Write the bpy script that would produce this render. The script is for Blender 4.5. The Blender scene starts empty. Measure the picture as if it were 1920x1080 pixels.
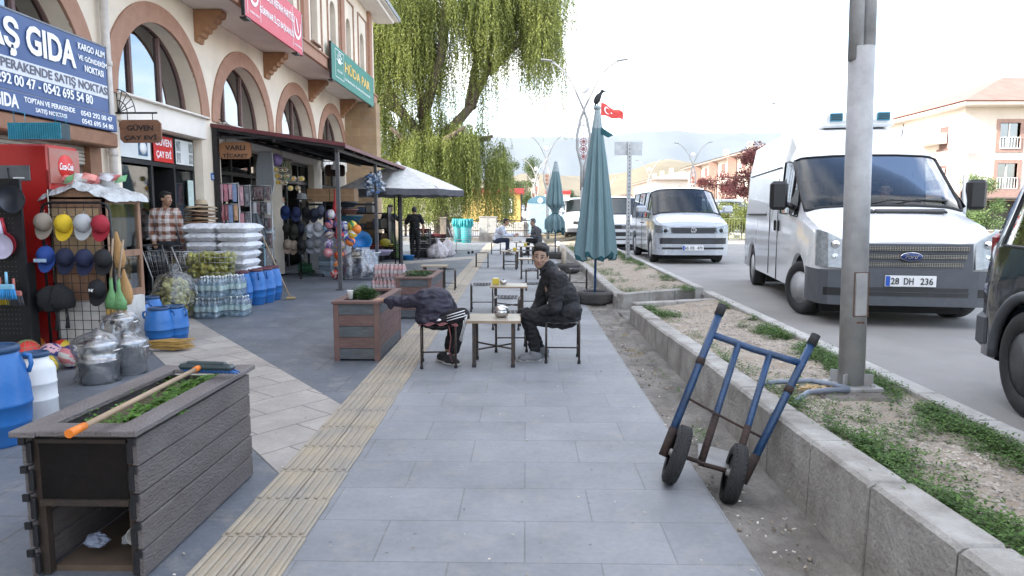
import bpy, bmesh, math, random
from mathutils import Vector, Matrix, Euler
from mathutils.geometry import tessellate_polygon
import numpy as np
random.seed(7)
PI = math.pi
R = math.radians
scene = bpy.context.scene
# ---------------------------------------------------------------- camera
FPX, VPX, HZ, CAMH = 1280.0, 985.0, 400.0, 1.5      # focal in px of a 1920 px wide frame, street vanishing point, eye height
cam_d = bpy.data.cameras.new('camera'); cam = bpy.data.objects.new('camera', cam_d)
scene.collection.objects.link(cam)
cam_d.sensor_width = 36; cam_d.lens = 36*FPX/1920; cam_d.clip_start = .05; cam_d.clip_end = 20000
PITCH = math.atan((540-HZ)/FPX); YAW = math.atan((VPX-960)/FPX)
cam.location = (0, 0, CAMH); cam.rotation_euler = (PI/2-PITCH, 0, YAW)
scene.camera = cam
# ---------------------------------------------------------------- sky and sun
SUN_EL, SUN_AZ = R(27), math.atan2(-.955, -.30)     # azimuth as atan2(x, y) of the direction to the sun
world = bpy.data.worlds.new('World'); scene.world = world; world.use_nodes = True
wn = world.node_tree; bg = wn.nodes['Background']
sky = wn.nodes.new('ShaderNodeTexSky'); sky.sky_type = 'NISHITA'; sky.sun_disc = False
sky.sun_elevation = SUN_EL; sky.sun_rotation = SUN_AZ; sky.air_density = 1.0; sky.dust_density = 3.5; sky.ozone_density = 1.0; sky.altitude = 800
SKYMIX = wn.nodes.new('ShaderNodeMix'); SKYMIX.data_type = 'RGBA'; SKYMIX.blend_type = 'MIX'
tcw = wn.nodes.new('ShaderNodeTexCoord'); mpw = wn.nodes.new('ShaderNodeMapping'); mpw.inputs['Scale'].default_value = (1, 1, 3.2)
nzw = wn.nodes.new('ShaderNodeTexNoise'); nzw.inputs['Scale'].default_value = 2.2; nzw.inputs['Detail'].default_value = 7; nzw.inputs['Roughness'].default_value = .55
crw = wn.nodes.new('ShaderNodeValToRGB'); crw.color_ramp.elements[0].position = .42; crw.color_ramp.elements[1].position = .62
wn.links.new(tcw.outputs['Generated'], mpw.inputs[0]); wn.links.new(mpw.outputs[0], nzw.inputs[0]); wn.links.new(nzw.outputs[0], crw.inputs[0])
mulw = wn.nodes.new('ShaderNodeMath'); mulw.operation = 'MULTIPLY'; mulw.inputs[1].default_value = .75
wn.links.new(crw.outputs[0], mulw.inputs[0]); wn.links.new(mulw.outputs[0], SKYMIX.inputs['Factor'])
wn.links.new(sky.outputs[0], SKYMIX.inputs['A']); SKYMIX.inputs['B'].default_value = (7.4, 7.2, 6.95, 1)
wn.links.new(SKYMIX.outputs['Result'], bg.inputs[0]); bg.inputs[1].default_value = .15
sl = bpy.data.lights.new('sun', 'SUN'); sun = bpy.data.objects.new('sun', sl); scene.collection.objects.link(sun)
sl.energy = 2.9; sl.angle = R(.5); sl.color = (1, .93, .82)
sd = Vector((math.sin(SUN_AZ)*math.cos(SUN_EL), math.cos(SUN_AZ)*math.cos(SUN_EL), math.sin(SUN_EL)))
sun.rotation_euler = sd.to_track_quat('Z', 'Y').to_euler()
scene.view_settings.view_transform = 'Standard'; scene.view_settings.look = 'None'
scene.view_settings.exposure = 2.15; scene.view_settings.gamma = 1
scene.cycles.max_bounces = 7; scene.cycles.transparent_max_bounces = 12; scene.cycles.volume_bounces = 0

# ---------------------------------------------------------------- helpers
def ray(px, py):
    v = Vector(((px-960)/FPX, -(py-540)/FPX, -1)); v.rotate(cam.rotation_euler); return v
def G(px, py, z=0.):
    d = ray(px, py); t = (z-CAMH)/d.z; return Vector((d.x*t, d.y*t, z))
def P(px, py, Y):
    d = ray(px, py); t = Y/d.y; return Vector((d.x*t, Y, CAMH+d.z*t))
def tag(o, label=None, cat=None, group=None, kind=None):
    if label: o['label'] = label
    if cat: o['category'] = cat
    if group: o['group'] = group
    if kind: o['kind'] = kind
    return o
def link(o, parent=None):
    scene.collection.objects.link(o)
    if parent is not None: o.parent = parent
    return o
def thing(name, label, cat, loc=(0, 0, 0), rz=0, group=None):
    o = bpy.data.objects.new(name, None); link(o); o.empty_display_size = .1
    o.location = loc; o.rotation_euler = (0, 0, rz)
    return tag(o, label, cat, group)
def kids(o): return [c for c in scene.collection.objects if c.parent == o]
def dup(root, loc=None, rz=None, label=None, group=None, scale=None):
    def rec(o, par):
        c = o.copy(); scene.collection.objects.link(c)
        if par is not None: c.parent = par
        for ch in o.children: rec(ch, c)
        return c
    r = rec(root, None)
    if loc is not None: r.location = loc
    if rz is not None: r.rotation_euler = (r.rotation_euler[0], r.rotation_euler[1], rz)
    if label: r['label'] = label
    if group: r['group'] = group
    if scale: r.scale = scale if hasattr(scale, '__len__') else (scale,)*3
    return r
def frame_of(a, b):
    d = (b-a).normalized(); u = d.orthogonal().normalized() if abs(d.z) > .95 else Vector((0, 0, 1)).cross(d).normalized()
    return d, u, d.cross(u).normalized()
class MB:
    def __init__(s): s.v = []; s.f = []; s.m = []; s.sm = []; s.ci = 0; s.T = None
    def add(s, vs, fs, smooth=False):
        o = len(s.v)
        for v in vs:
            v = Vector(v); s.v.append(tuple(s.T @ v) if s.T else tuple(v))
        for f in fs: s.f.append(tuple(i+o for i in f)); s.m.append(s.ci); s.sm.append(smooth)
        return s
    def box(s, c, d, rz=0, rot=None, b=0):
        x, y, z = d[0]/2, d[1]/2, d[2]/2
        b = min(b, x*.9, y*.9, z*.9)
        M_ = rot if rot is not None else Matrix.Rotation(rz, 3, 'Z')
        c = Vector(c)
        if b <= 0:
            vs = [(i*x, j*y, k*z) for k in (-1, 1) for j in (-1, 1) for i in (-1, 1)]
            fs = [(0, 2, 3, 1), (4, 5, 7, 6), (0, 1, 5, 4), (2, 6, 7, 3), (0, 4, 6, 2), (1, 3, 7, 5)]
        else:
            vs = []; 
            for k in (-1, 1):
                for j in (-1, 1):
                    for i in (-1, 1):
                        vs += [(i*x, j*(y-b), k*(z-b)), (i*(x-b), j*y, k*(z-b)), (i*(x-b), j*(y-b), k*z)]
            def q(i, j, k, a): return ((k > 0)*4+(j > 0)*2+(i > 0))*3+a
            fs = []
            for i in (-1, 1):
                fs.append([q(i, -1, -1, 0), q(i, 1, -1, 0), q(i, 1, 1, 0), q(i, -1, 1, 0)][::i])
                fs.append([q(-1, i, -1, 1), q(-1, i, 1, 1), q(1, i, 1, 1), q(1, i, -1, 1)][::i])
                fs.append([q(-1, -1, i, 2), q(1, -1, i, 2), q(1, 1, i, 2), q(-1, 1, i, 2)][::i])
            for a_ in (-1, 1):
                for b_ in (-1, 1):
                    fs.append((q(-1, a_, b_, 1), q(1, a_, b_, 1), q(1, a_, b_, 2), q(-1, a_, b_, 2)))
                    fs.append((q(a_, -1, b_, 0), q(a_, 1, b_, 0), q(a_, 1, b_, 2), q(a_, -1, b_, 2)))
                    fs.append((q(a_, b_, -1, 0), q(a_, b_, 1, 0), q(a_, b_, 1, 1), q(a_, b_, -1, 1)))
                    for c_ in (-1, 1): fs.append((q(a_, b_, c_, 0), q(a_, b_, c_, 1), q(a_, b_, c_, 2)))
        return s.add([M_ @ Vector(v)+c for v in vs], fs)
    def tube(s, pts, r, n=8, closed=False, caps=True, smooth=True, flat=1.):
        pts = [Vector(p) for p in pts]; N = len(pts)
        rr = r if hasattr(r, '__len__') else [r]*N
        vs = []; fs = []; up = None
        for i, p in enumerate(pts):
            if closed: t = pts[(i+1) % N]-pts[i-1]
            else: t = pts[min(i+1, N-1)]-pts[max(i-1, 0)]
            t.normalize()
            if up is None: up = t.orthogonal().normalized() if abs(t.z) > .9 else Vector((0, 0, 1)).cross(t).normalized()
            u = (up-t*up.dot(t)); u = u.normalized() if u.length > 1e-5 else t.orthogonal().normalized()
            up = u; w = t.cross(u)
            for k in range(n):
                a = 2*PI*k/n; vs.append(p+u*(rr[i]*math.cos(a))+w*(rr[i]*flat*math.sin(a)))
        for i in range(N if closed else N-1):
            j = (i+1) % N
            for k in range(n):
                l = (k+1) % n; fs.append((i*n+k, i*n+l, j*n+l, j*n+k))
        s.add(vs, fs, smooth)
        if caps and not closed:
            o = len(s.v)-len(vs)
            s.f.append(tuple(o+k for k in range(n))[::-1]); s.m.append(s.ci); s.sm.append(False)
            s.f.append(tuple(o+(N-1)*n+k for k in range(n))); s.m.append(s.ci); s.sm.append(False)
        return s
    def lathe(s, prof, c=(0, 0, 0), n=24, axis=None, smooth=True, sy=1., cap=True):
        # prof: (r, z); axis optional (direction vector)
        c = Vector(c); Q = Vector((0, 0, 1)).rotation_difference(Vector(axis)).to_matrix() if axis else Matrix.Identity(3)
        vs = []; fs = []
        for r_, z_ in prof:
            for k in range(n):
                a = 2*PI*k/n; vs.append(Q @ Vector((r_*math.cos(a), sy*r_*math.sin(a), z_))+c)
        for i in range(len(prof)-1):
            for k in range(n):
                l = (k+1) % n; fs.append((i*n+k, i*n+l, (i+1)*n+l, (i+1)*n+k))
        if cap and prof[0][0] > 1e-6: fs.append(tuple(range(n))[::-1])
        if cap and prof[-1][0] > 1e-6: fs.append(tuple((len(prof)-1)*n+k for k in range(n)))
        return s.add(vs, fs, smooth)
    def ball(s, c, r, n=16, m=10, rot=None):
        r = r if hasattr(r, '__len__') else (r, r, r); vs = []; fs = []; c = Vector(c)
        for i in range(m+1):
            t = PI*i/m
            for k in range(n):
                a = 2*PI*k/n; v = Vector((r[0]*math.sin(t)*math.cos(a), r[1]*math.sin(t)*math.sin(a), r[2]*math.cos(t)))
                if rot is not None: v = rot @ v
                vs.append(v+c)
        for i in range(m):
            for k in range(n):
                l = (k+1) % n; fs.append((i*n+k, (i+1)*n+k, (i+1)*n+l, i*n+l))
        return s.add(vs, fs, True)
    def poly(s, loops, o, u, w, th=0, smooth=False):
        # 2-D polygon with holes in plane o + a*u + b*w, thickness th along u x w
        o, u, w = Vector(o), Vector(u), Vector(w); nn = u.cross(w).normalized()
        flat = [p for L in loops for p in L]
        tri = tessellate_polygon([[Vector((p[0], p[1], 0)) for p in L] for L in loops])
        vs = [o+u*p[0]+w*p[1] for p in flat]; fs = []
        for t in tri:
            a, b, c = (Vector(flat[i]) for i in t)
            cr = (b-a).x*(c-a).y-(b-a).y*(c-a).x
            fs.append(tuple(t) if cr > 0 else tuple(t[::-1]))
        if th:
            n = len(vs); vs += [v-nn*th for v in vs]; fs += [tuple(i+n for i in f[::-1]) for f in fs]
            k = 0
            for li, L in enumerate(loops):
                m = len(L); ar = sum(L[i][0]*L[(i+1) % m][1]-L[(i+1) % m][0]*L[i][1] for i in range(m))
                for i in range(m):
                    a, b = k+i, k+(i+1) % m
                    q = (a, a+n, b+n, b); fs.append(q if (ar > 0) == (li == 0) else q[::-1])
                k += m
        return s.add(vs, fs, smooth)
    def sheet(s, fn, nu, nv, th=0, smooth=True):
        vs = [fn(i/nu, j/nv) for i in range(nu+1) for j in range(nv+1)]
        fs = [(i*(nv+1)+j, (i+1)*(nv+1)+j, (i+1)*(nv+1)+j+1, i*(nv+1)+j+1) for i in range(nu) for j in range(nv)]
        return s.add(vs, fs, smooth)
    def build(s, name, mats, parent=None, label=None, bevel=0):
        me = bpy.data.meshes.new(name); me.from_pydata(s.v, [], s.f)
        for m_ in (mats if isinstance(mats, (list, tuple)) else [mats]): me.materials.append(m_)
        me.polygons.foreach_set('material_index', s.m); me.polygons.foreach_set('use_smooth', s.sm)
        me.update(); o = bpy.data.objects.new(name, me); link(o, parent)
        if label: o['label'] = label
        if bevel:
            b = o.modifiers.new('bevel', 'BEVEL'); b.width = bevel; b.segments = 2; b.limit_method = 'ANGLE'
        return o
def wall_grid(mb, o, u, w, th, W_, H_, holes):
    # wall of W_ x H_ with rectangular holes (x0, z0, x1, z1), built as abutting blocks
    o, u, w = Vector(o), Vector(u), Vector(w); n = u.cross(w)
    xs = sorted({0, W_} | {h[0] for h in holes} | {h[2] for h in holes}); zs = sorted({0, H_} | {h[1] for h in holes} | {h[3] for h in holes})
    for a, b in zip(xs, xs[1:]):
        for c, d in zip(zs, zs[1:]):
            if any(h[0] <= (a+b)/2 <= h[2] and h[1] <= (c+d)/2 <= h[3] for h in holes): continue
            P8 = [o+u*x+w*z-n*t for t in (0, th) for x, z in ((a, c), (b, c), (b, d), (a, d))]
            mb.add(P8, [(0, 1, 2, 3), (7, 6, 5, 4), (0, 4, 5, 1), (1, 5, 6, 2), (2, 6, 7, 3), (3, 7, 4, 0)])
def one(name, mats, label, cat, mb, loc=None, rz=0, group=None, kind=None):
    o = mb.build(name, mats); tag(o, label, cat, group, kind)
    if loc is not None: o.location = loc; o.rotation_euler = (0, 0, rz)
    return o
def text_mb(mb, s, o, right, up, width, height, depth=.003, bold=0., shear=0.):
    cu = bpy.data.curves.new('t', 'FONT'); cu.body = s; cu.extrude = .02; cu.offset = bold; cu.shear = shear; cu.resolution_u = 3
    ob = bpy.data.objects.new('t', cu); scene.collection.objects.link(ob); bpy.context.view_layer.update()
    me = bpy.data.meshes.new_from_object(ob.evaluated_get(bpy.context.evaluated_depsgraph_get()))
    V = np.empty(len(me.vertices)*3); me.vertices.foreach_get('co', V); V = V.reshape(-1, 3)
    if len(V):
        lo, hi = V.min(0), V.max(0); right, up, o = Vector(right).normalized(), Vector(up).normalized(), Vector(o); nn = right.cross(up)
        sx = width/(hi[0]-lo[0]); sy = height/(hi[1]-lo[1])
        vs = [o+right*((v[0]-lo[0])*sx)+up*((v[1]-lo[1])*sy)+nn*(depth*(.5+.5*np.sign(v[2]))) for v in V]
        mb.add(vs, [tuple(p.vertices) for p in me.polygons])
    bpy.data.objects.remove(ob); bpy.data.curves.remove(cu); bpy.data.meshes.remove(me)
    return mb
# ---------------------------------------------------------------- materials
MC = {}
def M(name, col=(.5, .5, .5), rough=.6, metal=0., var=.12, scale=8., bump=0., bscale=60., coat=0., spec=.5, col2=None, stretch=None, island=0., dirt=0., trans=0., emit=None):
    if name in MC: return MC[name]
    m = bpy.data.materials.new(name); MC[name] = m; m.use_nodes = True
    nt = m.node_tree; N = nt.nodes; L = nt.links; b = N['Principled BSDF']
    b.inputs['Roughness'].default_value = rough; b.inputs['Metallic'].default_value = metal
    b.inputs['Coat Weight'].default_value = coat; b.inputs['Coat Roughness'].default_value = .05; b.inputs['Specular IOR Level'].default_value = spec
    tc = N.new('ShaderNodeTexCoord'); mp = N.new('ShaderNodeMapping'); L.new(tc.outputs['Object'], mp.inputs[0])
    if stretch: mp.inputs['Scale'].default_value = stretch
    nz = N.new('ShaderNodeTexNoise'); nz.inputs['Scale'].default_value = scale; nz.inputs['Detail'].default_value = 6; nz.inputs['Roughness'].default_value = .6
    L.new(mp.outputs[0], nz.inputs[0])
    mx = N.new('ShaderNodeMix'); mx.data_type = 'RGBA'
    c2 = col2 if col2 else tuple(c*(1-var*2) for c in col)
    c1 = col if col2 else tuple(min(1, c*(1+var*.5)) for c in col)
    mr = N.new('ShaderNodeMapRange'); mr.inputs[1].default_value = .3; mr.inputs[2].default_value = .7
    L.new(nz.outputs[0], mr.inputs[0]); L.new(mr.outputs[0], mx.inputs['Factor'])
    mx.inputs['A'].default_value = (*c1, 1); mx.inputs['B'].default_value = (*c2, 1); out = mx.outputs['Result']
    if island:
        ge = N.new('ShaderNodeNewGeometry'); hs = N.new('ShaderNodeHueSaturation'); mr2 = N.new('ShaderNodeMapRange')
        mr2.inputs[3].default_value = 1-island; mr2.inputs[4].default_value = 1+island
        L.new(ge.outputs['Random Per Island'], mr2.inputs[0]); L.new(mr2.outputs[0], hs.inputs['Value']); L.new(out, hs.inputs['Color']); out = hs.outputs[0]
    if dirt:
        n2 = N.new('ShaderNodeTexNoise'); n2.inputs['Scale'].default_value = scale*.35; n2.inputs['Detail'].default_value = 9; n2.inputs['Roughness'].default_value = .7
        L.new(tc.outputs['Object'], n2.inputs[0]); r2 = N.new('ShaderNodeMapRange'); r2.inputs[1].default_value = .5; r2.inputs[2].default_value = .75; r2.inputs[4].default_value = dirt
        L.new(n2.outputs[0], r2.inputs[0]); m2 = N.new('ShaderNodeMix'); m2.data_type = 'RGBA'; L.new(r2.outputs[0], m2.inputs['Factor']); L.new(out, m2.inputs['A'])
        m2.inputs['B'].default_value = (.16, .13, .10, 1); out = m2.outputs['Result']
    L.new(out, b.inputs['Base Color'])
    rr = N.new('ShaderNodeMapRange'); rr.inputs[3].default_value = max(0, rough-.08); rr.inputs[4].default_value = min(1, rough+.1); L.new(nz.outputs[0], rr.inputs[0]); L.new(rr.outputs[0], b.inputs['Roughness'])
    if bump:
        n3 = N.new('ShaderNodeTexNoise'); n3.inputs['Scale'].default_value = bscale; n3.inputs['Detail'].default_value = 5; L.new(mp.outputs[0], n3.inputs[0])
        bp = N.new('ShaderNodeBump'); bp.inputs['Strength'].default_value = min(1, bump); bp.inputs['Distance'].default_value = .5/bscale*max(1, bump); L.new(n3.outputs[0], bp.inputs['Height']); L.new(bp.outputs[0], b.inputs['Normal'])
    if trans:
        tr = N.new('ShaderNodeBsdfTranslucent'); ms = N.new('ShaderNodeMixShader'); ms.inputs[0].default_value = trans; L.new(out, tr.inputs[0])
        L.new(b.outputs[0], ms.inputs[1]); L.new(tr.outputs[0], ms.inputs[2]); L.new(ms.outputs[0], N['Material Output'].inputs[0])
    if emit: b.inputs['Emission Color'].default_value = (*emit[0], 1); b.inputs['Emission Strength'].default_value = emit[1]
    return m
def glassy(name, tint, refl=.08, alpha=.8, rough=.02, noise=0, rmax=.8, bmp=.6):
    # thin pane or film: tinted see-through plus mirror-like share
    if name in MC: return MC[name]
    m = bpy.data.materials.new(name); MC[name] = m; m.use_nodes = True; nt = m.node_tree; N = nt.nodes; L = nt.links; N.remove(N['Principled BSDF'])
    t = N.new('ShaderNodeBsdfTransparent'); t.inputs[0].default_value = (*tint, 1)
    g = N.new('ShaderNodeBsdfGlossy'); g.inputs['Roughness'].default_value = rough; g.inputs[0].default_value = (.95, .97, 1, 1)
    lw = N.new('ShaderNodeLayerWeight'); lw.inputs[0].default_value = .16
    mr = N.new('ShaderNodeMapRange'); mr.inputs[3].default_value = refl; mr.inputs[4].default_value = rmax; L.new(lw.outputs['Fresnel'], mr.inputs[0])
    ms = N.new('ShaderNodeMixShader'); L.new(mr.outputs[0], ms.inputs[0]); L.new(t.outputs[0], ms.inputs[1]); L.new(g.outputs[0], ms.inputs[2])
    if noise:
        tc = N.new('ShaderNodeTexCoord'); nz = N.new('ShaderNodeTexNoise'); nz.inputs['Scale'].default_value = noise; nz.inputs['Detail'].default_value = 4; L.new(tc.outputs['Object'], nz.inputs[0])
        bp = N.new('ShaderNodeBump'); bp.inputs['Strength'].default_value = 1; bp.inputs['Distance'].default_value = bmp/noise; L.new(nz.outputs[0], bp.inputs['Height']); L.new(bp.outputs[0], g.inputs['Normal']); L.new(bp.outputs[0], lw.inputs['Normal'])
    L.new(ms.outputs[0], N['Material Output'].inputs[0]); return m
def tilemat(name, c1, c2, mortar, bw, rh, ms=.006, off=.5, rough=.6, rz=0, bump=.4, stain=.35, sx=0., sy=0.):
    m = bpy.data.materials.new(name); MC[name] = m; m.use_nodes = True; nt = m.node_tree; N = nt.nodes; L = nt.links; b = N['Principled BSDF']
    tc = N.new('ShaderNodeTexCoord'); mp = N.new('ShaderNodeMapping'); mp.inputs['Rotation'].default_value = (0, 0, rz); mp.inputs['Location'].default_value = (sx, sy, 0); L.new(tc.outputs['Object'], mp.inputs[0])
    br = N.new('ShaderNodeTexBrick'); br.inputs['Scale'].default_value = 1; br.inputs['Brick Width'].default_value = bw; br.inputs['Row Height'].default_value = rh
    br.inputs['Mortar Size'].default_value = ms; br.inputs['Mortar Smooth'].default_value = .15; br.offset = off; br.inputs['Bias'].default_value = 0
    br.inputs['Color1'].default_value = (*c1, 1); br.inputs['Color2'].default_value = (*c2, 1); br.inputs['Mortar'].default_value = (*mortar, 1)
    L.new(mp.outputs[0], br.inputs[0])
    nz = N.new('ShaderNodeTexNoise'); nz.inputs['Scale'].default_value = 1.3; nz.inputs['Detail'].default_value = 9; nz.inputs['Roughness'].default_value = .65; L.new(tc.outputs['Object'], nz.inputs[0])
    mr = N.new('ShaderNodeMapRange'); mr.inputs[1].default_value = .35; mr.inputs[2].default_value = .7; mr.inputs[3].default_value = 1.1; mr.inputs[4].default_value = 1-stain; L.new(nz.outputs[0], mr.inputs[0])
    hs = N.new('ShaderNodeHueSaturation'); L.new(br.outputs[0], hs.inputs['Color']); L.new(mr.outputs[0], hs.inputs['Value'])
    n2 = N.new('ShaderNodeTexNoise'); n2.inputs['Scale'].default_value = 30; n2.inputs['Detail'].default_value = 6; L.new(tc.outputs['Object'], n2.inputs[0])
    m2 = N.new('ShaderNodeMapRange'); m2.inputs[3].default_value = .85; m2.inputs[4].default_value = 1.15; L.new(n2.outputs[0], m2.inputs[0])
    h2 = N.new('ShaderNodeHueSaturation'); L.new(hs.outputs[0], h2.inputs['Color']); L.new(m2.outputs[0], h2.inputs['Value'])
    # dusty patches and spilled spots
    v = N.new('ShaderNodeTexNoise'); v.inputs['Scale'].default_value = 4.5; v.inputs['Detail'].default_value = 10; v.inputs['Roughness'].default_value = .75; L.new(tc.outputs['Object'], v.inputs[0])
    vr = N.new('ShaderNodeMapRange'); vr.inputs[1].default_value = .52; vr.inputs[2].default_value = .72; vr.inputs[4].default_value = .6; L.new(v.outputs[0], vr.inputs[0])
    mxx = N.new('ShaderNodeMix'); mxx.data_type = 'RGBA'; L.new(vr.outputs[0], mxx.inputs['Factor']); L.new(h2.outputs[0], mxx.inputs['A']); mxx.inputs['B'].default_value = (.30, .28, .25, 1)
    g1 = N.new('ShaderNodeTexNoise'); g1.inputs['Scale'].default_value = 22; g1.inputs['Detail'].default_value = 2; L.new(tc.outputs['Object'], g1.inputs[0]); g2 = N.new('ShaderNodeMapRange'); g2.inputs[1].default_value = .71; g2.inputs[2].default_value = .75; g2.inputs[4].default_value = .55; L.new(g1.outputs[0], g2.inputs[0])
    mg_ = N.new('ShaderNodeMix'); mg_.data_type = 'RGBA'; L.new(g2.outputs[0], mg_.inputs['Factor']); L.new(mxx.outputs['Result'], mg_.inputs['A']); mg_.inputs['B'].default_value = (.06, .058, .055, 1); L.new(mg_.outputs['Result'], b.inputs['Base Color'])
    rg = N.new('ShaderNodeMapRange'); rg.inputs[3].default_value = rough-.15; rg.inputs[4].default_value = rough+.15; L.new(v.outputs[0], rg.inputs[0]); L.new(rg.outputs[0], b.inputs['Roughness'])
    ad = N.new('ShaderNodeMath'); ad.operation = 'MULTIPLY_ADD'; L.new(br.outputs['Fac'], ad.inputs[0]); ad.inputs[1].default_value = -1; L.new(n2.outputs[0], ad.inputs[2])
    bp = N.new('ShaderNodeBump'); bp.inputs['Strength'].default_value = bump; bp.inputs['Distance'].default_value = .006; L.new(ad.outputs[0], bp.inputs['Height']); L.new(bp.outputs[0], b.inputs['Normal'])
    return m
def plain(name, col, rough=.6, metal=0., **k): return M(name, col, rough, metal, **k)
black_m = M('black_metal', (.02, .02, .022), .45, .3, bump=.2, bscale=40)
steel = M('steel', (.6, .6, .6), .3, 1.)
chrome = M('chrome', (.75, .75, .76), .15, 1., var=.03)
rubber = M('rubber', (.025, .025, .026), .8, bump=.4, bscale=80)
# ================================================================ SETTING: ground, pavement, road, kerbs, hills
def struct(name, mb, m): return tag(mb.build(name, m), kind='structure')
from mathutils import noise as mn
def fbm(x, y, s=1., o=4): return mn.fractal(Vector((x*s, y*s, 3.7)), 1., 2., o)
# ground sheet with the hills on the horizon
mb = MB()
radii = [0, 20, 40, 70, 100, 150, 220, 320, 450]+[600+i*110 for i in range(45)]+[5800+i*200 for i in range(22)]
NA = 220; vs = []; fs = []
def hill(x, y):
    r = math.hypot(x, y); th = math.atan2(x, y); h = -.14 if x < 2.6 else .12

    def ss(a, b, t): t = max(0, min(1, (t-a)/(b-a))); return t*t*(3-2*t)
    e = 88+32*ss(.06, .2, th)+5*math.sin(th*17+1)+4*math.sin(th*41)
    ramp = ss(700, 3300, r)
    f = fbm(x, y, 1/900., 5); g = 1-abs(fbm(x+700, y, 1/500., 4))
    h += ramp*e/1280*3300*(.90+.16*f)+ramp*44*(g-.6)*ss(500, 1500, r)
    h -= ss(3400, 4600, r)*120
    h += ss(5200, 8200, r)*(131-12*ss(.0, .35, th)+2*math.sin(th*9)+3*fbm(x, y, 1/2500.))/1280*8200-60
    return h
for ri, r_ in enumerate(radii):
    for k in range(NA):
        a = -PI+2*PI*k/NA if r_ < 400 else (-1.15+2.3*k/(NA-1))
        x, y = r_*math.sin(a), r_*math.cos(a); vs.append((x, y, hill(x, y) if r_ > 100 else (-.14 if x < 2.6 else .12)))
base_n = sum(1 for r_ in radii if r_ < 400)
for ri in range(len(radii)-1):
    if ri == base_n-1 or radii[ri] >= 5000: continue
    for k in range(NA if ri < base_n-1 else NA-1):
        l = (k+1) % NA; fs.append((ri*NA+k, ri*NA+l, (ri+1)*NA+l, (ri+1)*NA+k)[::-1])
# seam ring: join circle at 320 m to the fan at 450 m
j0, j1 = base_n-1, base_n
for k in range(NA-1):
    a0 = -1.15+2.3*k/(NA-1); a1 = -1.15+2.3*(k+1)/(NA-1)
    r_ = radii[j0]*.98; o = len(vs); vs += [(r_*math.sin(a0), r_*math.cos(a0), -.07), (r_*math.sin(a1), r_*math.cos(a1), -.07)]
    fs.append((o, j1*NA+k, j1*NA+k+1, o+1))
mb.add(vs, fs, True); mo = MB(); mo.add(vs, [(ri*NA+k, (ri+1)*NA+k, (ri+1)*NA+k+1, ri*NA+k+1) for ri in range(len(radii)-1) if radii[ri] >= 5000 for k in range(NA-1)], True); struct('far_mountains', mo, M('mountain_haze_blue', (.115, .14, .165), .95, col2=(.095, .118, .14), scale=.002))  # blue of distance haze is painted into the mountain colour
ground_m = M('dry_hill_grass', (.20, .165, .105), .95, col2=(.115, .10, .062), scale=.004, dirt=.0)
struct('ground', mb, ground_m)
# paving: sheets a few mm above one another
pave_m = tilemat('grey_slab_paving', (.228, .238, .256), (.192, .202, .220), (.155, .158, .165), .66, .40, ms=.004, rough=.6, stain=.3)
dark_m = tilemat('dark_slab_paving', (.135, .15, .175), (.115, .13, .15), (.085, .085, .085), .8, .8, ms=.005, rough=.55, stain=.3)
beige_m = tilemat('beige_travertine_paving', (.40, .37, .335), (.35, .32, .29), (.17, .15, .13), .6, .38, ms=.006, rz=R(-52), rough=.7, stain=.35)
conc_m = M('gutter_concrete', (.24, .225, .205), .9, var=.3, scale=3, bump=1.5, bscale=25, dirt=.8)
mb = MB(); mb.box((-3.9, 28, -.06), (13.8-4.0, 66, .12)); struct('pavement', mb, pave_m)
mb = MB(); mb.poly([[(-9, -5), (-1.20, -5), (-1.53, 25.6), (-1.53, 33), (-9, 33)]], (0, 0, .004), (1, 0, 0), (0, 1, 0)); struct('dark_pavement', mb, dark_m)
mb = MB()
a, b_, c_, d_ = (-4.8, 9.6), (-1.28, 4.95), (-1.26, 3.55), (-4.4, 7.55)
mb.poly([[(-6.0, 11.2), (-1.33, 5.05), (-1.30, 3.62), (-6.0, 9.75)]], (0, 0, .008), (1, 0, 0), (0, 1, 0))
mb.poly([[(-5.9, 17.0), (-1.45, 22.9), (-1.45, 24.4), (-5.9, 18.6)]], (0, 0, .008), (1, 0, 0), (0, 1, 0))
struct('beige_pavement_band', mb, beige_m)
# tactile strip with real ribs
def tact(Y): return -1.41-.016*(Y-2.8)
yel = M('tactile_yellow', (.38, .315, .225), .75, col2=(.27, .25, .22), scale=3.5, bump=.6, bscale=60, dirt=.35)
mb = MB(); Y = .6; i = 0
while Y < 34:
    X0 = tact(Y); L_ = .40
    for c0 in (0, 1):
        x0 = X0+c0*.20+.004
        j = random.uniform(-.0015, .0015)
        mb.box((x0+.0965, Y+L_/2-.003, .006+j), (.193, L_-.006, .012), b=.002)
        if Y < 14:
            for k in range(4): mb.box((x0+.024+k*.048, Y+L_/2-.003, .017+j), (.022, L_-.03, .016), b=.005)
    Y += L_; i += 1
struct('tactile_strip', mb, yel)
# gutter between paving and kerb
mb = MB()
def gut(u, v):
    Y = .8+u*33; X = .985+v*.455; z = -.095*max(0, 1-Y/9.6)-.008+(.022*fbm(X*3, Y*3)+.010*fbm(X*14, Y*14))*(1 if .05 < v < .95 else .2)-.012*math.sin(v*PI)+(.025 if v > .74 else 0)
    return (X, Y, z+.008)
mb.sheet(gut, 700, 22); struct('gutter', mb, conc_m)
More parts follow.
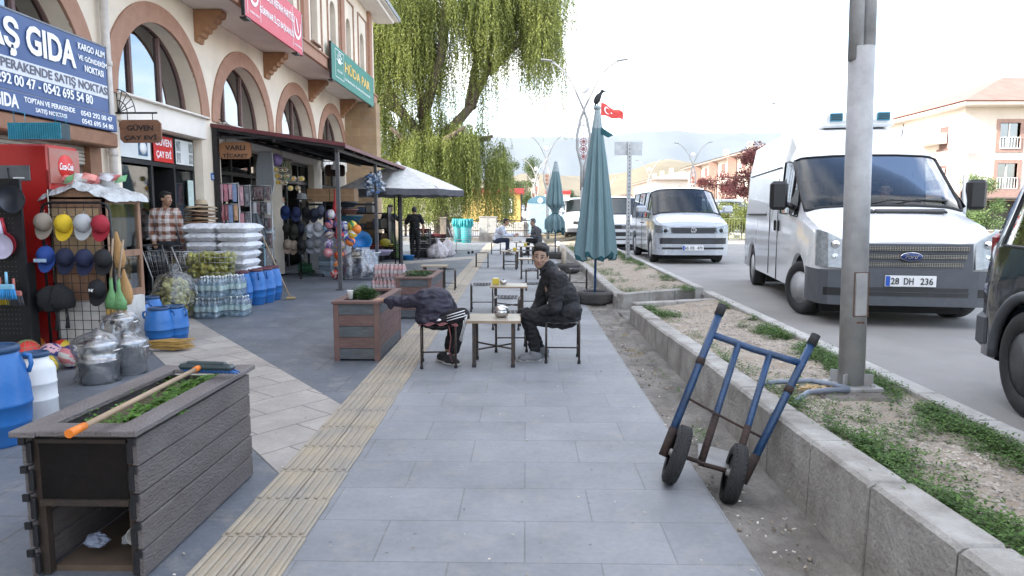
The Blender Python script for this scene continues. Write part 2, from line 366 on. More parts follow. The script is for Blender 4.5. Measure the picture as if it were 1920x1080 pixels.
# kerbs
def kz(Y): return max(.2, min(.42, .40-.0235*(Y-2)))
kerb_m = M('kerb_concrete', (.42, .41, .385), .85, col2=(.22, .205, .185), scale=5, bump=1.0, bscale=45, dirt=.4)
mortar = M('kerb_mortar', (.16, .14, .12), .95, bump=1, bscale=60)
def kerb_block(mb, y0, y1, x0=1.43, x1=1.455, w=.15, h0=None, h1=None, zb=-.16):
    h0 = kz(y0) if h0 is None else h0; h1 = kz(y1) if h1 is None else h1
    g = .006; y0 += g; y1 -= g; d = random.uniform(-.006, .006); x0 += d; x1 += d
    j = random.uniform(-.005, .005); h0 += j; h1 += j
    def ring(y, h): return [(x0, y, zb), (x0+.01, y, h*.55), (x1-.012, y, h-.02), (x1+.006, y, h-.003), (x1+.02, y, h), (x1+w, y, h), (x1+w, y, zb)]
    rs = [ring(y0, h0-.012), ring(y0+.012, h0), ring(y1-.012, h1), ring(y1, h1-.012)]; vs = [v for r_ in rs for v in r_]; n = 7; fs = []
    for i in range(3):
        for k in range(n): l = (k+1) % n; fs.append((i*n+k, i*n+l, (i+1)*n+l, (i+1)*n+k)[::-1])
    fs.append(tuple(range(n))); fs.append(tuple(3*n+k for k in range(n))[::-1]); mb.add(vs, fs)
def kerb_run(mb, y0, y1, step, **k):
    y = y0
    while y < y1-.05:
        kerb_block(mb, y, min(y+step, y1), **k); y += step
mb = MB(); kerb_run(mb, .46, 9.35, .58); kerb_run(mb, 10.5, 32, .58)
# the cross pieces at both island ends
def kerb_bar(mb, a, b, w, h):
    a = Vector(a); b = Vector(b); L_ = (b-a).length; n = max(1, round(L_/.6)); d = (b-a)/n; ang = math.atan2(d.y, d.x)
    for i in range(n):
        c = a+d*(i+.5); mb.box((c.x, c.y, h/2-.03+a.z), ((L_/n)-.01, w, h+.06), rz=ang, b=.012)
kerb_bar(mb, (1.5, 9.42, 0), (2.75, 9.9, 0), .14, .27); kerb_bar(mb, (1.45, 10.5, 0), (2.85, 11.4, 0), .16, .27)
struct('pavement_kerb', mb, kerb_m)
mb = MB(); mb.box((1.5, 4.9, .0), (.10, 8.8, .5)); mb.v = [(v[0], v[1], (kz(v[1])-.02 if v[2] > 0 else -.05)) for v in mb.v]
mb2 = mb; struct('kerb_joint_mortar', mb, mortar)
def ox(Y): return 2.60+.022*(Y-3.5)
mb = MB(); y = .3
while y < 32:
    if not 9.9 < y < 10.9:
        x = ox(y+.3); mb.box((x+.07, y+.3, .2), (.14, .588, .22), b=.012, rz=-.02)
    y += .6
struct('road_kerb', mb, M('road_kerb_concrete', (.44, .43, .41), .85, col2=(.33, .32, .30), scale=6, bump=.8, bscale=50, dirt=.3))
# road
road_m = M('worn_asphalt', (.27, .26, .25), .9, col2=(.215, .21, .20), scale=1.2, bump=1.2, bscale=120, dirt=.25)
mb = MB(); mb.poly([[(2.66, -6), (2.7, 3), (3.3, 33), (3.3, 400), (11.2, 400), (11.2, -6)]], (0, 0, .2), (1, 0, 0), (0, 1, 0), .3); struct('road', mb, road_m)
mb = MB(); mb.box((0, 10.2, .1), (0, 0, 0)); mb = MB(); mb.poly([[(1.4, 9.4), (2.9, 9.9), (2.9, 11.3), (1.4, 10.5)]], (0, 0, .03), (1, 0, 0), (0, 1, 0)); struct('crossing_ramp', mb, conc_m)
mb = MB(); mb.box((12.0, 150, .21), (1.6, 320, .28), b=.02); mb.box((19, 160, .17), (12.3, 320, .2)); struct('far_pavement', mb, M('far_paving', (.34, .33, .31), .9, scale=2, bump=.3))
mb = MB(); mb.box((22, 130, .256), (14, 300, .012))
struct('side_street', mb, road_m)
# soil islands with gravel
soil_m = M('stony_soil', (.285, .225, .165), .95, col2=(.37, .325, .27), scale=5, bump=2, bscale=35)
def soil_z(X, Y): 
    t = (X-1.55)/(ox(Y)-1.55); return (kz(Y)-.045)*(1-t)+.27*t+.022*fbm(X, Y, 2.2)+.010*fbm(X, Y, 12)
for (a0, a1) in ((.4, 9.5), (10.7, 32)):
    mb = MB()
    def sf(u, v, a0=a0, a1=a1):
        Y = a0+(a1-a0)*u; X = 1.53+(ox(Y)+.02-1.53)*v
        if v > 0: Y += (.33*v if a0 < 1 and u == 1 else (.85*v*(1-u) if a0 > 1 else 0))
        return (X, Y, soil_z(X, Y))
    mb.sheet(sf, int((a1-a0)*14), 24); struct('island_soil', mb, soil_m)
stone_m = M('pale_gravel', (.42, .375, .325), .85, var=.25, scale=4, island=.35)
def stones(n, y0, y1, x0=1.6, x1=None, smin=.004, smax=.016, seed=1):
    rnd = random.Random(seed); mb = MB()
    for _ in range(n):
        Y = y0+(y1-y0)*rnd.random()**1.25; X = x0+((x1 or ox(Y)-.02)-x0)*rnd.random()
        if fbm(X, Y, 1.6) < rnd.uniform(-.5, .0): continue
        r_ = smin+(smax-smin)*rnd.random()**1.7; z = soil_z(X, Y); vs = []
        for d in ((1, 0, 0), (0, 1, 0), (-1, 0, 0), (0, -1, 0), (0, 0, 1), (0, 0, -.5)):
            vs.append((X+r_*(d[0]*rnd.uniform(.7, 1.5)+.4*d[1]*rnd.uniform(-1, 1)), Y+r_*(d[1]*rnd.uniform(.7, 1.5)), z+r_*d[2]*rnd.uniform(.3, .8)))
        mb.add(vs, [(0, 1, 4), (1, 2, 4), (2, 3, 4), (3, 0, 4), (1, 0, 5), (2, 1, 5), (3, 2, 5), (0, 3, 5)])
    return mb
mb = stones(26000, .6, 9.5); mb2 = stones(3500, 11, 20, seed=2); mb.add(mb2.v, mb2.f)
tag(mb.build('gravel', stone_m), 'small pale stones strewn over the bare island soil', 'gravel', kind='stuff')
# weeds: leaf clumps hugging both kerbs
weed_m = M('weed_green', (.055, .125, .025), .7, col2=(.10, .18, .035), scale=9, island=.45, trans=.25)
def weeds(mb, spots, rnd, hh=.06, lw=.007):
    vs = []; fs = []
    for (X, Y, z, s) in spots:
        for _ in range(rnd.randint(30, 48)):
            a = rnd.uniform(0, 2*PI); rr = abs(rnd.gauss(0, .045))*s; px, py = X+rr*math.cos(a), Y+rr*math.sin(a)
            h = z+rnd.random()**1.3*hh*s; b2 = rnd.uniform(0, 2*PI); l = rnd.uniform(.010, .024)*s; w = lw*rnd.uniform(.5, 1.1)
            dx, dy = math.cos(b2), math.sin(b2); up = rnd.uniform(-.2, .9)
            o = len(vs); vs += [(px, py, h), (px+dx*l*.5-dy*w, py+dy*l*.5+dx*w, h+up*l*.5), (px+dx*l, py+dy*l, h+up*l*.7), (px+dx*l*.5+dy*w, py+dy*l*.5-dx*w, h+up*l*.5)]
            fs.append((o, o+1, o+2, o+3))
    mb.add(vs, fs)
rnd = random.Random(5); sp = []
def patch(n, y0, y1, mode, w):
    for _ in range(n):
        Y = rnd.uniform(y0, y1); t = abs(rnd.gauss(0, w))
        X = (1.64+t) if mode == 0 else (ox(Y)-.04-t)
        if not 1.6 < X < ox(Y): continue
        if fbm(X+9, Y, 1.1) < -.18+.5*t: continue
        sp.append((X, Y, soil_z(X, Y)-.004, rnd.uniform(.7, 1.3)))
patch(500, 1.0, 4.4, 0, .13); patch(60, 4.6, 8.3, 0, .10); patch(330, 8.3, 9.5, 0, .3); patch(420, 2, 4.5, 1, .12); patch(900, 4.6, 9.6, 1, .12); patch(1500, 10.9, 30, 1, .17); patch(600, 11, 30, 0, .2)
for _ in range(110): a = rnd.uniform(0, 6.3); q = abs(rnd.gauss(.42, .12)); X, Y = 2.1+q*math.cos(a)*.9, 4.3+q*math.sin(a)*1.2; sp.append((X, Y, soil_z(X, Y), rnd.uniform(.7, 1.2))) if 1.62 < X < ox(Y)-.03 else None
mb = MB(); weeds(mb, sp, rnd)
gut_sp = [(1.2+rnd.gauss(0, .04), 4.55+rnd.gauss(0, .07), .0, .7) for _ in range(8)]+[(1.30, 6.2+rnd.gauss(0, .6), .0, .5) for _ in range(6)]
weeds(mb, gut_sp, rnd)
tag(mb.build('weeds', weed_m), 'low green weeds growing along the kerbs of the stony islands', 'weeds', kind='stuff')
# crumbs, cigarette ends and leaves on the paving
mb = MB()
for _ in range(420):
    Y = 2.4+22*random.random()**1.8; X = random.uniform(-1.6, 1.35); s_ = random.uniform(.003, .009)
    if random.random() < .55: X = random.gauss(1.12, .14)
    mb.box((X, Y, .012+s_*.3), (s_*random.uniform(1, 3), s_, s_*.5), rz=random.uniform(0, 3))
mg = MB()
for _ in range(2600):
    Y = 1.2+14*random.random()**1.5; X = 1.0+.36*random.random()
    if fbm(X*2, Y, 2) < -.05: continue
    s_ = random.uniform(.003, .012)*random.random()+.002; mg.box((X, Y, -.095*max(0, 1-Y/9.6)-.008+s_*.3), (s_*random.uniform(1, 2), s_, s_*.8), rz=random.uniform(0, 3), rot=Euler((random.random(), random.random(), random.random()*6)).to_matrix())
tag(mg.build('grit', M('grit_bits', (.27, .23, .18), .95, island=.5)), 'loose grit and crumbs of mortar lying in the gutter', 'grit', kind='stuff')
tag(mb.build('litter', M('litter_bits', (.5, .46, .4), .9, island=.6)), 'tiny scraps and cigarette ends scattered on the paving', 'litter', kind='stuff')

# ================================================================ ARCADE BUILDING
plaster = M('cream_plaster', (.80, .70, .575), .85, var=.06, scale=1.5, bump=.35, bscale=90, dirt=.22)
plaster2 = M('pale_plaster', (.78, .72, .65), .85, var=.05, scale=2, bump=.3, bscale=90)
trimm = M('terracotta_trim', (.40, .225, .155), .8, col2=(.33, .18, .12), scale=6, bump=.5, bscale=70)
stonew = tilemat('sandstone_block', (.42, .29, .165), (.33, .215, .12), (.30, .22, .14), .52, .27, ms=.006, rough=.85, bump=.5, stain=.25); 
for n_ in stonew.node_tree.nodes:
    if n_.type == 'MAPPING': n_.inputs['Rotation'].default_value = (-PI/2, 0, 0)
framem = M('brown_frame', (.17, .10, .09), .5)
archglass = M('arch_window_glass', (.03, .045, .06), .05, 0, var=.02, spec=.5)
archglass = glassy('arch_glass', (.12, .16, .21), .30, rough=.02)
blackf = M('black_aluminium', (.02, .021, .023), .4)
B = thing('arcade_building', 'long cream two-storey arcade building with terracotta arches on the left', 'building', (-6, 4, 0))
B_ = Vector((6, -4, 0))
def bpart(mb, name, m, parent=None, **k):
    mb.v = [tuple(Vector(v)+B_) for v in mb.v]; return mb.build(name, m, B if parent is None else parent, **k)
YC = [4.74, 8.1, 11.46, 14.82, 18.18, 21.54]
def arcpts(c, r_, z, n=28, a0=0, a1=PI): return [(c+r_*math.cos(a0+(a1-a0)*i/n), z+r_*math.sin(a0+(a1-a0)*i/n)) for i in range(n+1)]
loops = [[(1.5, -.05), (23.3, -.05), (23.3, 5.16), (1.5, 5.16)]]
for c in YC:
    loops.append(arcpts(c, 1.30, 3.27)[::-1]); loops.append([(c-1.3, -.02), (c-1.3, 2.85), (c+1.3, 2.85), (c+1.3, -.02)])
mb = MB(); mb.poly(loops, (-6, 0, 0), (0, 1, 0), (0, 0, 1), .34)
mb.box((-6.17, 2.8, 2.5), (.30, 2.2, 5)); mb.box((-16, 12, 4), (.3, 23, 8)); mb.box((-11, 23.55, 4), (10.2, .3, 8)); mb.box((-11, -22, 4), (10.2, .3, 8)); mb.box((-6.17, -10.2, 2.58), (.34, 23.8, 5.2)); mb.box((-5.55, -10.2, 6.6), (1.0, 23.6, 2.8)); mb.box((-16, -10, 4), (.3, 24, 8))  # plain wall run added unseen behind the camera to block the sun
wall = bpart(mb, 'wall', plaster)
mb = MB()
for c in YC: mb.box((-6.0+.02, c, 3.06), (.10, 2.7, .40), b=.01); mb.box((-5.95, c, 3.25), (.2, 2.72, .035), b=.01)
bpart(mb, 'lintel', plaster2)
for i, c in enumerate(YC[:]):
    mb = MB(); o_ = arcpts(c, 1.62, 3.25, 36); n_ = arcpts(c, 1.31, 3.25, 36)
    mb.poly([o_+n_[::-1]], (-5.965, 0, 0), (0, 1, 0), (0, 0, 1), .05)
    bpart(mb, 'arch_trim', trimm, bevel=.006)
    mb = MB(); mb.poly([arcpts(c, 1.30, 3.27, 32)+arcpts(c, 1.23, 3.33, 32)[::-1]], (-6.26, 0, 0), (0, 1, 0), (0, 0, 1), .05)
    for dy in (-.44, .44): mb.box((-6.28, c+dy, 3.27+.60), (.05, .06, 1.18))
    mb.box((-6.28, c, 3.31), (.05, 2.5, .08))
    w_ = bpart(mb, 'arch_window', framem)
    mb = MB(); mb.poly([arcpts(c, 1.25, 3.3, 24)], (-6.30, 0, 0), (0, 1, 0), (0, 0, 1), .006)
    bpart(mb, 'pane', archglass, w_)
# soffit, fascia band, upper wall with arched windows
mb = MB(); mb.box((-5.56, 12.5, 5.22), (.88, 22.2, .11)); bpart(mb, 'soffit', plaster2)
mb = MB(); mb.box((-5.085, 12.5, 5.30), (.09, 22.3, .28), b=.01); mb.box((-5.06, 12.5, 5.43), (.12, 22.32, .05), b=.01); bpart(mb, 'fascia_band', trimm)
UW = []
for p_ in (2.6, 6.0, 9.3, 12.7, 16.1, 19.35): UW += [p_+.85, p_+2.5]
def narrow(c, w, z0, z1, n=10): return [(c+w, z0)]+arcpts(c, w, z1-w, n)+[(c-w, z0)]
loops = [[(1.4, 5.3), (23.5, 5.3), (23.5, 8.05), (1.4, 8.05)]]+[narrow(c, .27, 5.62, 7.05)[::-1] for c in UW]
mb = MB(); mb.poly(loops, (-5.1, 0, 0), (0, 1, 0), (0, 0, 1), .24); mb.box((-5.55, 23.38, 6.7), (.66, .24, 2.7)); bpart(mb, 'upper_wall', plaster)
for c in UW:
    mb = MB(); mb.poly([narrow(c, .275, 5.6, 7.06), narrow(c, .23, 5.66, 7.01)[::-1]], (-5.25, 0, 0), (0, 1, 0), (0, 0, 1), .05); mb.box((-5.27, c, 6.2), (.05, .035, 1.1)); mb.box((-5.27, c, 6.66), (.05, .46, .04))
    w_ = bpart(mb, 'upper_window', framem)
    mb = MB(); mb.poly([narrow(c, .235, 5.65, 7.02)], (-5.29, 0, 0), (0, 1, 0), (0, 0, 1), .006); bpart(mb, 'pane', archglass, w_)
    mb = MB(); mb.poly([[(c+.56, 5.5), (c+.56, 7.55), (c-.56, 7.55), (c-.56, 5.5)], [(c-.52, 5.5), (c-.52, 7.51), (c+.52, 7.51), (c+.52, 5.5)]], (-5.06, 0, 0), (0, 1, 0), (0, 0, 1), .045)
    mb.box((-5.05, c, 5.57), (.1, .68, .04)); bpart(mb, 'window_surround', trimm if False else M('surround_brown', (.42, .27, .20), .8))
for p_ in (2.6, 6.0, 9.3, 12.7, 16.1, 19.35, 22.75):
    mb = MB(); mb.box((-5.06, p_, 6.72), (.1, .34, 2.56), b=.01); bpart(mb, 'pilaster', trimm)
mb = MB(); mb.box((-4.85, 12.6, 8.06), (.95, 23.4, .06)); mb.box((-4.8, 12.6, 7.97), (.6, 22.9, .1), b=.02); bpart(mb, 'eave', plaster2)
mb = MB(); mb.box((-4.36, 12.6, 8.13), (.06, 23.6, .14), b=.01); bpart(mb, 'roof_gutter', M('grey_gutter', (.33, .34, .35), .5))
mb = MB(); mb.add([(-4.35, -22, 8.2), (-16.6, -22, 8.2), (-16.6, 24.4, 8.2), (-4.35, 24.4, 8.2), (-10.5, -16, 10.0), (-10.5, 18.7, 10.0)], [(0, 4, 1), (1, 4, 5, 2), (2, 5, 3), (3, 5, 4, 0), (0, 1, 2, 3)])  # roof carried on unseen behind the camera, added to hold the building's shade
bpart(mb, 'roof', M('red_roof_sheet', (.30, .09, .06), .6))
mb = MB(); mb.box((-5.55, 23.32, 2.57), (1.2, .62, 5.14), b=.012); bpart(mb, 'stone_pier', stonew)
# consoles under the overhang
consm = M('ochre_console', (.36, .19, .10), .8, bump=.4, bscale=60)
for p_ in (2.6, 6.1, 9.45, 13.05, 16.35, 19.6, 22.85):
    pr = [(0, 0), (.50, 0)]
    for i in range(5):
        t = i/5.; x0 = .50-.44*t; z0 = -.05-.43*t
        pr += [(x0, z0), (x0-.015, z0-.05), (x0-.05, z0-.075), (x0-.075, z0-.07)]
    pr += [(.05, -.56), (0, -.56)]
    mb = MB(); mb.poly([pr[::-1]], (-6.0, p_-.13, 5.155), (1, 0, 0), (0, 0, 1), -.26); bpart(mb, 'console', consm)
# downpipe between the first bays
mb = MB(); mb.tube([(-5.9, 9.80, .15), (-5.9, 9.80, 5.1)], .055, 12); 
for z in (1.7, 2.35, 3.6, 4.6): mb.lathe([(.055, -.04), (.066, -.035), (.066, .035), (.055, .04)], (-5.9, 9.80, z), 12)
bpart(mb, 'downpipe', M('cream_pipe', (.62, .57, .52), .5))
# shop rooms behind the openings
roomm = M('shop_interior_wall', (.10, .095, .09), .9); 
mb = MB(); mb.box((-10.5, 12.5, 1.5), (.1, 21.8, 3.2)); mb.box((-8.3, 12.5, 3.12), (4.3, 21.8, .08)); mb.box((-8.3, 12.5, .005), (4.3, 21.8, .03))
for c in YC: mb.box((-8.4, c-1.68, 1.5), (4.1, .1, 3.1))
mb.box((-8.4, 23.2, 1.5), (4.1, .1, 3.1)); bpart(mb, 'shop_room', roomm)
# upper floor dark backing so panes look into rooms
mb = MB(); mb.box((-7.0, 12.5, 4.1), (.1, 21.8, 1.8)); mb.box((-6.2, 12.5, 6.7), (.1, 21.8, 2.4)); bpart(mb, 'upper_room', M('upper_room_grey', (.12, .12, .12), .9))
shopglass = glassy('shop_glass', (.55, .58, .58), .10)
def shopfront(c, cols, door=None, z1=2.84, zt=2.32, x=-6.2, label=None):
    mb = MB(); y0, y1 = c-1.3, c+1.3
    for y in [y0+.03]+cols+[y1-.03]: mb.box((x, y, z1/2), (.07, .06, z1))
    mb.box((x, c, z1-.03), (.068, 2.54, .06)); mb.box((x, c, zt), (.068, 2.54, .07)); mb.box((x, c, .06), (.068, 2.54, .12))
    f = bpart(mb, 'shopfront', blackf)
    ys = [y0+.06]+cols+[y1-.06]
    for i in range(len(ys)-1):
        mb = MB(); mb.box((x, (ys[i]+ys[i+1])/2, (zt+z1)/2), (.01, ys[i+1]-ys[i]-.06, z1-zt-.09)); bpart(mb, 'transom_pane', shopglass, f)
        if i != door: mb = MB(); mb.box((x, (ys[i]+ys[i+1])/2, zt/2+.03), (.01, ys[i+1]-ys[i]-.06, zt-.2)); bpart(mb, 'pane', shopglass, f)
    return f
F1 = shopfront(11.46, [11.30, 12.02], 1); F2 = shopfront(14.82, [14.4, 15.4], 1); F3 = shopfront(18.18, [17.7, 18.6], 1); F4 = shopfront(21.54, [21.1, 22.0], 1); F0 = shopfront(8.1, [7.6, 8.6])
mb = MB(); mb.box((-6.45, 12.0, 1.15), (.6, .05, 2.2)); bpart(mb, 'open_door_leaf', blackf, F1)
# posters in the transom of the tea house
def on_wall(mb, s, x, yc, z, w, h, **k): text_mb(mb, s, (x, yc-w/2, z), (0, 1, 0), (0, 0, 1), w, h, **k)
white_t = M('white_lettering', (.85, .85, .85), .5, var=.01); dark_t = M('dark_lettering', (.10, .10, .13), .5, var=.01); red_m = M('red_sheet', (.62, .03, .025), .45, var=.03)
poster_w = M('poster_white', (.62, .64, .63), .5, col2=(.72, .73, .72), scale=3)
T = thing('window_sign', 'red tea house window sign above the open black door', 'sign', (-6.15, 11.66, 2.38))
def lpart(T, mb, name, m, parent=None):
    o = T.location; mb.v = [tuple(Vector(v)-o) for v in mb.v]; return mb.build(name, m, parent or T)
mb = MB(); mb.box((-6.15, 11.66, 2.58), (.01, .62, .43)); lpart(T, mb, 'panel', red_m)
mb = MB(); on_wall(mb, 'GÜVEN', -6.143, 11.66, 2.63, .52, .15, bold=.02); on_wall(mb, 'ÇAY EVİ', -6.143, 11.66, 2.41, .48, .17, bold=.02); lpart(T, mb, 'lettering', white_t)
for (yc, w, lab, sh) in ((10.75, 1.0, 'white poster with blue lamp picture in tea house window', 0), (12.38, .62, 'white poster with four small pictures beside the red window sign', 1)):
    T = thing('window_poster', lab, 'poster', (-6.15, yc, 2.38)); mb = MB(); mb.box((-6.15, yc, 2.58), (.008, w, .43)); lpart(T, mb, 'sheet', poster_w)
    mb = MB()
    if sh:
        for dy in (-.22, .22):
            for dz in (-.1, .1): mb = MB(); mb.box((-6.143, yc+dy, 2.58+dz), (.006, .13, .17)); lpart(T, mb, 'picture', M('picture_dark', (.08, .12, .10), .5, col2=(.5, .5, .5), scale=14))
    else:
        mb.box((-6.143, yc+.27, 2.57), (.006, .26, .3)); lpart(T, mb, 'picture', M('picture_blue', (.05, .12, .22), .5)); mb = MB(); mb.lathe([(.0, .0), (.1, 0.), (.1, .004), (0, .004)], (-6.138, yc+.27, 2.54), 16, axis=(1, 0, 0)); lpart(T, mb, 'lamp_picture', white_t)
T = thing('window_notice', 'pale green framed notice on the glass right of the doorway', 'poster', (-6.15, 12.55, 1.6)); mb = MB(); mb.box((-6.15, 12.55, 1.85), (.008, .2, .5)); lpart(T, mb, 'sheet', M('pale_green_paper', (.55, .66, .62), .6))
# big blue shop sign, two boards
blue_s = M('sign_blue', (.055, .10, .24), .45, var=.04, scale=1)
T = thing('shop_sign', 'large blue and white grocery sign board above the brown lintel', 'shop sign', (-5.7, 7.0, 2.86))
mb = MB(); mb.box((-5.76, 6.1, 3.295), (.11, 6.7, .87), b=.006); lpart(T, mb, 'board', blue_s)
mb = MB(); mb.box((-5.70, 6.1, 3.135), (.006, 6.66, .17)); lpart(T, mb, 'white_band', M('sign_white', (.62, .64, .70), .5, var=.03))
mb = MB(); mb.box((-5.76, 6.1, 3.74), (.12, 6.72, .02)); mb.box((-5.76, 9.46, 3.295), (.12, .02, .9)); mb.box((-5.76, 6.1, 2.85), (.12, 6.72, .02)); lpart(T, mb, 'rim', M('grey_rim', (.2, .21, .23), .5, .4))
mb = MB(); x_ = -5.694
def pw(px, Xp=-5.7): return 1280*(-Xp)/(985-px)
on_wall(mb, 'AŞ', x_, (pw(-15)+pw(52))/2, 3.24, pw(52)-pw(-15), .42, bold=.03, depth=.006); on_wall(mb, 'GIDA', x_, (pw(65)+pw(155))/2, 3.32, pw(155)-pw(65), .33, bold=.03, depth=.006)
for k, (s_, a, b2) in enumerate((('KARGO ALIM', 161, 209), ('VE GÖNDERİM', 160, 212), ('NOKTASI', 171, 205))): on_wall(mb, s_, x_, (pw(a)+pw(b2))/2, 3.58-.13*k, pw(b2)-pw(a), .085, bold=.02)
on_wall(mb, '292 00 47 - 0542 695 54 80', x_, (pw(4)+pw(182))/2, 2.92, pw(182)-pw(4), .12, bold=.02); lpart(T, mb, 'lettering', white_t)
mb = MB(); on_wall(mb, 'E PERAKENDE SATIŞ NOKTASI', x_, (pw(-1)+pw(212))/2, 3.065, pw(212)-pw(-1), .14, bold=.02); lpart(T, mb, 'dark_lettering', dark_t)
T = thing('lower_shop_sign', 'narrow blue sign board with phone numbers under the large sign', 'shop sign', (-5.62, 7.0, 2.6))
mb = MB(); mb.box((-5.70, 6.1, 2.725), (.13, 6.8, .225), b=.006); lpart(T, mb, 'board', blue_s)
mb = MB(); x_ = -5.632
on_wall(mb, 'GIDA', x_, (pw(-4, x_)+pw(43, x_))/2, 2.655, pw(43, x_)-pw(-4, x_), .15, bold=.03)
on_wall(mb, 'TOPTAN VE PERAKENDE', x_, (pw(54, x_)+pw(148, x_))/2, 2.745, pw(148, x_)-pw(54, x_), .06, bold=.02); on_wall(mb, 'SATIŞ NOKTASI', x_, (pw(74, x_)+pw(132, x_))/2, 2.645, pw(132, x_)-pw(74, x_), .065, bold=.02)
on_wall(mb, '0543 292 00 47', x_, (pw(159, x_)+pw(217, x_))/2, 2.735, pw(217, x_)-pw(159, x_), .065, bold=.02); on_wall(mb, '0542 695 54 80', x_, (pw(160, x_)+pw(218, x_))/2, 2.635, pw(218, x_)-pw(160, x_), .065, bold=.02); lpart(T, mb, 'lettering', white_t)
mb = MB(); mb.box((-5.83, 8.1, 2.5), (.34, 2.9, .2), b=.02); mb.box((-5.99, 9.45, 1.2), (.12, .25, 2.6)); bpart(mb, 'shutter_box', M('brown_box', (.27, .13, .07), .6))
mb = MB()
for k in range(5): mb.box((-6.02, 8.1, 2.38-k*.05), (.03, 2.5, .045), b=.01)
bpart(mb, 'roller_shutter', M('cream_shutter', (.55, .52, .46), .5))
# banners on the upper wall
def banner(name, lab, y0, y1, z0, z1, col, x=-4.93):
    T = thing(name, lab, 'banner', (x, (y0+y1)/2, z0)); mb = MB(); mb.box((x-.03, (y0+y1)/2, (z0+z1)/2), (.05, y1-y0, z1-z0), b=.004); lpart(T, mb, 'board', col)
    mb = MB(); 
    for y in (y0, y1): mb.box((x-.03, y, (z0+z1)/2), (.06, .03, z1-z0+.02))
    for y in (y0+.15, y1-.3): mb.box((x-.06, y, z0-.03), (.12, .2, .03))
    lpart(T, mb, 'rim', blackf); return T
xs = -4.93
T = banner('pink_banner', 'pink and white political party banner under the upper windows', pw(474, xs), pw(578, xs), 4.97, 5.88, M('banner_pink', (.62, .10, .13), .5, var=.03))
x_ = xs+.004; mb = MB(); ya, yb = pw(474, xs), pw(578, xs)
on_wall(mb, 'YENİDEN REFAH PARTİSİ', x_, (ya+yb)/2+.05, 5.53, (yb-ya)*.60, .20, bold=.01); on_wall(mb, 'GÜRPINAR İLÇE BAŞKANLIĞI', x_, (ya+yb)/2+.05, 5.18, (yb-ya)*.60, .20, bold=.01)
for yc in (ya+.42, yb-.35):
    cres = arcpts(0, .26, 0, 20, R(120), R(390)); inn = arcpts(0, .22, 0.03, 20, R(390), R(120))
    mb.poly([[(yc+p[0]*.9, 5.48+p[1]*.95) for p in cres+inn]], (x_, 0, 0), (0, 1, 0), (0, 0, 1)); mb.box((x_, yc, 5.52), (.004, .05, .30), rot=Matrix.Rotation(R(25), 3, 'X'))
    for dy in (-.3, .3): mb.box((x_, yc+dy, 5.43), (.003, .012, .8))
    on_wall(mb, 'YENİDEN REFAH', x_, yc, 5.08, .45, .05)
lpart(T, mb, 'lettering', white_t)
ya, yb = pw(630, xs), pw(706, xs)
T = banner('green_banner', 'dark green party banner at the far end of the facade', ya, yb, 4.93, 5.84, M('banner_green', (.02, .20, .15), .5, var=.03))
mb = MB(); on_wall(mb, 'HÜDA PAR', x_, (ya+yb)/2+.35, 5.33, (yb-ya)*.62, .32, bold=.03); lpart(T, mb, 'yellow_lettering', M('yellow_lettering', (.75, .50, .12), .5))
mb = MB(); on_wall(mb, 'GÜRPINAR İLÇE BAŞKANLIĞI', x_, (ya+yb)/2+.35, 5.10, (yb-ya)*.62, .09, bold=.01); yc = ya+.75
for k in range(7):
    a = R(15+k*25); mb.box((x_, yc+.24*math.cos(a), 5.44+.24*math.sin(a)), (.004, .13, .03), rot=Matrix.Rotation(a, 3, 'X'))
mb.poly([arcpts(yc, .15, 5.43, 12)], (x_, 0, 0), (0, 1, 0), (0, 0, 1)); on_wall(mb, 'HÜDA PAR', x_, yc, 5.2, .5, .07)
for dy in (-.42, .42): mb.box((x_, yc+dy, 5.40), (.003, .015, .7))
for dz in (-.35, .35): mb.box((x_, yc, 5.40+dz), (.003, .84, .015))
lpart(T, mb, 'lettering', white_t)
# hanging wooden plaques on iron brackets
plq = M('wood_plaque', (.22, .105, .06), .6, var=.15, scale=3, stretch=(2, 2, 14)); plq2 = M('wood_plaque_orange', (.36, .17, .08), .6, var=.1, scale=3, stretch=(2, 2, 14)); plq3 = M('wood_plaque_dark', (.05, .025, .02), .6)
def plaque(Y, x0, x1, z0, z1, lines, m, lab):
    T = thing('hanging_plaque', lab, 'hanging sign', (-6, Y, z0)); c = .05
    mb = MB(); mb.poly([[(x0+c, z0), (x1-c, z0), (x1, z0+c), (x1, z1-c), (x1-c, z1), (x0+c, z1), (x0, z1-c), (x0, z0+c)]], (0, Y-.015, 0), (1, 0, 0), (0, 0, 1), .03); lpart(T, mb, 'board', m)
    mb = MB(); n = len(lines); h = (z1-z0)*.30
    for k, s_ in enumerate(lines): text_mb(mb, s_, (x0+.1*(x1-x0)+(0 if len(s_) > 5 else .05), Y-.0155, z1-.06-h-(h+.045)*k), (1, 0, 0), (0, 0, 1), (x1-x0)*.8-(0 if len(s_) > 5 else .1), h, bold=.035, depth=.004)
    if lines: lpart(T, mb, 'lettering', M('sign_black_lettering', (.03, .02, .02), .6))
    mb = MB(); zb = z1+.10; mb.tube([(-6, Y, zb), (x1-.05, Y, zb)], .014, 8)
    for x in (x0+.12, x1-.12): mb.tube([(x, Y, z1-.01), (x, Y, zb)], .006, 6)
    for k in range(6):
        a = R(k*18); mb.tube([(-5.97, Y, zb), (-5.97+.26*math.cos(a), Y, zb+.34*math.sin(a))], .006, 6)
    for rr_ in (.14, .26): mb.tube([(-5.97+rr_*math.cos(R(a)), Y, zb+rr_*1.3*math.sin(R(a))) for a in range(0, 91, 10)], .007, 6)
    lpart(T, mb, 'iron_bracket', black_m); return T
plaque(10.1, -5.95, -5.34, 2.53, 2.86, ['GÜVEN', 'ÇAY EVİ'], plq, 'brown wooden tea house plaque hanging beside the blue sign')
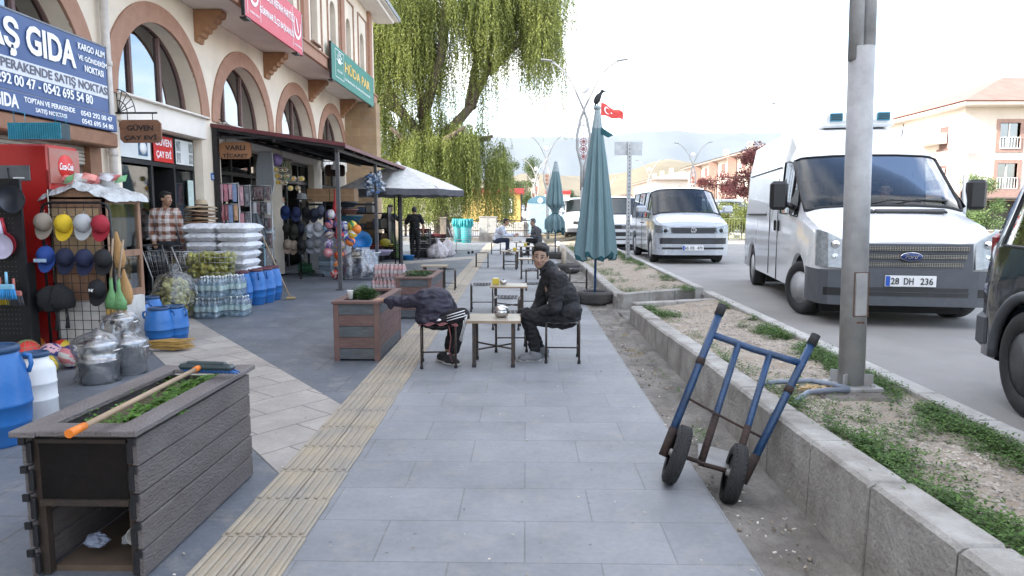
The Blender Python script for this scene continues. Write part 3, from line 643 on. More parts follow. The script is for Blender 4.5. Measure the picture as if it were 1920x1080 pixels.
plaque(13.45, -5.98, -5.36, 2.56, 2.88, ['VARLI', 'TİCARET'], plq2, 'orange brown wooden plaque hanging under the awning end')
plaque(20.2, -5.88, -5.30, 2.58, 2.92, [], plq3, 'dark wooden plaque hanging far along under the awning')
T = thing('market_sign', 'black market sign with pale green letters in the shop window', 'sign', (-5.9, 17.0, 2.2)); mb = MB(); mb.box((-5.95, 17.05, 2.55), (.04, .8, .62), b=.004); lpart(T, mb, 'panel', blackf)
mb = MB(); on_wall(mb, 'DORA', -5.925, 17.05, 2.58, .6, .2, bold=.02); on_wall(mb, 'MARKET', -5.925, 17.05, 2.32, .62, .17, bold=.02); lpart(T, mb, 'lettering', M('pale_green_lettering', (.45, .6, .3), .5))
T = thing('house_number_plate', 'small blue house number plate on the cream pillar', 'number plate', (-5.99, 13.12, 2.1)); mb = MB(); mb.box((-5.99, 13.12, 2.2), (.012, .14, .14), b=.003); lpart(T, mb, 'plate', M('plate_blue', (.05, .15, .4), .4)); mb = MB(); on_wall(mb, '12', -5.982, 13.12, 2.16, .07, .07); lpart(T, mb, 'lettering', white_t)
# lean-to awning
T = thing('awning', 'maroon sheet metal lean-to awning on black posts along the shopfronts', 'awning', (-6, 13.2, 0))
def awz(x, y): t = (x+6)/2.5; return 3.16-.36*t+.012*math.sin(y*PI*2/.18)
mb = MB(); mb.sheet(lambda u, v: (-6.0+2.55*v, 13.15+7.0*u, awz(-6+2.55*v, 13.15+7.0*u)), 230, 4); mb.box((-3.44, 16.65, 2.775), (.02, 7.0, .07)); 
mb.box((-4.72, 13.14, 2.985), (2.6, .02, .07), rot=Matrix.Rotation(.143, 3, 'Y')); lpart(T, mb, 'roof_sheet', M('maroon_sheet', (.13, .03, .035), .5))
mb = MB()
for y in [13.2+i*.86 for i in range(9)]: mb.box((-4.73, y, 2.93), (2.52, .05, .07), rot=Matrix.Rotation(.143, 3, 'Y'))
for x in (-5.9, -4.8, -3.6): mb.box((x, 16.6, 2.93-.144*(x+4.73)-.06), (.05, 6.9, .06))
mb.box((-5.4, 13.2, 2.94), (1.1, .04, .04)); lpart(T, mb, 'rafters', black_m)
for (x, y) in ((-3.62, 13.25), (-3.62, 16.6), (-3.62, 19.9)):
    mb = MB(); mb.box((x, y, 1.37), (.07, .07, 2.76)); mb.box((x, y, .01), (.16, .16, .02)); lpart(T, mb, 'post', M('grey_post', (.09, .09, .095), .5, .3))
mb = MB(); mb.box((-5.94, 13.2, 1.6), (.09, .09, 3.1)); lpart(T, mb, 'post', black_m)
T = thing('pendant_lamp', 'white pendant lamp hanging from the awning rafters', 'lamp', (-4.2, 15.2, 2.5)); mb = MB(); mb.tube([(-4.2, 15.2, 2.65), (-4.2, 15.2, 2.86)], .006, 6); lpart(T, mb, 'cord', black_m); mb = MB(); mb.lathe([(.02, .2), (.045, .16), (.05, .12), (.09, .10), (.10, .02), (.07, 0), (0, 0)], (-4.2, 15.2, 2.46), 14); lpart(T, mb, 'lamp_shade', M('white_plastic', (.7, .7, .7), .4))
# ================================================================ FAR BUILDINGS, LAMPS, TREES
far_white = M('far_white_plaster', (.66, .60, .54), .85, var=.05, scale=.5); salmon = M('salmon_trim', (.36, .235, .20), .8); far_glass = glassy('far_glass', (.15, .17, .2), .25)
red_roof = M('pink_red_roof', (.42, .16, .13), .7, scale=1)
def bpart2(T, mb, name, m, parent=None): return mb.build(name, m, parent or T)
def rail(mb, x0, x1, y, z, h=.9, n=9, axis=0):
    for zz in (z, z+h):
        mb.box(((x0+x1)/2, y, zz) if axis == 0 else (y, (x0+x1)/2, zz), (abs(x1-x0), .05, .05) if axis == 0 else (.05, abs(x1-x0), .05))
    for i in range(n+1):
        x = x0+(x1-x0)*i/n; mb.box((x, y, z+h/2) if axis == 0 else (y, x, z+h/2), (.03, .03, h))
# white corner house on the right: corner nearest at (33, 53)
T = thing('corner_house', 'white three-storey house with salmon window frames and pink roof on the right', 'house', (33, 53, .15))
openings = [(3.4, 5.9+.3, 1.5, 1.9), (3.4, 2.9+.3, 1.5, 1.9), (9, 6.2, 1.5, 1.9), (9, 3.2, 1.5, 1.9)]
mb = MB(); wall_grid(mb, (0, 0, 0), (1, 0, 0), (0, 0, 1), .3, 13, 9.3, [(x-w/2, z, x+w/2, z+h) for x, z, w, h in openings]+[(1, .1, 12, 2.3)])
side = [(2.5, 6.4, 1.2, 1.7), (2.5, 3.4, 1.2, 1.7), (7.2, 6.4, 1.2, 1.7), (7.2, 3.4, 1.2, 1.7)]
wall_grid(mb, (0, 10.2, 0), (0, -1, 0), (0, 0, 1), .3, 9.9, 9.3, [(10.2-y-w/2, z, 10.2-y+w/2, z+h) for y, z, w, h in side]); mb.box((6.5, 10.4, 4.65), (13, .3, 9.3)); mb.box((13, 5.2, 4.65), (.3, 10.4, 9.3))
mb.box((-.7, 4.5, 4.4), (1.3, 5, .9)); mb.box((-.7, 4.5, 7.2), (1.3, 5, .8)); mb.box((-.7, 7, 5.8), (1.3, .2, 3.6)); bpart2(T, mb, 'wall', far_white)
mb = MB(); mb.box((6.5, 5.2, 4), (11.8, 9, 7.8)); bpart2(T, mb, 'room', roomm)
for k, (x, z, w, h) in enumerate(openings):
    mb = MB(); a = .28; mb.poly([[(x-w/2-a, z-a), (x+w/2+a, z-a), (x+w/2+a, z+h+a), (x-w/2-a, z+h+a)], [(x-w/2, z), (x-w/2, z+h), (x+w/2, z+h), (x+w/2, z)]], (0, -.06, 0), (1, 0, 0), (0, 0, 1), .2)
    f = bpart2(T, mb, 'window', salmon); mb = MB(); mb.box((x, .15, z+h/2), (w, .04, h)); bpart2(T, mb, 'pane', far_glass, f); mb = MB(); mb.box((x, .1, z+h/2), (.08, .05, h)); rail(mb, x-w/2, x+w/2, -.12, z+.02, .8, 7); bpart2(T, mb, 'railing', M('white_rail', (.75, .75, .75), .5), f)
for (y, z, w, h) in side:
    mb = MB(); mb.box((.1, y, z+h/2), (.1, w, h)); mb.box((-.02, y, z-.08), (.12, w+.3, .14)); bpart2(T, mb, 'window', framem)
mb = MB(); mb.box((6.5, -.05, 2.75), (13.1, .3, .8)); mb.box((-.03, 5, 2.75), (.25, 10.4, .5)); bpart2(T, mb, 'floor_band', salmon)
mb = MB(); mb.box((6.5, -.9, 2.45), (13, 1.8, .12)); mb.box((-.8, 3.5, 2.45), (1.6, 8.5, .12))
for x in (-1.5, 4, 8): mb.box((x, -1.7, 1.2), (.1, .1, 2.4))
bpart2(T, mb, 'shop_canopy', M('dark_canopy', (.09, .085, .08), .6))
mb = MB(); mb.box((6.5, 5, 9.4), (14.6, 12.4, .25)); bpart2(T, mb, 'eave', plaster2)
mb = MB(); mb.add([(-1, -1.4, 9.55), (14, -1.4, 9.55), (14, 11.6, 9.55), (-1, 11.6, 9.55), (6, 5.1, 12.4), (9, 5.1, 12.4)], [(0, 1, 5, 4), (1, 2, 5), (2, 3, 4, 5), (3, 0, 4)]); bpart2(T, mb, 'roof', red_roof)
S_ = thing('wall_sign', 'small white three-line sign on the corner of the white house', 'sign', (32.9, 52.8, 6.0)); mb = MB(); mb.box((0, -.2, .35), (1.3, .06, .72)); mb.build('board', M('sign_plain_white', (.8, .8, .8), .5), S_)
mb = MB()
for k, s_ in enumerate(('DTS HASÇAR', 'SERİN SAĞ', 'TEL 0546 573 43')): text_mb(mb, s_, (-.58, -.235, .5-.2*k), (1, 0, 0), (0, 0, 1), 1.15, .13, bold=.01)
mb.build('lettering', dark_t, S_)
# long balcony block further down the street
for (bx, by, n, lab, hh) in ((28.5, 84, 4, 'long white apartment block with open balconies beyond the plum trees', 9.2), (26.0, 138, 3, 'cream low row of flats farthest down the right side', 8.2)):
    T = thing('apartment_block', lab, 'apartment block', (bx, by, .15)); Ld = n*9.5
    mb = MB(); mb.box((5, Ld/2, hh/2), (9.8, Ld, hh)); mb.box((.5, .1, hh/2), (1, .3, hh)); bpart2(T, mb, 'wall', far_white)
    mb = MB(); mb.add([(-1.2, -1, hh), (11, -1, hh), (11, Ld+1, hh), (-1.2, Ld+1, hh), (5, -.5, hh+1.5), (5, Ld, hh+1.5)], [(0, 1, 4), (1, 2, 5, 4), (2, 3, 5), (3, 0, 4, 5)]); mb.box((5, Ld/2, hh-.1), (12, Ld+2, .2)); bpart2(T, mb, 'roof', M('grey_pink_roof', (.45, .36, .33), .8))
    for c in range(n*2):
        yc = 2.4+c*4.7
        for fl in range(3 if hh > 9 else 2):
            z = .4+fl*2.95
            if c % 2 == 0:
                mb = MB(); mb.box((.07, yc, z+1.25), (.1, 3.2, 2.2)); bpart2(T, mb, 'balcony_recess', roomm)
                mb = MB(); mb.box((-.65, yc, z+.35), (1.2, 3.6, .7)); mb.box((-.65, yc-1.8, z+1.3), (1.2, .15, 2.6)); bpart2(T, mb, 'balcony', salmon if fl else far_white)
            else: mb = MB(); mb.box((.04, yc, z+1.4), (.12, 1.6, 1.4)); bpart2(T, mb, 'window', framem)
    mb = MB()
    for y in (2, Ld*.4, Ld*.7): mb = MB(); mb.box((3.4, y, hh+1.4), (.7, .7, 1.6)); bpart2(T, mb, 'chimney', far_white)
# yellow kiosk with its terrace
mb = MB(); mb.box((-6, 65.5, .25), (18, 20, .9), b=.02); mb.box((-3, 55.0, .1), (9, 1, .5)); struct('stone_terrace', mb, M('pale_terrace_stone', (.48, .46, .42), .9, scale=1))
T = thing('gate_kiosk', 'yellow kiosk with red fascia behind the terrace', 'kiosk', (-2.1, 61, .7)); mb = MB(); mb.box((-.9, 1.5, 1.3), (5.2, 3, 2.6), b=.02); bpart2(T, mb, 'wall', M('yellow_wall', (.62, .43, .14), .8))
mb = MB(); mb.box((-.9, 1.5, 2.75), (5.8, 3.7, .5), b=.03); bpart2(T, mb, 'roof', M('dark_red_fascia', (.30, .04, .04), .6)); mb = MB(); mb.box((1.72, -.01, 1.3), (.12, .1, 2.6)); bpart2(T, mb, 'corner_post', blackf)
mb = MB(); mb.box((.55, -.04, 1.45), (1.0, .1, 1.5)); f = bpart2(T, mb, 'window', M('dark_grey_frame', (.06, .06, .07), .6)); mb = MB(); mb.box((.55, -.1, 1.45), (.7, .02, 1.2)); bpart2(T, mb, 'frame', white_t, f); mb = MB(); mb.box((.55, -.12, 1.45), (.5, .02, 1.0)); bpart2(T, mb, 'pane', roomm, f)
# light blue booth
T = thing('blue_booth', 'pale blue booth with rounded dark top behind the far closed parasol', 'booth', (1.15, 50, 0)); mb = MB(); mb.box((0, .6, 1.15), (2.0, 1.2, 2.2), b=.05); bpart2(T, mb, 'body', M('booth_blue', (.34, .50, .62), .5))
mb = MB(); mb.poly([arcpts(0, 1.0, 0, 16)], (0, -.02, 2.25), (1, 0, 0), (0, 0, .5), 1.2); bpart2(T, mb, 'top', M('booth_top_blue', (.10, .22, .30), .5)); mb = MB(); mb.lathe([(0, 0), (.2, 0), (.2, .02), (0, .02)], (-.05, -.03, 2.42), 14, axis=(0, -1, 0)); mb.box((.5, -.04, 2.42), (.3, .03, .3)); bpart2(T, mb, 'emblem', white_t)
mb = MB(); mb.box((.02, -.01, 1.1), (1.7, .02, 1.9), b=.005); bpart2(T, mb, 'door', M('booth_blue_door', (.36, .52, .64), .5))
# decorative street lamps
galv = M('galvanised_paint', (.40, .40, .40), .6, .1, var=.15, scale=5, dirt=.45, bump=.3, bscale=60); lampgrey = M('lamp_grey', (.34, .34, .35), .6, .0); pat_red = M('pattern_red', (.33, .06, .06), .5); pat_white = M('pattern_white', (.65, .65, .65), .5)
def street_lamp(loc, label, group, detail=True, s=1.):
    T = thing('street_lamp', label, 'street lamp', loc, 0, group); T.scale = (s, s, s)
    mb = MB(); mb.tube([(0, 0, .03), (0, 0, 2.28)], [.084, .080], 20); mb.box((0, 0, .02), (.30, .30, .025), b=.004)
    for a in range(4):
        c, s_ = math.cos(a*PI/2+PI/4), math.sin(a*PI/2+PI/4); mb.tube([(.14*c, .14*s_, .02), (.14*c, .14*s_, .05)], .014, 6); mb.box((.10*c, .10*s_, .07), (.08, .010, .09), rz=a*PI/2+PI/4)
    for a in range(8): c, s_ = math.cos(a*PI/4), math.sin(a*PI/4); 
    mb.build('base_post', galv, T)
    if detail: mb = MB(); mb.box((.01, -.079, .66), (.075, .012, .29), b=.003); d_ = mb.build('service_door', galv, T); mb = MB(); mb.poly([[(-.04, .51), (.06, .51), (.06, .81), (-.04, .81)], [(-.034, .516), (-.034, .804), (.054, .804), (.054, .516)]], (0, -.0835, 0), (1, 0, 0), (0, 0, 1), .003); mb.box((.01, -.083, .47), (.05, .004, .012)); mb.build('rust_edge', M('rust_brown', (.14, .075, .045), .9, scale=20), d_)
    for sgn in (-1, 1):
        pts = [(sgn*.045, 0, 2.2), (sgn*.045, 0, 2.9), (sgn*.10, 0, 3.12), (sgn*.185, 0, 3.45), (sgn*.19, 0, 3.85), (sgn*.10, 0, 4.3), (sgn*.0, 0, 4.58), (-sgn*.17, 0, 4.95), (-sgn*.38, 0, 5.4), (-sgn*.62, 0, 5.72), (-sgn*.88, 0, 5.93), (-sgn*1.0, 0, 5.98)]
        pts = [(p[0], .012*sgn, p[2]) for p in pts]
        mb = MB(); mb.tube(pts, [.046]*6+[.04, .036, .033, .03, .028, .026], 10); a_ = mb.build('arm', galv if detail else lampgrey, T)
        mb = MB(); mb.box((-sgn*1.12, 0, 6.02), (.34, .10, .05), rot=Matrix.Rotation(sgn*.12, 3, 'Y'), b=.015); mb.build('lamp_head', M('lamp_head_grey', (.28, .28, .28), .5), a_)
    mb = MB(); mb.lathe([(0, -.02), (.15, -.02), (.17, 0), (.15, .02), (0, .02)], (0, 0, 5.22), 20, axis=(0, 1, 0)); mb.build('disc', pat_white, T)
    mr_, mw = MB(), MB()
    for k, zc in enumerate((3.2, 3.42, 3.64, 3.88, 4.12)):
        m_ = mr_ if k < 3 else mw; rad = .11 if k in (1, 2, 3) else .085
        for q in range(8): a = q*PI/4; m_.tube([(0, 0, zc), (rad*math.cos(a), 0, zc+rad*math.sin(a))], .009, 4)
        m_.tube([(rad*math.cos(q*PI/6), 0, zc+rad*math.sin(q*PI/6)) for q in range(12)], .010, 4, closed=True)
        m_.tube([(rad*.5*math.cos(q*PI/4), 0, zc+rad*.5*math.sin(q*PI/4)) for q in range(8)], .008, 4, closed=True)
    mw.tube([(0, 0, 2.95), (0, 0, 4.45)], .008, 4)
    mr_.build('red_rosettes', pat_red, T); mw.build('white_rosettes', pat_white, T); return T
gp = G(1612, 728, .33)
lampA = street_lamp((gp.x, gp.y+.12, .30), 'nearest weathered grey lamp post standing on the stony island', 'decorative lamp posts')
lampA.rotation_euler = (0, R(-1.3), 0)
l2 = dup(lampA, (1.74, 20.9, .0), 0, 'ornate lamp post with red rosettes beside the near closed parasol'); l2.rotation_euler = (0, 0, 0)
l3 = dup(lampA, (1.32, 40, 0), 0, 'second ornate lamp post, above the far closed parasol'); dup(lampA, (1.0, 58, 0), 0, 'third ornate lamp post on the near side, beyond the far parasol'); dup(lampA, (1.0, 78, 0), 0, 'farthest ornate lamp post on the near side of the street')
for (x, y, s_) in ((11.75, 30.1, 'nearest lamp post across the road, its arms above the white van roof'), (11.4, 46.9, 'second lamp post across the road, before the balcony block'), (11.2, 62, 'third lamp post across the road, against the tan hill'), (11.2, 92, 'small distant lamp post across the road, right of the sign post')): dup(lampA, (x, y, .2), 0, s_)
# plaque post (back of a road sign)
T = thing('sign_post', 'perforated steel post carrying a blank grey sign board seen from behind', 'sign post', (2.78, 18.6, .25)); mb = MB(); mb.box((0, 0, 1.55), (.11, .05, 3.15)); mb.box((-.045, -.03, 1.55), (.012, .02, 3.15)); mb.box((.045, -.03, 1.55), (.012, .02, 3.15)); mb.build('post', M('zinc', (.42, .43, .44), .4, .7, bump=.3), T)
mb = MB(); mb.box((-.02, .05, 2.98), (.74, .02, .36), b=.006); mb.build('sign_board', M('sign_back', (.47, .49, .50), .5, .2), T)
mb = MB()
for k in range(30): mb.box((0, -.027, .15+k*.1), (.022, .004, .045))
mb.build('holes', blackf, T)
# flag on the second lamp
T = thing('flag', 'red flag with white crescent flying behind the near parasol top', 'flag', (2.1, 20.6, 4.2))
mb = MB(); fo = P(1125, 190, 20.6)-T.location
def fl(u, v): return (fo.x+.03+.66*u, .10*math.sin(u*6+v)*u, fo.z-.04-.26*u-.05*u*u-(.38-.18*u)*v+.03*math.sin(u*9))
mb.sheet(fl, 18, 8); o_ = mb.build('cloth', M('flag_red', (.72, .09, .08), .7, trans=.5), T); mb = MB(); mb.tube([(fo.x, 0, fo.z+.12), (fo.x, 0, fo.z-1.1), (fo.x-.14, .2, fo.z-1.5)], .012, 6); mb.build('pole', lampgrey, T)
mb = MB()
def fq(a, b_): q = fl(a, b_); return (q[0], q[1]-.012, q[2])
pts = [(.28+.13*math.cos(R(t)), .5+.30*math.sin(R(t))) for t in range(40, 321, 20)]+[(.31+.10*math.cos(R(t)), .5+.23*math.sin(R(t))) for t in range(320, 39, -20)]
mb.add([fq(*p) for p in pts], [(i, i+1, len(pts)-2-i, len(pts)-1-i) for i in range(len(pts)//2-1)]); q = (.47, .5); mb.add([fq(q[0]+.05*(1 if k % 2 == 0 else .4)*math.cos(k*PI/5), q[1]+.12*(1 if k % 2 == 0 else .4)*math.sin(k*PI/5)) for k in range(10)], [tuple(range(10))]); mb.build('crescent', white_t, T)

# ---------------------------------------------------------------- trees
bark = M('bark', (.16, .125, .095), .95, var=.3, scale=6, bump=2, bscale=22, stretch=(1, 1, .3))
willow_m = M('willow_leaf', (.25, .28, .075), .6, col2=(.15, .19, .05), scale=.45, island=.40, trans=.5)
def leafmesh(name, m, parent, P0, D0, L0, W0):
    # numpy: each leaf a kite; P0 base, D0 direction, L0 length, W0 width vector
    n = len(P0); tip = P0+D0*L0[:, None]; mid = P0+D0*(L0*.45)[:, None]
    V = np.stack([P0, mid-W0, tip, mid+W0], 1).reshape(-1, 3); me = bpy.data.meshes.new(name)
    me.vertices.add(4*n); me.vertices.foreach_set('co', V.ravel()); me.loops.add(4*n); me.loops.foreach_set('vertex_index', np.arange(4*n)); me.polygons.add(n); me.polygons.foreach_set('loop_start', np.arange(n)*4); me.polygons.foreach_set('loop_total', np.full(n, 4)); me.materials.append(m); me.update(calc_edges=True); me.validate()
    return link(bpy.data.objects.new(name, me), parent)
def willow():
    T = thing('willow_tree', 'tall weeping willow with drooping green strands behind the white parasol', 'willow tree', (-4.9, 40, 0)); rg = np.random.default_rng(3); rnd = random.Random(4)
    mb = MB(); mb.tube([(0, 0, -.1), (.05, 0, .5), (-.1, 0, 2.5), (-.3, 0, 5)], [.75, .5, .45, .42], 14)
    limbs = [[(-.3, 0, 4.8), (.3, 0, 6), (1.7, .3, 7.6), (2.7, .2, 9.6), (3.0, 0, 11.8), (4.2, -.2, 13.4)], [(-.3, 0, 4.8), (-1.1, .4, 7), (-1.3, .2, 10), (-1.8, 0, 13.6)], [(-.4, 0, 5), (-2.4, -.4, 7.5), (-3.6, -.6, 10.4), (-4.2, -.5, 12.2)], [(1.7, .3, 7.6), (2.0, 1.4, 10.5), (1.2, 1.6, 14.6)], [(2.7, .2, 9.6), (4.4, .4, 11.2), (6.1, .3, 12.8)], [(-1.1, .4, 7), (.2, -1.2, 10), (.6, -1.5, 14.4)], [(-2.4, -.4, 7.5), (-4.5, .3, 8.7), (-5.2, .3, 9.4)], [(-.3, 0, 4.4), (.5, -1.3, 5.6), (1.6, -1.9, 6.2)], [(-.3, 0, 4.4), (-1.6, -1.0, 5.4), (-2.6, -1.6, 6.2)], [(0, 0, 4.6), (1.8, .6, 5.6), (3.0, .6, 6.0)]]
    for l in limbs: mb.tube(l, [.34*(1-.8*i/(len(l)-1))**1.1+.03 for i in range(len(l))], 9)
    mb.build('trunk', bark, T)
    Ps, Ds, Ls, Ws = [], [], [], []
    # clumps of strands: anchor (x, y, z), radius, hang length, count
    clumps = []
    for _ in range(92):
        x = rnd.uniform(-4.8, 7.0); z = 15.6-.05*(x-.5)**2+rnd.uniform(-2.6, .9)
        clumps.append((x, rnd.uniform(-2.2, 2.2), z, .75, rnd.uniform(2.4, 5.0), 26))
    for _ in range(40):
        x = rnd.uniform(-4.9, .4); clumps.append((x, rnd.uniform(-2, 2), rnd.uniform(10.5, 13.6), .8, rnd.uniform(3.2, 5.6), 28))
    for (x, z, h) in ((6.9, 13.0, 4.6), (6.1, 13.6, 5.2), (5.3, 14.0, 5.0), (4.5, 14.2, 7.6), (3.6, 13.9, 6.2), (7.6, 12.6, 3.6), (6.4, 14.8, 5.4), (7.3, 13.9, 3.9), (4.9, 14.6, 4.0)): clumps.append((x-1.0, rnd.uniform(-1, 1), z, .42, h, 40))
    clumps.append((2.45, .1, 12.0, .22, 6.4, 30)); clumps.append((-.4, .1, 10.5, .5, 4.0, 24))
    for _ in range(44):
        a = rnd.uniform(0, 2*PI); rr = 3.1*math.sqrt(rnd.random()); x = .35+rr*math.cos(a)*1.12; clumps.append((x, rr*math.sin(a)*.8, 6.9-.18*rr*rr+rnd.uniform(-.9, .6), .6, 3.6+.22*rr*rr+rnd.uniform(-.4, .4), 30))
    for _ in range(12): clumps.append((rnd.uniform(-4.7, -1.6), rnd.uniform(-1.5, 1.5), rnd.uniform(6.3, 8.6), .55, rnd.uniform(2.5, 3.8), 22))
    for (cx, cy, cz, cr, hang, n) in clumps:
        for _ in range(int(n*1.7)):
            a = rnd.uniform(0, 2*PI); rr = cr*math.sqrt(rnd.random()); x, y, z = cx+rr*math.cos(a), cy+rr*math.sin(a), cz+rnd.gauss(0, .25)-rr*.4
            H = hang*rnd.uniform(.45, 1.08); H = min(H, z-.75-rnd.random()*.35)
            if H < .3: continue
            k = int(H/.085); t = np.linspace(0, 1, k); sw = rg.normal(0, .10, 2); ph = rg.uniform(0, 6)
            X = x+math.cos(a)*.5*np.sqrt(t)*cr+sw[0]*t*H*.3+.05*np.sin(t*9+ph); Y_ = y+math.sin(a)*.5*np.sqrt(t)*cr+sw[1]*t*H*.3; Z = z+.15*np.sin(t*3)-H*t
            p = np.stack([X, Y_, Z], 1)+rg.normal(0, .022, (k, 3)); d = np.stack([rg.normal(0, .45, k), rg.normal(0, .45, k), -rg.uniform(.35, 1.1, k)], 1); d /= np.linalg.norm(d, axis=1)[:, None]
            L_ = rg.uniform(.10, .21, k)*(1.-.3*t); ang = rg.uniform(0, 2*PI, k); w = np.stack([np.cos(ang), np.sin(ang), np.zeros(k)], 1)*(.024+.016*rg.random(k))[:, None]
            Ps.append(p); Ds.append(d); Ls.append(L_); Ws.append(w)
    leafmesh('crown', willow_m, T, np.concatenate(Ps), np.concatenate(Ds), np.concatenate(Ls), np.concatenate(Ws)); return T
willow()
def bush_tree(label, loc, h, w, m, trunk_h=.35, seed=1, n=5000, leaf=.09, cat='tree', name='tree', group=None, dens=14, parent_label=None, rt=.07):
    T = thing(name, label, cat, loc, 0, group); rg = np.random.default_rng(seed); rnd = random.Random(seed)
    mb = MB(); mb.tube([(0, 0, -.1), (rnd.uniform(-.05, .05)*h, 0, h*trunk_h), (rnd.uniform(-.08, .08)*w, 0, h*.8)], [rt*1.2, rt, rt*.3], 8)
    cs = []
    for i in range(dens):
        a = rnd.uniform(0, 2*PI); rr = w*.5*math.sqrt(rnd.random())*.8; z = h*trunk_h+(h*(1-trunk_h))*(.12+.8*rnd.random()); q = 1-abs((z/h-.62))*1.1; c = (rr*math.cos(a)*q, rr*math.sin(a)*q, z); cs.append((c, w*rnd.uniform(.13, .24)))
        mb.tube([(0, 0, h*trunk_h*rnd.uniform(.7, 1.2)), (c[0]*.5, c[1]*.5, (c[2]+h*trunk_h)/2*1.02), c], [rt*.45, rt*.3, rt*.1], 5)
    mb.build('trunk', bark, T); per = n//dens; Ps = []
    for (c, r_) in cs:
        v = rg.normal(0, 1, (per, 3)); v /= np.linalg.norm(v, axis=1)[:, None]; v *= (r_*rg.random(per)**.45)[:, None]; v[:, 2] *= .8; Ps.append(v+np.array(c))
    p = np.concatenate(Ps); k = len(p); d = rg.normal(0, 1, (k, 3)); d[:, 2] -= .3; d /= np.linalg.norm(d, axis=1)[:, None]; w_ = np.cross(d, rg.normal(0, 1, (k, 3))); w_ /= np.linalg.norm(w_, axis=1)[:, None]
    leafmesh('crown', m, T, p, d, rg.uniform(.6, 1.3, k)*leaf, w_*(leaf*.3)); return T
plum_m = M('plum_leaf', (.11, .03, .035), .6, col2=(.17, .055, .05), scale=1, island=.5, trans=.3); green_m = M('poplar_leaf', (.09, .13, .045), .6, island=.4, trans=.3); dgreen_m = M('spruce_leaf', (.07, .115, .05), .7, island=.4, trans=.15)
def atpx(px, Y, z=.2): p = P(px, 400, Y); return (p.x, Y, z)
for i, (px, Y, h, w, lab) in enumerate(((1405, 43, 5.6, 3.0, 'dark red plum tree directly left of the white cargo van'), (1338, 55, 4.4, 3.6, 'pale red plum tree above the silver van mirror'), (1262, 75, 4.2, 3.4, 'red plum tree over the roof of the silver van'), (1168, 92, 3.6, 4.0, 'small red plum tree left of the sign post'))): bush_tree(lab, atpx(px, Y), h, w, plum_m, .3, i+10, 6000, .13, group='plum trees across the road', name='plum_tree', cat='plum tree')
bush_tree('light green spruce tree in front of the white corner house', atpx(1842, 36), 3.6, 2.6, M('spruce_light', (.13, .20, .07), .7, island=.4, trans=.2), .1, 31, 6000, .10, name='spruce_tree', cat='spruce tree')
for i, (px, Y, h, w, lab) in enumerate(((985, 85, 8.5, 5, 'loose green poplar right of the willow'), (965, 95, 6.5, 5, 'low green tree between willow and booth'), (1072, 110, 5.2, 4, 'small dark tree left of the near parasol'), (1052, 120, 5, 5, 'small grey green tree beyond the trucks'), (722, 60, 8.0, 4.5, 'green tree seen between the building corner and the willow'), (935, 110, 7.0, 6, 'pale green tree half hidden by the willow edge'))): bush_tree(lab, atpx(px, Y, 0), h, w, green_m if i != 2 else dgreen_m, .25, i+40, 6000, .17, group='background trees')
# hedge fence across the road: shrubs behind wire fence
for i, (px, Y, h, w) in enumerate(((1368, 34, 1.7, 2.2), (1392, 34.5, 1.9, 1.8), (1415, 35, 1.3, 2.2), (1345, 36, 1.4, 2.0), (1440, 35, 1.5, 2.2))): bush_tree(['yellow green shrub behind the wire fence, leftmost but one', 'tallest yellow green shrub behind the wire fence', 'low shrub behind the wire fence close to the cargo van', 'leftmost shrub behind the wire fence', 'shrub behind the wire fence mostly hidden by the cargo van'][i], atpx(px, Y, .3), h, w, M('shrub_leaf', (.17, .20, .05), .7, island=.5, trans=.3), .1, i+60, 3000, .08, name='shrub', cat='shrub', group='shrubs behind the wire fence', rt=.02)
T = thing('wire_fence', 'low yellow green wire fence in front of the shrubs across the road', 'fence', (9.0, 32.3, .3)); mb = MB()
for z in (.05, .95): mb.box((2.6, 0, z), (7.5, .03, .03))
for k in range(60): mb.box((-1.1+k*.126, 0, .5), (.012, .012, .9))
mb.build('wire_panel', M('fence_green', (.22, .27, .08), .5), T)
for k in range(4): mb = MB(); mb.box((-1.1+k*2.5, 0, .5), (.06, .06, 1.05)); mb.build('post', M('fence_post', (.12, .14, .06), .6), T)
# park fence with low wall beneath the willow, grey utility cabinet, turquoise bins
T = thing('park_fence', 'dark iron railing with brick pillars in front of the willow trunk', 'fence', (-6, 37.5, 0)); ironm = M('iron_dark', (.03, .03, .032), .6)
for k in range(4):
    x = -3.4+k*2.45; mb = MB()
    for z in (.25, .55, 1.1): mb.box((x+1.2, 0, z), (2.2, .04, .05))
    for q in range(18): mb.box((x+.2+q*.12, 0, .65), (.018, .018, .85))
    for q in range(6): mb.tube([(x+.4+q*.34+.12*math.cos(a*PI/4), 0, .82+.12*math.sin(a*PI/4)) for a in range(8)], .012, 4, closed=True)
    mb.build('railing', ironm, T)
    mb = MB(); mb.box((x, 0, .62), (.34, .34, 1.24), b=.02); mb.box((x, 0, 1.26), (.42, .42, .08), b=.02); mb.build('pillar', M('pillar_stone', (.30, .25, .20), .9), T)
mb = MB(); mb.box((.4, 0, .08), (9.8, .3, .2)); mb.build('plinth', conc_m, T)
T = thing('utility_cabinet', 'grey two-door utility cabinet on a concrete base beside the railing', 'cabinet', (-1.98, 36.5, 0)); mb = MB(); mb.box((0, 0, .2), (.95, .5, .42), b=.02); mb.build('plinth', conc_m, T); mb = MB(); mb.box((0, 0, .86), (.92, .42, .86), b=.01); mb.box((0, 0, 1.31), (.98, .48, .05), b=.01); mb.build('body', M('cabinet_grey', (.36, .35, .32), .6), T)
for x in (-.225, .225): mb = MB(); mb.box((x, -.22, .86), (.42, .02, .78), b=.004); mb.box((x*.2, -.235, .86), (.02, .02, .12)); mb.build('door', M('cabinet_door', (.40, .39, .36), .6), T)
turq = M('turquoise_bag', (.05, .42, .45), .45, bump=.8, bscale=12, var=.15, trans=.2)
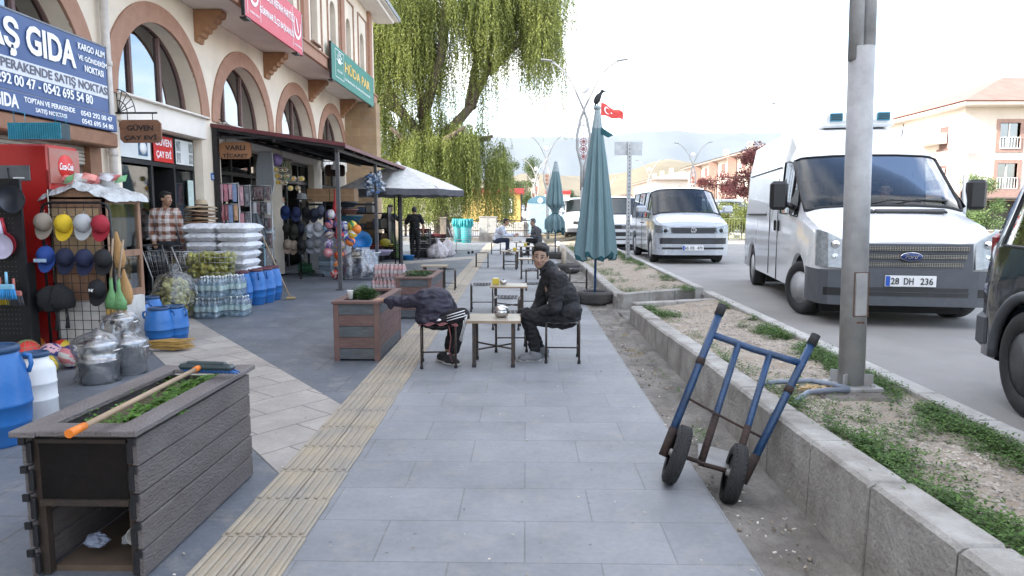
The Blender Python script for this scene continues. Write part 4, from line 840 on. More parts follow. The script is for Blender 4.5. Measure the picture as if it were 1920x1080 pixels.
for i, (px, Y, r_, lab, h) in enumerate(((874, 35, .30, 'right turquoise plastic-lined bin', 1.22), (858, 36, .24, 'left turquoise bin, half behind the other and the trolley', 1.22))):
    p = P(px, 400, Y); T = thing('litter_bin', lab, 'litter bin', (p.x, Y, 0), group='turquoise bins'); mb = MB(); mb.lathe([(r_*.8, 0), (r_*.86, .3), (r_*.92, .7), (r_, h-.1), (r_*1.08, h-.06), (r_*1.06, h), (r_*.92, h), (r_*.85, h-.2)], (0, 0, 0), 20); mb.build('drum', turq, T); mb = MB()
    for k in range(14): a = k*2*PI/14; mb.tube([(r_*1.07*math.cos(a), r_*1.07*math.sin(a), h), (r_*1.14*math.cos(a), r_*1.14*math.sin(a), h-.2-.05*(k % 3)), (r_*1.0*math.cos(a), r_*1.0*math.sin(a), h-.42)], [.03, .045, .015], 6)
    mb.build('bag_edge', turq, T)
T = thing('concrete_bollard', 'small round-topped concrete bollard left of the blue booth', 'bollard', (P(986, 400, 44).x, 44, 0)); mb = MB(); mb.box((0, 0, .4), (.32, .28, .8), b=.04); mb.poly([arcpts(0, .16, 0, 12)], (0, -.14, .78), (1, 0, 0), (0, 0, 1.2), -.28); mb.build('block', M('bollard_stone', (.5, .47, .42), .9), T)
# ================================================================ STREET FURNITURE
tube_black = M('black_painted_tube', (.022, .021, .022), .5, .2, bump=.5, bscale=50, col2=(.07, .045, .03), scale=12)
webb = M('pale_seat_webbing', (.45, .44, .42), .8, var=.25, scale=20); webd = M('dark_seat_webbing', (.05, .05, .055), .8)
def stool(label, loc, rz=0, h=.43, w=.36, group='low tube frame stools of the tea house'):
    T = thing('stool', label, 'stool', loc, rz, group); a = w/2-.015; r_ = .011
    for s in (-1, 1):
        mb = MB(); mb.tube([(s*a, -a, 0), (s*a, -a, h-.08), (s*a, -a+.02, h-.03), (s*a, -a+.06, h-.012), (s*a, a-.06, h-.012), (s*a, a-.02, h-.03), (s*a, a, h-.08), (s*a, a, 0)], r_, 8)
        mb.build('leg_frame', tube_black, T)
        mb = MB()
        for y in (-a, a): mb.lathe([(.016, 0), (.016, .03), (.013, .035)], (s*a, y, 0), 8)
        mb.build('foot_caps', rubber, T)
    mb = MB(); mb.tube([(-a, 0, .13), (a, 0, .13)], .008, 6); mb.tube([(-a, -a, .13), (-a, a, .13)], .008, 6); mb.tube([(a, -a, .13), (a, a, .13)], .008, 6); mb.build('stretcher', tube_black, T)
    mb = MB(); n = 6; st = (2*a)/n
    for i in range(n):
        y = -a+.02+(2*a-.04)*(i+.5)/n; z = h-.006-.008*math.sin((i+.5)/n*PI)
        mb.sheet(lambda u, v: (-a-.012+(2*a+.024)*u, y-.021+.042*v, z+.004*math.sin(u*PI*n+(i % 2)*PI)-.014*math.sin(u*PI)+(-.02 if u in (0, 1) else 0)), n*3, 1)
    mb.build('seat', webb, T); mb = MB()
    for i in range(n):
        x = -a+.02+(2*a-.04)*(i+.5)/n
        mb.sheet(lambda u, v: (x-.021+.042*v, -a-.005+(2*a+.01)*u, h-.006-.012*math.sin(u*PI)-.004*math.sin(u*PI*n+(i % 2)*PI)), n*3, 1)
    mb.build('cross_webbing', webd, T); return T
wood_top = M('worn_laminate', (.36, .31, .25), .35, var=.15, scale=4, dirt=.3, spec=.6); wood_edge = M('table_edge', (.30, .22, .14), .6)
def table(label, loc, rz=0, h=.47, w=.52, d=.48, group='low square tea tables'):
    T = thing('tea_table', label, 'table', loc, rz, group)
    mb = MB(); mb.box((0, 0, h-.012), (w, d, .022), b=.003); t_ = mb.build('tabletop', wood_top, T); mb = MB(); mb.poly([[(-w/2-.006, -d/2-.006), (w/2+.006, -d/2-.006), (w/2+.006, d/2+.006), (-w/2-.006, d/2+.006)], [(-w/2, -d/2), (-w/2, d/2), (w/2, d/2), (w/2, -d/2)]], (0, 0, h-.002), (1, 0, 0), (0, 1, 0), .024); mb.build('edging', wood_edge, t_)
    for x in (-1, 1):
        for y in (-1, 1):
            mb = MB(); mb.box((x*(w/2-.07), y*(d/2-.06), h/2-.012), (.034, .034, h-.026), b=.003); l_ = mb.build('leg', tube_black, T); mb = MB(); mb.box((x*(w/2-.07), y*(d/2-.06), .018), (.042, .042, .036), b=.004); mb.build('foot_cap', rubber, l_)
    mb = MB(); mb.tube([(-w/2+.08, -d/2+.07, .17), (w/2-.08, d/2-.07, .17)], .009, 6); mb.tube([(w/2-.08, -d/2+.07, .182), (-w/2+.08, d/2-.07, .182)], .009, 6); mb.build('stretcher', tube_black, T); return T
def at(px, py, z=0): p = G(px, py, z); return (p.x, p.y, z)
S0 = stool('stool under the boy in the navy jacket, with a red cloth tied over its seat', at(823, 684), .12, .42)
SG = 'low tube frame stools of the tea house'
stl = [((1054, 675), -.03, 'stool the young man in black sits on'), ((958, 655), .05, 'stool tucked behind the front tea table'), ((904, 582), .04, 'empty stool left of the second tea table'), ((950, 615), -.05, 'empty stool in front of the second tea table'), ((998, 580), .1, 'stool right of the second tea table, half behind the young man'), ((904, 501), .02, 'lone small stool out on the tactile strip, left of the far tables'), ((956, 505), .1, 'stool in front of the far tea table with the yellow box'), ((1002, 543), .03, 'pale-topped stool just left of the young man, beside the far table'), ((1084, 542), -.05, 'empty stool right of the young man under the near parasol'), ((930, 476), 0, 'stool the man in the white shirt sits on'), ((838, 543), .05, 'stool beside the brown flower box in the middle'), ((1000, 477), 0, 'stool the man in the grey suit sits on'), ((1038, 484), .05, 'stool by the foot of the far parasol'), ((985, 495), .4, 'stool between the far tea tables')]
for (p, rz, lab) in stl: dup(S0, at(*p), rz, lab)
# red cloth on the boy's stool
mb = MB(); mb.sheet(lambda u, v: ((u-.5)*.38, (v-.5)*.36, .43+.012*math.sin(u*19+v*7)-.05*max(0, abs(u-.5)*2-.8)*2), 20, 16); mb.tube([(.1, -.16, .42), (.12, -.18, .3), (.10, -.17, .16), (.13, -.15, .06)], .006, 5); mb.tube([(.16, -.15, .42), (.17, -.17, .30), (.15, -.16, .2)], .005, 5)
c_ = mb.build('red_cloth', M('faded_red_cloth', (.24, .07, .06), .9, col2=(.10, .05, .06), scale=25, bump=1, bscale=30), S0)
T0 = table('front tea table between the boy and the young man', at(927, 681), .0)
tb = [((954, 594), .02, 'second tea table with yellow box and sugar bowl'), ((957, 502), .04, 'far tea table with yellow box, left of the others'), ((993, 522), 0, 'tea table directly behind the young man, left of his head'), ((978, 478), 0, 'tea table between the two men sitting far back'), ((988, 489), .1, 'small tea table right behind the far one with the yellow box'), ((815, 541), .05, 'tea table half hidden behind the middle flower box')]
TT = [T0]+[dup(T0, at(*p), rz, lab) for (p, rz, lab) in tb]
inox = M('stainless', (.62, .61, .60), .22, 1., bump=.2, bscale=20); 
def sugar(loc, label, s=1., lid=True):
    T = thing('sugar_bowl', label, 'sugar bowl', loc, group='steel sugar bowls'); mb = MB(); mb.lathe([(0, 0), (.05, 0), (.075, .02), (.088, .05), (.085, .075), (.08, .08), (.075, .08), (.0, .07)], n=24); mb.build('bowl', inox, T)
    mb = MB(); mb.lathe([(.083, .078), (.08, .095), (.06, .117), (.03, .128), (0, .131)] if lid else [(.083, .078), (.06, .09), (0, .095)], n=24); l_ = mb.build('lid', inox, T)
    if not lid: mb = MB(); mb.ball((0, 0, .108), .014, 8, 6); mb.build('knob', blackf, l_)
    T.scale = (s, s, s); return T
def tp(t, dx, dy): return (t.location.x+dx, t.location.y+dy, .4705)
sugar(tp(T0, .07, .0), 'shiny round steel sugar bowl with domed lid on the front table', .9)
sugar(tp(TT[1], -.08, .05), 'steel sugar bowl with black knob beside the yellow box on the second table', .62, False); sugar(tp(TT[2], -.02, -.05), 'steel sugar bowl on the far table with a yellow box', .6, False); sugar(tp(TT[4], -.05, -.05), 'steel sugar bowl on the table of the two far men', .62, False)
for (t, dx, lab) in ((TT[1], -.19, 'yellow box on the second tea table'), (TT[2], .12, 'yellow box on the far tea table'), (TT[5], -.05, 'pale yellow box on the small table behind')): 
    T = thing('napkin_box', lab, 'box', tp(t, dx, .02)); mb = MB(); mb.box((0, 0, .045), (.10, .07, .09), b=.004); mb.build('box', M('yellow_card', (.55, .42, .04), .6), T); mb = MB(); mb.box((0, 0, .092), (.07, .045, .012)); mb.build('napkins', white_t, T)
# flower boxes
def planks(name, cols): return [M(name+str(i), c, .65, var=.18, scale=3, stretch=(3, 3, 14), bump=.5, bscale=50, dirt=.35) for i, c in enumerate(cols)]
pl_brown, pl_grey = planks('plank_tone', [(.155, .085, .075), (.085, .095, .105)]); post_m = M('box_post', (.14, .075, .065), .6, bump=.3, dirt=.3, scale=6)
def flower_box(label, x0, x1, y0, y1, h, pat=(1, 0, 1, 0, 1), group='brown flower boxes'):
    cx, cy = (x0+x1)/2, (y0+y1)/2; w, d = x1-x0, y1-y0; T = thing('flower_box', label, 'flower box', (cx, cy, 0), 0, group); n = len(pat); ph = (h-.05)/n
    mbs = {0: MB(), 1: MB()}
    for i, q in enumerate(pat):
        z = .02+ph*(i+.5)
        for s in (-1, 1): mbs[q].box((0, s*(d/2-.012), z), (w-.10, .02, ph-.004), b=.003); mbs[1-q if i == 2 else q].box((s*(w/2-.012), 0, z), (.02, d-.10, ph-.004), b=.003)
    mbs[0].build('brown_planks', pl_brown, T); mbs[1].build('grey_planks', pl_grey, T)
    for sx in (-1, 1):
        for sy in (-1, 1): mb = MB(); mb.box((sx*(w/2-.025), sy*(d/2-.025), (h-.03)/2), (.056, .056, h-.03), b=.004); mb.build('corner_post', post_m, T)
    mb = MB(); mb.poly([[(-w/2-.015, -d/2-.015), (w/2+.015, -d/2-.015), (w/2+.015, d/2+.015), (-w/2-.015, d/2+.015)], [(-w/2+.075, -d/2+.075), (-w/2+.075, d/2-.075), (w/2-.075, d/2-.075), (w/2-.075, -d/2+.075)]], (0, 0, h), (1, 0, 0), (0, 1, 0), .03); mb.build('rim', post_m, T, bevel=.004)
    mb = MB(); mb.sheet(lambda u, v: ((u-.5)*(w-.1), (v-.5)*(d-.1), h-.07+.02*fbm(u*3, v*6, 1.5)), 12, 24); mb.build('soil', M('planter_soil', (.10, .075, .05), .95, bump=2, bscale=30), T); return T
FB1 = flower_box('brown and grey plank flower box the boy rests his hand on', -1.94, -1.48, 6.80, 8.0, .62); FB2 = flower_box('brown plank flower box farther back beside the pink bottle packs', -1.83, -1.33, 9.6, 10.9, .60)
fol = M('pot_plant_leaf', (.05, .12, .03), .6, island=.4, trans=.25)
def herb(label, loc, h, w, seed, n=500, leaf=.045):
    T = thing('pot_plant', label, 'plant', loc, group='plants in the flower boxes'); rnd = random.Random(seed); mb = MB(); vs = []; fs = []
    for _ in range(26): a = rnd.uniform(0, 6.3); r_ = rnd.uniform(.1, 1)*w; mb.tube([(r_*.2*math.cos(a), r_*.2*math.sin(a), -.03), (r_*.6*math.cos(a), r_*.6*math.sin(a), h*.5), (r_*math.cos(a), r_*math.sin(a), h*rnd.uniform(.6, 1))], .0025, 4)
    mb.build('stems', fol, T); mb = MB()
    for _ in range(n):
        a = rnd.uniform(0, 6.3); r_ = w*math.sqrt(rnd.random()); z = h*rnd.random()**.7*(1.1-.5*r_/w); b_ = rnd.uniform(0, 6.3); l = leaf*rnd.uniform(.5, 1.2); q = l*.28; o = len(vs); x, y = r_*math.cos(a), r_*math.sin(a); dx, dy = math.cos(b_), math.sin(b_); up = rnd.uniform(-.3, .8)
        vs += [(x, y, z), (x+dx*l*.5-dy*q, y+dy*l*.5+dx*q, z+up*l*.5), (x+dx*l, y+dy*l, z+up*l*.6), (x+dx*l*.5+dy*q, y+dy*l*.5-dx*q, z+up*l*.5)]; fs.append((o, o+1, o+2, o+3))
    mb.add(vs, fs); mb.build('leaves', fol, T); return T
herb('bushy green plant in the flower box beside the boy', (-1.73, 7.25, .56), .17, .14, 3, 800, .05); herb('low green plant in the flower box farther back', (-1.6, 10.1, .55), .12, .22, 4, 600)
T = thing('paper_cup', 'white paper cup standing on the corner of the flower box', 'cup', (-1.81, 6.98, .62)); mb = MB(); mb.lathe([(.022, 0), (.032, .085), (.034, .088), (.031, .086), (.021, .006), (0, .006)], n=16); mb.build('cup', M('paper_white', (.75, .74, .72), .6), T)
# large old flower box in the foreground, tipped front open
old_p = M('weathered_plank', (.095, .078, .076), .7, col2=(.145, .13, .126), scale=4, stretch=(2, .8, 3), bump=1, bscale=40, dirt=.35); oldframe = M('old_frame', (.02, .015, .012), .8, col2=(.045, .027, .017), scale=8, bump=.6)
x0, x1, y0, y1, h = -2.03, -1.56, 2.62, 3.76, .64; w, d = x1-x0, y1-y0
T = thing('old_flower_box', 'weathered dark plank flower box with open end in the left foreground', 'flower box', (x0+w/2, y0+d/2, 0))
for i in range(5):
    ph = (h-.05)/5; z = .01+ph*(i+.5)
    for s in (-1, 1): mb = MB(); mb.box((s*(w/2-.012)+random.uniform(-.002, .002), 0, z), (.026, d-.02, ph-.006), b=.004); mb.build('side_plank', old_p, T)
    for s in (-1, 1): mb = MB(); mb.box((s*(w/2-.03), -d/2+.01, z), (.022, .02, ph-.03), b=.004); mb.box((s*(w/2-.012), -d/2-.004, z+.05), (.026, .012, .03)); mb.build('clip', black_m, T)
mb = MB(); mb.box((0, d/2-.015, .3), (w-.06, .02, .58)); mb.build('end_board', old_p, T)
mb = MB(); mb.box((0, -d/2+.035, .455), (w-.11, .012, .255)); mb.box((0, 0, .34), (w-.07, d-.08, .02)); mb.build('tray', M('tray_black', (.005, .005, .005), .6, col2=(.012, .009, .008), scale=6, bump=.3, spec=.15), T)
mb = MB(); mb.box((0, -d/2+.03, .325), (w-.1, .03, .025)); mb.box((0, -d/2+.03, .585), (w-.1, .03, .016))
for s in (-1, 1):
    for sy in (-1, 1): mb.box((s*(w/2-.045), sy*(d/2-.05), .3), (.035, .035, .58))
mb.build('inner_frame', oldframe, T)
mb = MB(); a = .03
for s in (-1, 1): mb.box((s*(w/2-.03), 0, h-.012+.003*s), (.105, d+.06, .026), b=.004)
mb.box((0, -d/2+.03, h-.0115), (w-.165, .11, .025), b=.004); mb.box((0, d/2-.03, h-.0115), (w-.165, .11, .025), b=.004); mb.build('rim', M('weathered_rim', (.115, .095, .092), .65, col2=(.17, .152, .148), scale=4, stretch=(3, 1, 3), bump=.8, bscale=45), T)
mb = MB(); mb.box((.20, -.12, .30), (.0, .0, .0)); mb = MB()
mb.sheet(lambda u, v: ((u-.5)*(w-.1), (v-.5)*(d-.14), h-.085+.035*fbm(u*3, v*6, 1.5)), 14, 40); mb.build('soil', M('planter_soil2', (.15, .11, .075), .95, col2=(.08, .06, .04), scale=8, bump=2, bscale=25), T)
mb = MB(); rnd = random.Random(2); sp = []
for _ in range(60):
    Y = rnd.uniform(-d/2+.12, d/2-.1); X = .06+rnd.gauss(0, .05)+.10*Y if rnd.random() < .7 else rnd.uniform(-.16, .16); sp.append((max(-.17, min(.17, X)), Y, h-.075, rnd.uniform(.6, 1.15)))
weeds(mb, sp, rnd, .07, .008)
rw = random.Random(8); vs = []; fs = []
for _ in range(34):
    cx_, cy_ = rw.gauss(.09, .05), rw.uniform(-.30, .48)
    for q in range(9):
        a = rw.uniform(0, 6.3); l = rw.uniform(.035, .075); q2 = l*.25; dx, dy = math.cos(a), math.sin(a); o = len(vs); z = h-.06; vs += [(cx_, cy_, z), (cx_+dx*l*.5-dy*q2, cy_+dy*l*.5+dx*q2, z+l*.55), (cx_+dx*l, cy_+dy*l, z+l*.45), (cx_+dx*l*.5+dy*q2, cy_+dy*l*.5-dx*q2, z+l*.55)]; fs.append((o, o+1, o+2, o+3))
mb.add(vs, fs); o_ = mb.build('weeds', M('lettuce_green', (.10, .22, .03), .6, island=.35, trans=.3), T); o_['label'] = 'bright green weeds growing in the old box'
# things thrown under its tray
B1 = (x0+w/2, y0+d/2)
for (dx, dy, z, lab, nm, m_) in ((.14, -.40, .13, 'white paper cup lying in the open end of the old flower box', 'discarded_cup', M('dirty_paper', (.40, .38, .35), .7)),):
    T = thing(nm, lab, 'cup', (B1[0]+dx, B1[1]+dy, z)); mb = MB(); mb.lathe([(.026, 0), (.036, .08), (.038, .083), (.034, .08), (.024, .005), (0, .005)], n=16, axis=(.2, -1, .25)); mb.build('cup', m_, T)
for (dx, dy, lab, c, r_) in ((.07, -.36, 'crumpled silver foil ball under the old flower box tray', (.25, .26, .27), .028), (-.05, -.40, 'crumpled blue and white tissue under the old flower box tray', (.20, .23, .30), .04), (.14, -.36, 'brown torn cardboard scrap under the old flower box tray', (.10, .065, .04), .05)):
    mb = MB(); mb.ball((0, 0, 0), (r_*1.2, r_, r_*.7), 14, 9); mb.v = [tuple(Vector(v)*(1+.45*mn.noise(Vector(v)*60+Vector((dx*90, 0, 0))))) for v in mb.v]; mb.sm = [False]*len(mb.sm); one('crumpled_litter', M('crumple'+str(r_), c, .6), lab, 'litter', mb, (B1[0]+dx, B1[1]+dy-.02, .06+r_))
mb = MB(); mb.box((0, 0, .015), (.36, .8, .03)); one('cardboard_sheet', M('brown_card_dirty', (.09, .06, .04), .9), 'flattened dirty cardboard lying under the old flower box', 'cardboard', mb, (B1[0], B1[1]-.1, 0))
# broom / squeegee lying on the box
T = thing('push_broom', 'push broom with wooden handle and orange grip lying across the old flower box', 'broom', (0, 0, 0)); hz_ = .665
pA, pB = G(132, 812, hz_+.03), G(372, 690, .70); T.location = pA; 
mb = MB(); e = pB-pA; mb.tube([(0, 0, 0), e*.97], .0115, 10); mb.build('handle', M('worn_wood_handle', (.36, .26, .17), .6, scale=5, stretch=(4, 1, 4)), T); u = e.normalized(); opl = M('orange_plastic', (.75, .20, .02), .4); mb = MB(); mb.tube([-u*.01, u*.085], [.017, .015], 10); mb.build('orange_grip', opl, T); mb = MB(); mb.tube([e*.955, e*1.0], .015, 10); mb.build('orange_collar', opl, T)
mb = MB(); c_ = e+Vector((.03, .03, .0)); mb.box(c_, (.30, .06, .03), rz=-.12, b=.012); mb.box(c_+Vector((0, 0, .018)), (.22, .035, .02), rz=-.12, b=.008); mb.build('head', M('dark_teal_plastic', (.03, .05, .055), .4), T); mb = MB()
for k in range(40): q = c_+Vector((-.14+.28*k/39, .02*(k % 3)-.02-.12*(-.14+.28*k/39), -.012)); mb.tube([q, q+Vector((.035, .012, -.02))], .004, 4)
mb.build('bristles', M('blue_bristle', (.03, .12, .35), .6), T)

# hand truck
hb = M('chipped_blue_paint', (.018, .065, .165), .42, .1, col2=(.012, .035, .08), scale=7, bump=.5, bscale=70, dirt=.45, coat=.1); rust = M('rusty_steel', (.075, .045, .035), .8, .3, col2=(.03, .024, .024), scale=12, bump=1, bscale=50)
wL, wR = G(1268, 906), G(1374, 944, -.085); ax = (wR-wL); W_ = ax.length; axu = ax.normalized(); back = Vector((0, 0, 1)).cross(axu); back.z = 0; back.normalize()   # points away from camera
T = thing('hand_truck', 'blue two-wheeled hand truck leaning against the kerb', 'hand truck', tuple((wL+wR)/2)); O = (wL+wR)/2
hL, hR = P(1355, 572, 4.0), P(1530, 628, 3.92)
rt = .166; axz = rt
# lower rail ends just behind the wheels
bL, bR = G(1243, 858, .07)-O, G(1388, 905, .10)-O
bL, bR = P(1243, 855, wL.y+.05)-O, P(1392, 905, wR.y+.05)-O
hL -= O; hR -= O
def L2(a, b, t): return a+(b-a)*t
for (a, b, nm) in ((bL, hL, 'rail'), (bR, hR, 'rail')):
    mb = MB(); mb.tube([a, L2(a, b, .5), L2(a, b, .94)], [.024, .0225, .0225], 12); rl = mb.build(nm, hb, T)
    mb = MB(); mb.tube([L2(a, b, .93), L2(a, b, 1.0)], .027, 12); mb.build('grip', rubber, rl); mb = MB(); mb.tube([L2(a, b, .60), L2(a, b, .64)], .026, 12); mb.build('rusty_joint', rust, rl)
    mb = MB(); mb.tube([a, L2(a, b, .18)], .0265, 12); mb.build('rusty_end', rust, rl)
cA, cB = L2(bL, hL, .80), L2(bR, hR, .80); mb = MB(); mid = (cA+cB)/2+Vector((0, .05, -.012)); mb.tube([cA, L2(cA, mid, .5)+Vector((0, .015, 0)), mid, L2(mid, cB, .5)+Vector((0, .015, 0)), cB], .021, 10); mb.build('crossbar', hb, T)
pl0, pl1 = P(1315, 866, wL.y-.0)-O, P(1376, 886, wR.y+.02)-O
for t, q in ((.33, pl0), (.68, pl1)):
    top = L2(cA, cB, t)+Vector((0, .04, -.008)); mb = MB(); mb.tube([q, L2(q, top, .45), top], .019, 10); mb.build('inner_bar', hb, T); mb = MB(); mb.tube([q, L2(q, top, .38)], .021, 10); mb.build('rusty_sleeve', rust, T)
c1, c2 = L2(bL, hL, .38), L2(bR, hR, .29); mb = MB(); mb.tube([c1, L2(c1, c2, .3)+Vector((0, -.02, .0)), L2(c1, c2, .7)+Vector((0, -.02, 0)), c2], .0075, 8); mb.build('rod', rust, T)
mb = MB(); fA, fB = pl0+Vector((-.02, -.02, 0)), pl1+Vector((.02, -.02, 0)); bk = (back*.30)+Vector((0, 0, .015)); 
mb.add([fA, fB, fB+bk, fA+bk, fA-Vector((0, 0, .01)), fB-Vector((0, 0, .01)), fB+bk-Vector((0, 0, .01)), fA+bk-Vector((0, 0, .01))], [(0, 1, 2, 3), (7, 6, 5, 4), (0, 4, 5, 1), (2, 6, 7, 3), (1, 5, 6, 2), (3, 7, 4, 0)]); mb.build('toe_plate', M('worn_steel_plate', (.22, .215, .21), .5, .6, scale=9, dirt=.6), T)
mb = MB(); mb.tube([fA, fB], .014, 8); aL = wL-O+Vector((0, 0, rt))+axu*.0; aR = wR-O+Vector((0, 0, rt)); mb.tube([aL, aR], .011, 8); mb.tube([aL+axu*.05, pl0], .012, 8); mb.tube([aR-axu*.05, pl1], .012, 8); mb.build('axle', rust, T)
for (c, q) in ((aL, -1), (aR, 1)):
    ax2 = (axu+Vector((0, 0, .04*q))).normalized()
    mb = MB(); kk = rt/.1345; prof = [(r_*kk, z_*1.15) for r_, z_ in [(.085, -.030), (.105, -.036), (.122, -.033), (.131, -.022), (.1345, -.008), (.1345, .008), (.131, .022), (.122, .033), (.105, .036), (.085, .030)]]; mb.lathe(prof, c, 36, axis=ax2, cap=False)
    for g_ in (-.018, -.006, .006, .018):
        mb.lathe([(.131*kk, g_-.004), (.1365*kk, g_-.003), (.1365*kk, g_+.003), (.131*kk, g_+.004)], c, 36, axis=ax2)
    for k in range(36):
        a = k*PI/18; uu, vv = ax2.orthogonal().normalized(), ax2.cross(ax2.orthogonal().normalized()); rd = uu*math.cos(a)+vv*math.sin(a)
        for g_ in (-.024, .024): mb.box(c+rd*.1305*kk+ax2*g_, (.013, .012, .008), rot=Matrix((ax2.cross(rd), ax2, rd)).transposed())
    wl = mb.build('wheel', rubber, T); mb = MB(); mb.lathe([(.0, -.022), (.03, -.024), (.06, -.01), (.105, -.018), (.112, 0), (.105, .018), (.06, .01), (.03, .024), (0, .024)], c, 24, axis=ax2); mb.lathe([(.014, -.045), (.02, -.04), (.02, .04), (.014, .045)], c, 10, axis=ax2); mb.build('rim', M('dusty_rim', (.30, .29, .28), .6, .3), wl)
# conduit stubs by the lamp post
T = thing('conduit_pipe', 'grey plastic conduit running from the lamp post foot to the left', 'pipe', tuple(G(1500, 735, .3))); o = T.location; pipe_m = M('grey_blue_conduit', (.20, .235, .30), .5, dirt=.3)
def gp2(px, py, z): return G(px, py, z)-o
mb = MB(); mb.tube([gp2(1425, 720, .33), gp2(1460, 716, .345), gp2(1520, 714, .345), gp2(1565, 722, .34), gp2(1592, 728, .33)], .017, 10); mb.build('pipe', pipe_m, T)
T = thing('conduit_pipe', 'grey plastic conduit bending down into the gravel below the other', 'pipe', tuple(G(1500, 735, .3))); mb = MB(); mb.tube([gp2(1484, 768, .27), gp2(1492, 752, .31), gp2(1515, 736, .33), gp2(1550, 732, .335), gp2(1592, 731, .335)], .019, 10); mb.build('pipe', pipe_m, T)
mb = MB(); c_ = G(1610, 738, .30); mb.box((0, 0, 0), (.42, .42, .05), b=.02); mb.v = [(v[0]+.02*mn.noise(Vector(v)*5), v[1], v[2]) for v in mb.v]; one('post_footing', conc_m, 'rough concrete footing under the near lamp post', 'footing', mb, (c_.x-.05, c_.y+.05, .285))
mb = MB(); rnd = random.Random(12)
for _ in range(60): mb.ball((rnd.gauss(0, .08), rnd.gauss(0, .04), rnd.random()*.02), (rnd.uniform(.01, .03), .01, .008), 6, 4)
c_ = G(1535, 728, .32); tag(one('sawdust', M('dried_foam', (.55, .40, .22), .9), 'tan dried foam crumbs beside the conduit pipes', 'crumbs', mb, (c_.x, c_.y, .31)), kind='stuff')

# tyres used as parasol bases
tyre_m = M('old_tyre', (.035, .036, .038), .85, col2=(.07, .068, .065), scale=5, bump=.5, bscale=40, dirt=.3)
def tyre_mb(mb, c, R_, w, axis, n=40):
    r0 = R_*.60; mb.lathe([(r0, -w*.42), (R_*.8, -w*.52), (R_*.94, -w*.46), (R_, -w*.32), (R_*1.005, 0), (R_, w*.32), (R_*.94, w*.46), (R_*.8, w*.52), (r0, w*.42), (r0*.97, 0), (r0, -w*.42)], c, n, axis=axis, cap=False)
def base_tyre(label, loc, R_=.31, w=.2):
    T = thing('tyre', label, 'tyre', loc, group='old tyres used as parasol bases'); mb = MB(); tyre_mb(mb, (0, 0, w*.52), R_, w, None)
    mb.build('rubber', tyre_m, T); mb = MB()
    for k in range(44):
        a = k*2*PI/44
        for z in (.3, .52, .74): mb.box((R_*math.cos(a+z*.2), R_*math.sin(a+z*.2), w*1.04*z), (.014, .03, w*.15), rz=a)
    mb.build('tread', tyre_m, T); mb = MB(); mb.lathe([(0, w*.8), (R_*.5, w*.82), (R_*.62, w*.7)], n=20); mb.build('filling', M('tyre_concrete', (.26, .25, .23), .9, bump=1), T); return T
tA = (1.17, 11.4, 0); tB = (1.0, 22.9, 0); base_tyre('old tyre with concrete in it holding the near closed parasol', tA); base_tyre('old tyre with a wooden post stub, midway along the kerb', (1.05, 17.4, 0), .33, .22); base_tyre('old tyre lying at the foot of the far closed parasol', tB, .31)
T = thing('post_stub', 'short pale wooden post stub standing in the middle tyre', 'post', (.98, 17.4, .15)); mb = MB(); mb.tube([(0, 0, 0), (0, 0, .46)], .06, 10); mb.build('stub', M('stub_wood', (.42, .36, .28), .8), T)
# closed teal parasols
teal = M('teal_canvas', (.18, .275, .295), .8, col2=(.15, .24, .262), scale=2, bump=.5, bscale=120, trans=.12, var=.1); teald = M('teal_canvas_dark', (.02, .10, .12), .8); faded = M('faded_canvas', (.35, .42, .43), .85, bump=1, bscale=20)
def closed_parasol(label, loc, tied=False, seed=1, ztop=3.18, zb=.80):
    T = thing('closed_parasol', label, 'parasol', loc, group='closed teal parasols'); rnd = random.Random(seed); mb = MB(); mb.tube([(0, 0, .05), (0, 0, ztop+.05)], .021, 12); mb.build('pole', M('pole_blue', (.02, .09, .22), .5, dirt=.3), T)
    folds = 9; ph = [rnd.uniform(0, 6.3) for _ in range(4)]
    def cf(u, v):
        a = u*2*PI; z = ztop-(ztop-zb)*v; t = v
        if tied: prof = .05+.20*min(1, t*1.7)**.8; prof = prof if t < .62 else (.25-.16*math.sin(min(1, (t-.62)/.13)*PI/2) if t < .76 else .09+.19*math.sin(min(1, (t-.76)/.12)*PI/2))
        else: prof = .04+.262*t**.9
        fo_ = .16*math.sin(folds*a+ph[0]+.6*t)+.09*math.sin((folds*2+1)*a+ph[1])+.05*math.sin(4*a+ph[2]+3*t)
        r_ = prof*(1+fo_*min(1, t*2.5+.15)); z += (.05*math.sin(folds*a+ph[3])+.035*math.sin(5*a+ph[1]))*t**4
        return (r_*math.cos(a), r_*math.sin(a)*.9, z)
    mb.__init__(); mb.sheet(cf, 220, 60); cl = mb.build('canopy', teal, T)
    mb = MB(); mb.sheet(lambda u, v: tuple(Vector(cf(u, 1))*(1)+Vector((-.02*v*math.cos(u*6.28), -.02*v*math.sin(u*6.28), -(.05+.04*math.sin(u*57+1))*v))), 220, 3); mb.build('valance', teald, cl)
    mb = MB(); mb.sheet(lambda u, v: tuple(Vector((1.03, 1.03, 1)) * Vector(cf(u, v*.13))) if False else (cf(u, v*.13)[0]*1.04, cf(u, v*.13)[1]*1.04, cf(u, v*.13)[2]+.004), 120, 10); mb.lathe([(.05, ztop), (.06, ztop+.03), (.045, ztop+.06), (0, ztop+.075)], n=12); mb.build('faded_top', faded, cl)
    mb = MB(); mb.add([(.06, -.06, ztop-.28), (.10, -.09, ztop-.32), (.26, -.10, ztop-.42), (.17, -.09, ztop-.46), (.05, -.07, ztop-.40)], [(0, 1, 2, 3, 4)]) if not tied else mb.tube([(.11*math.cos(a*PI/6), .10*math.sin(a*PI/6), ztop-(ztop-zb)*.75) for a in range(12)], .012, 6, closed=True); mb.build('torn_flap' if not tied else 'tie', teald, cl)
    return T
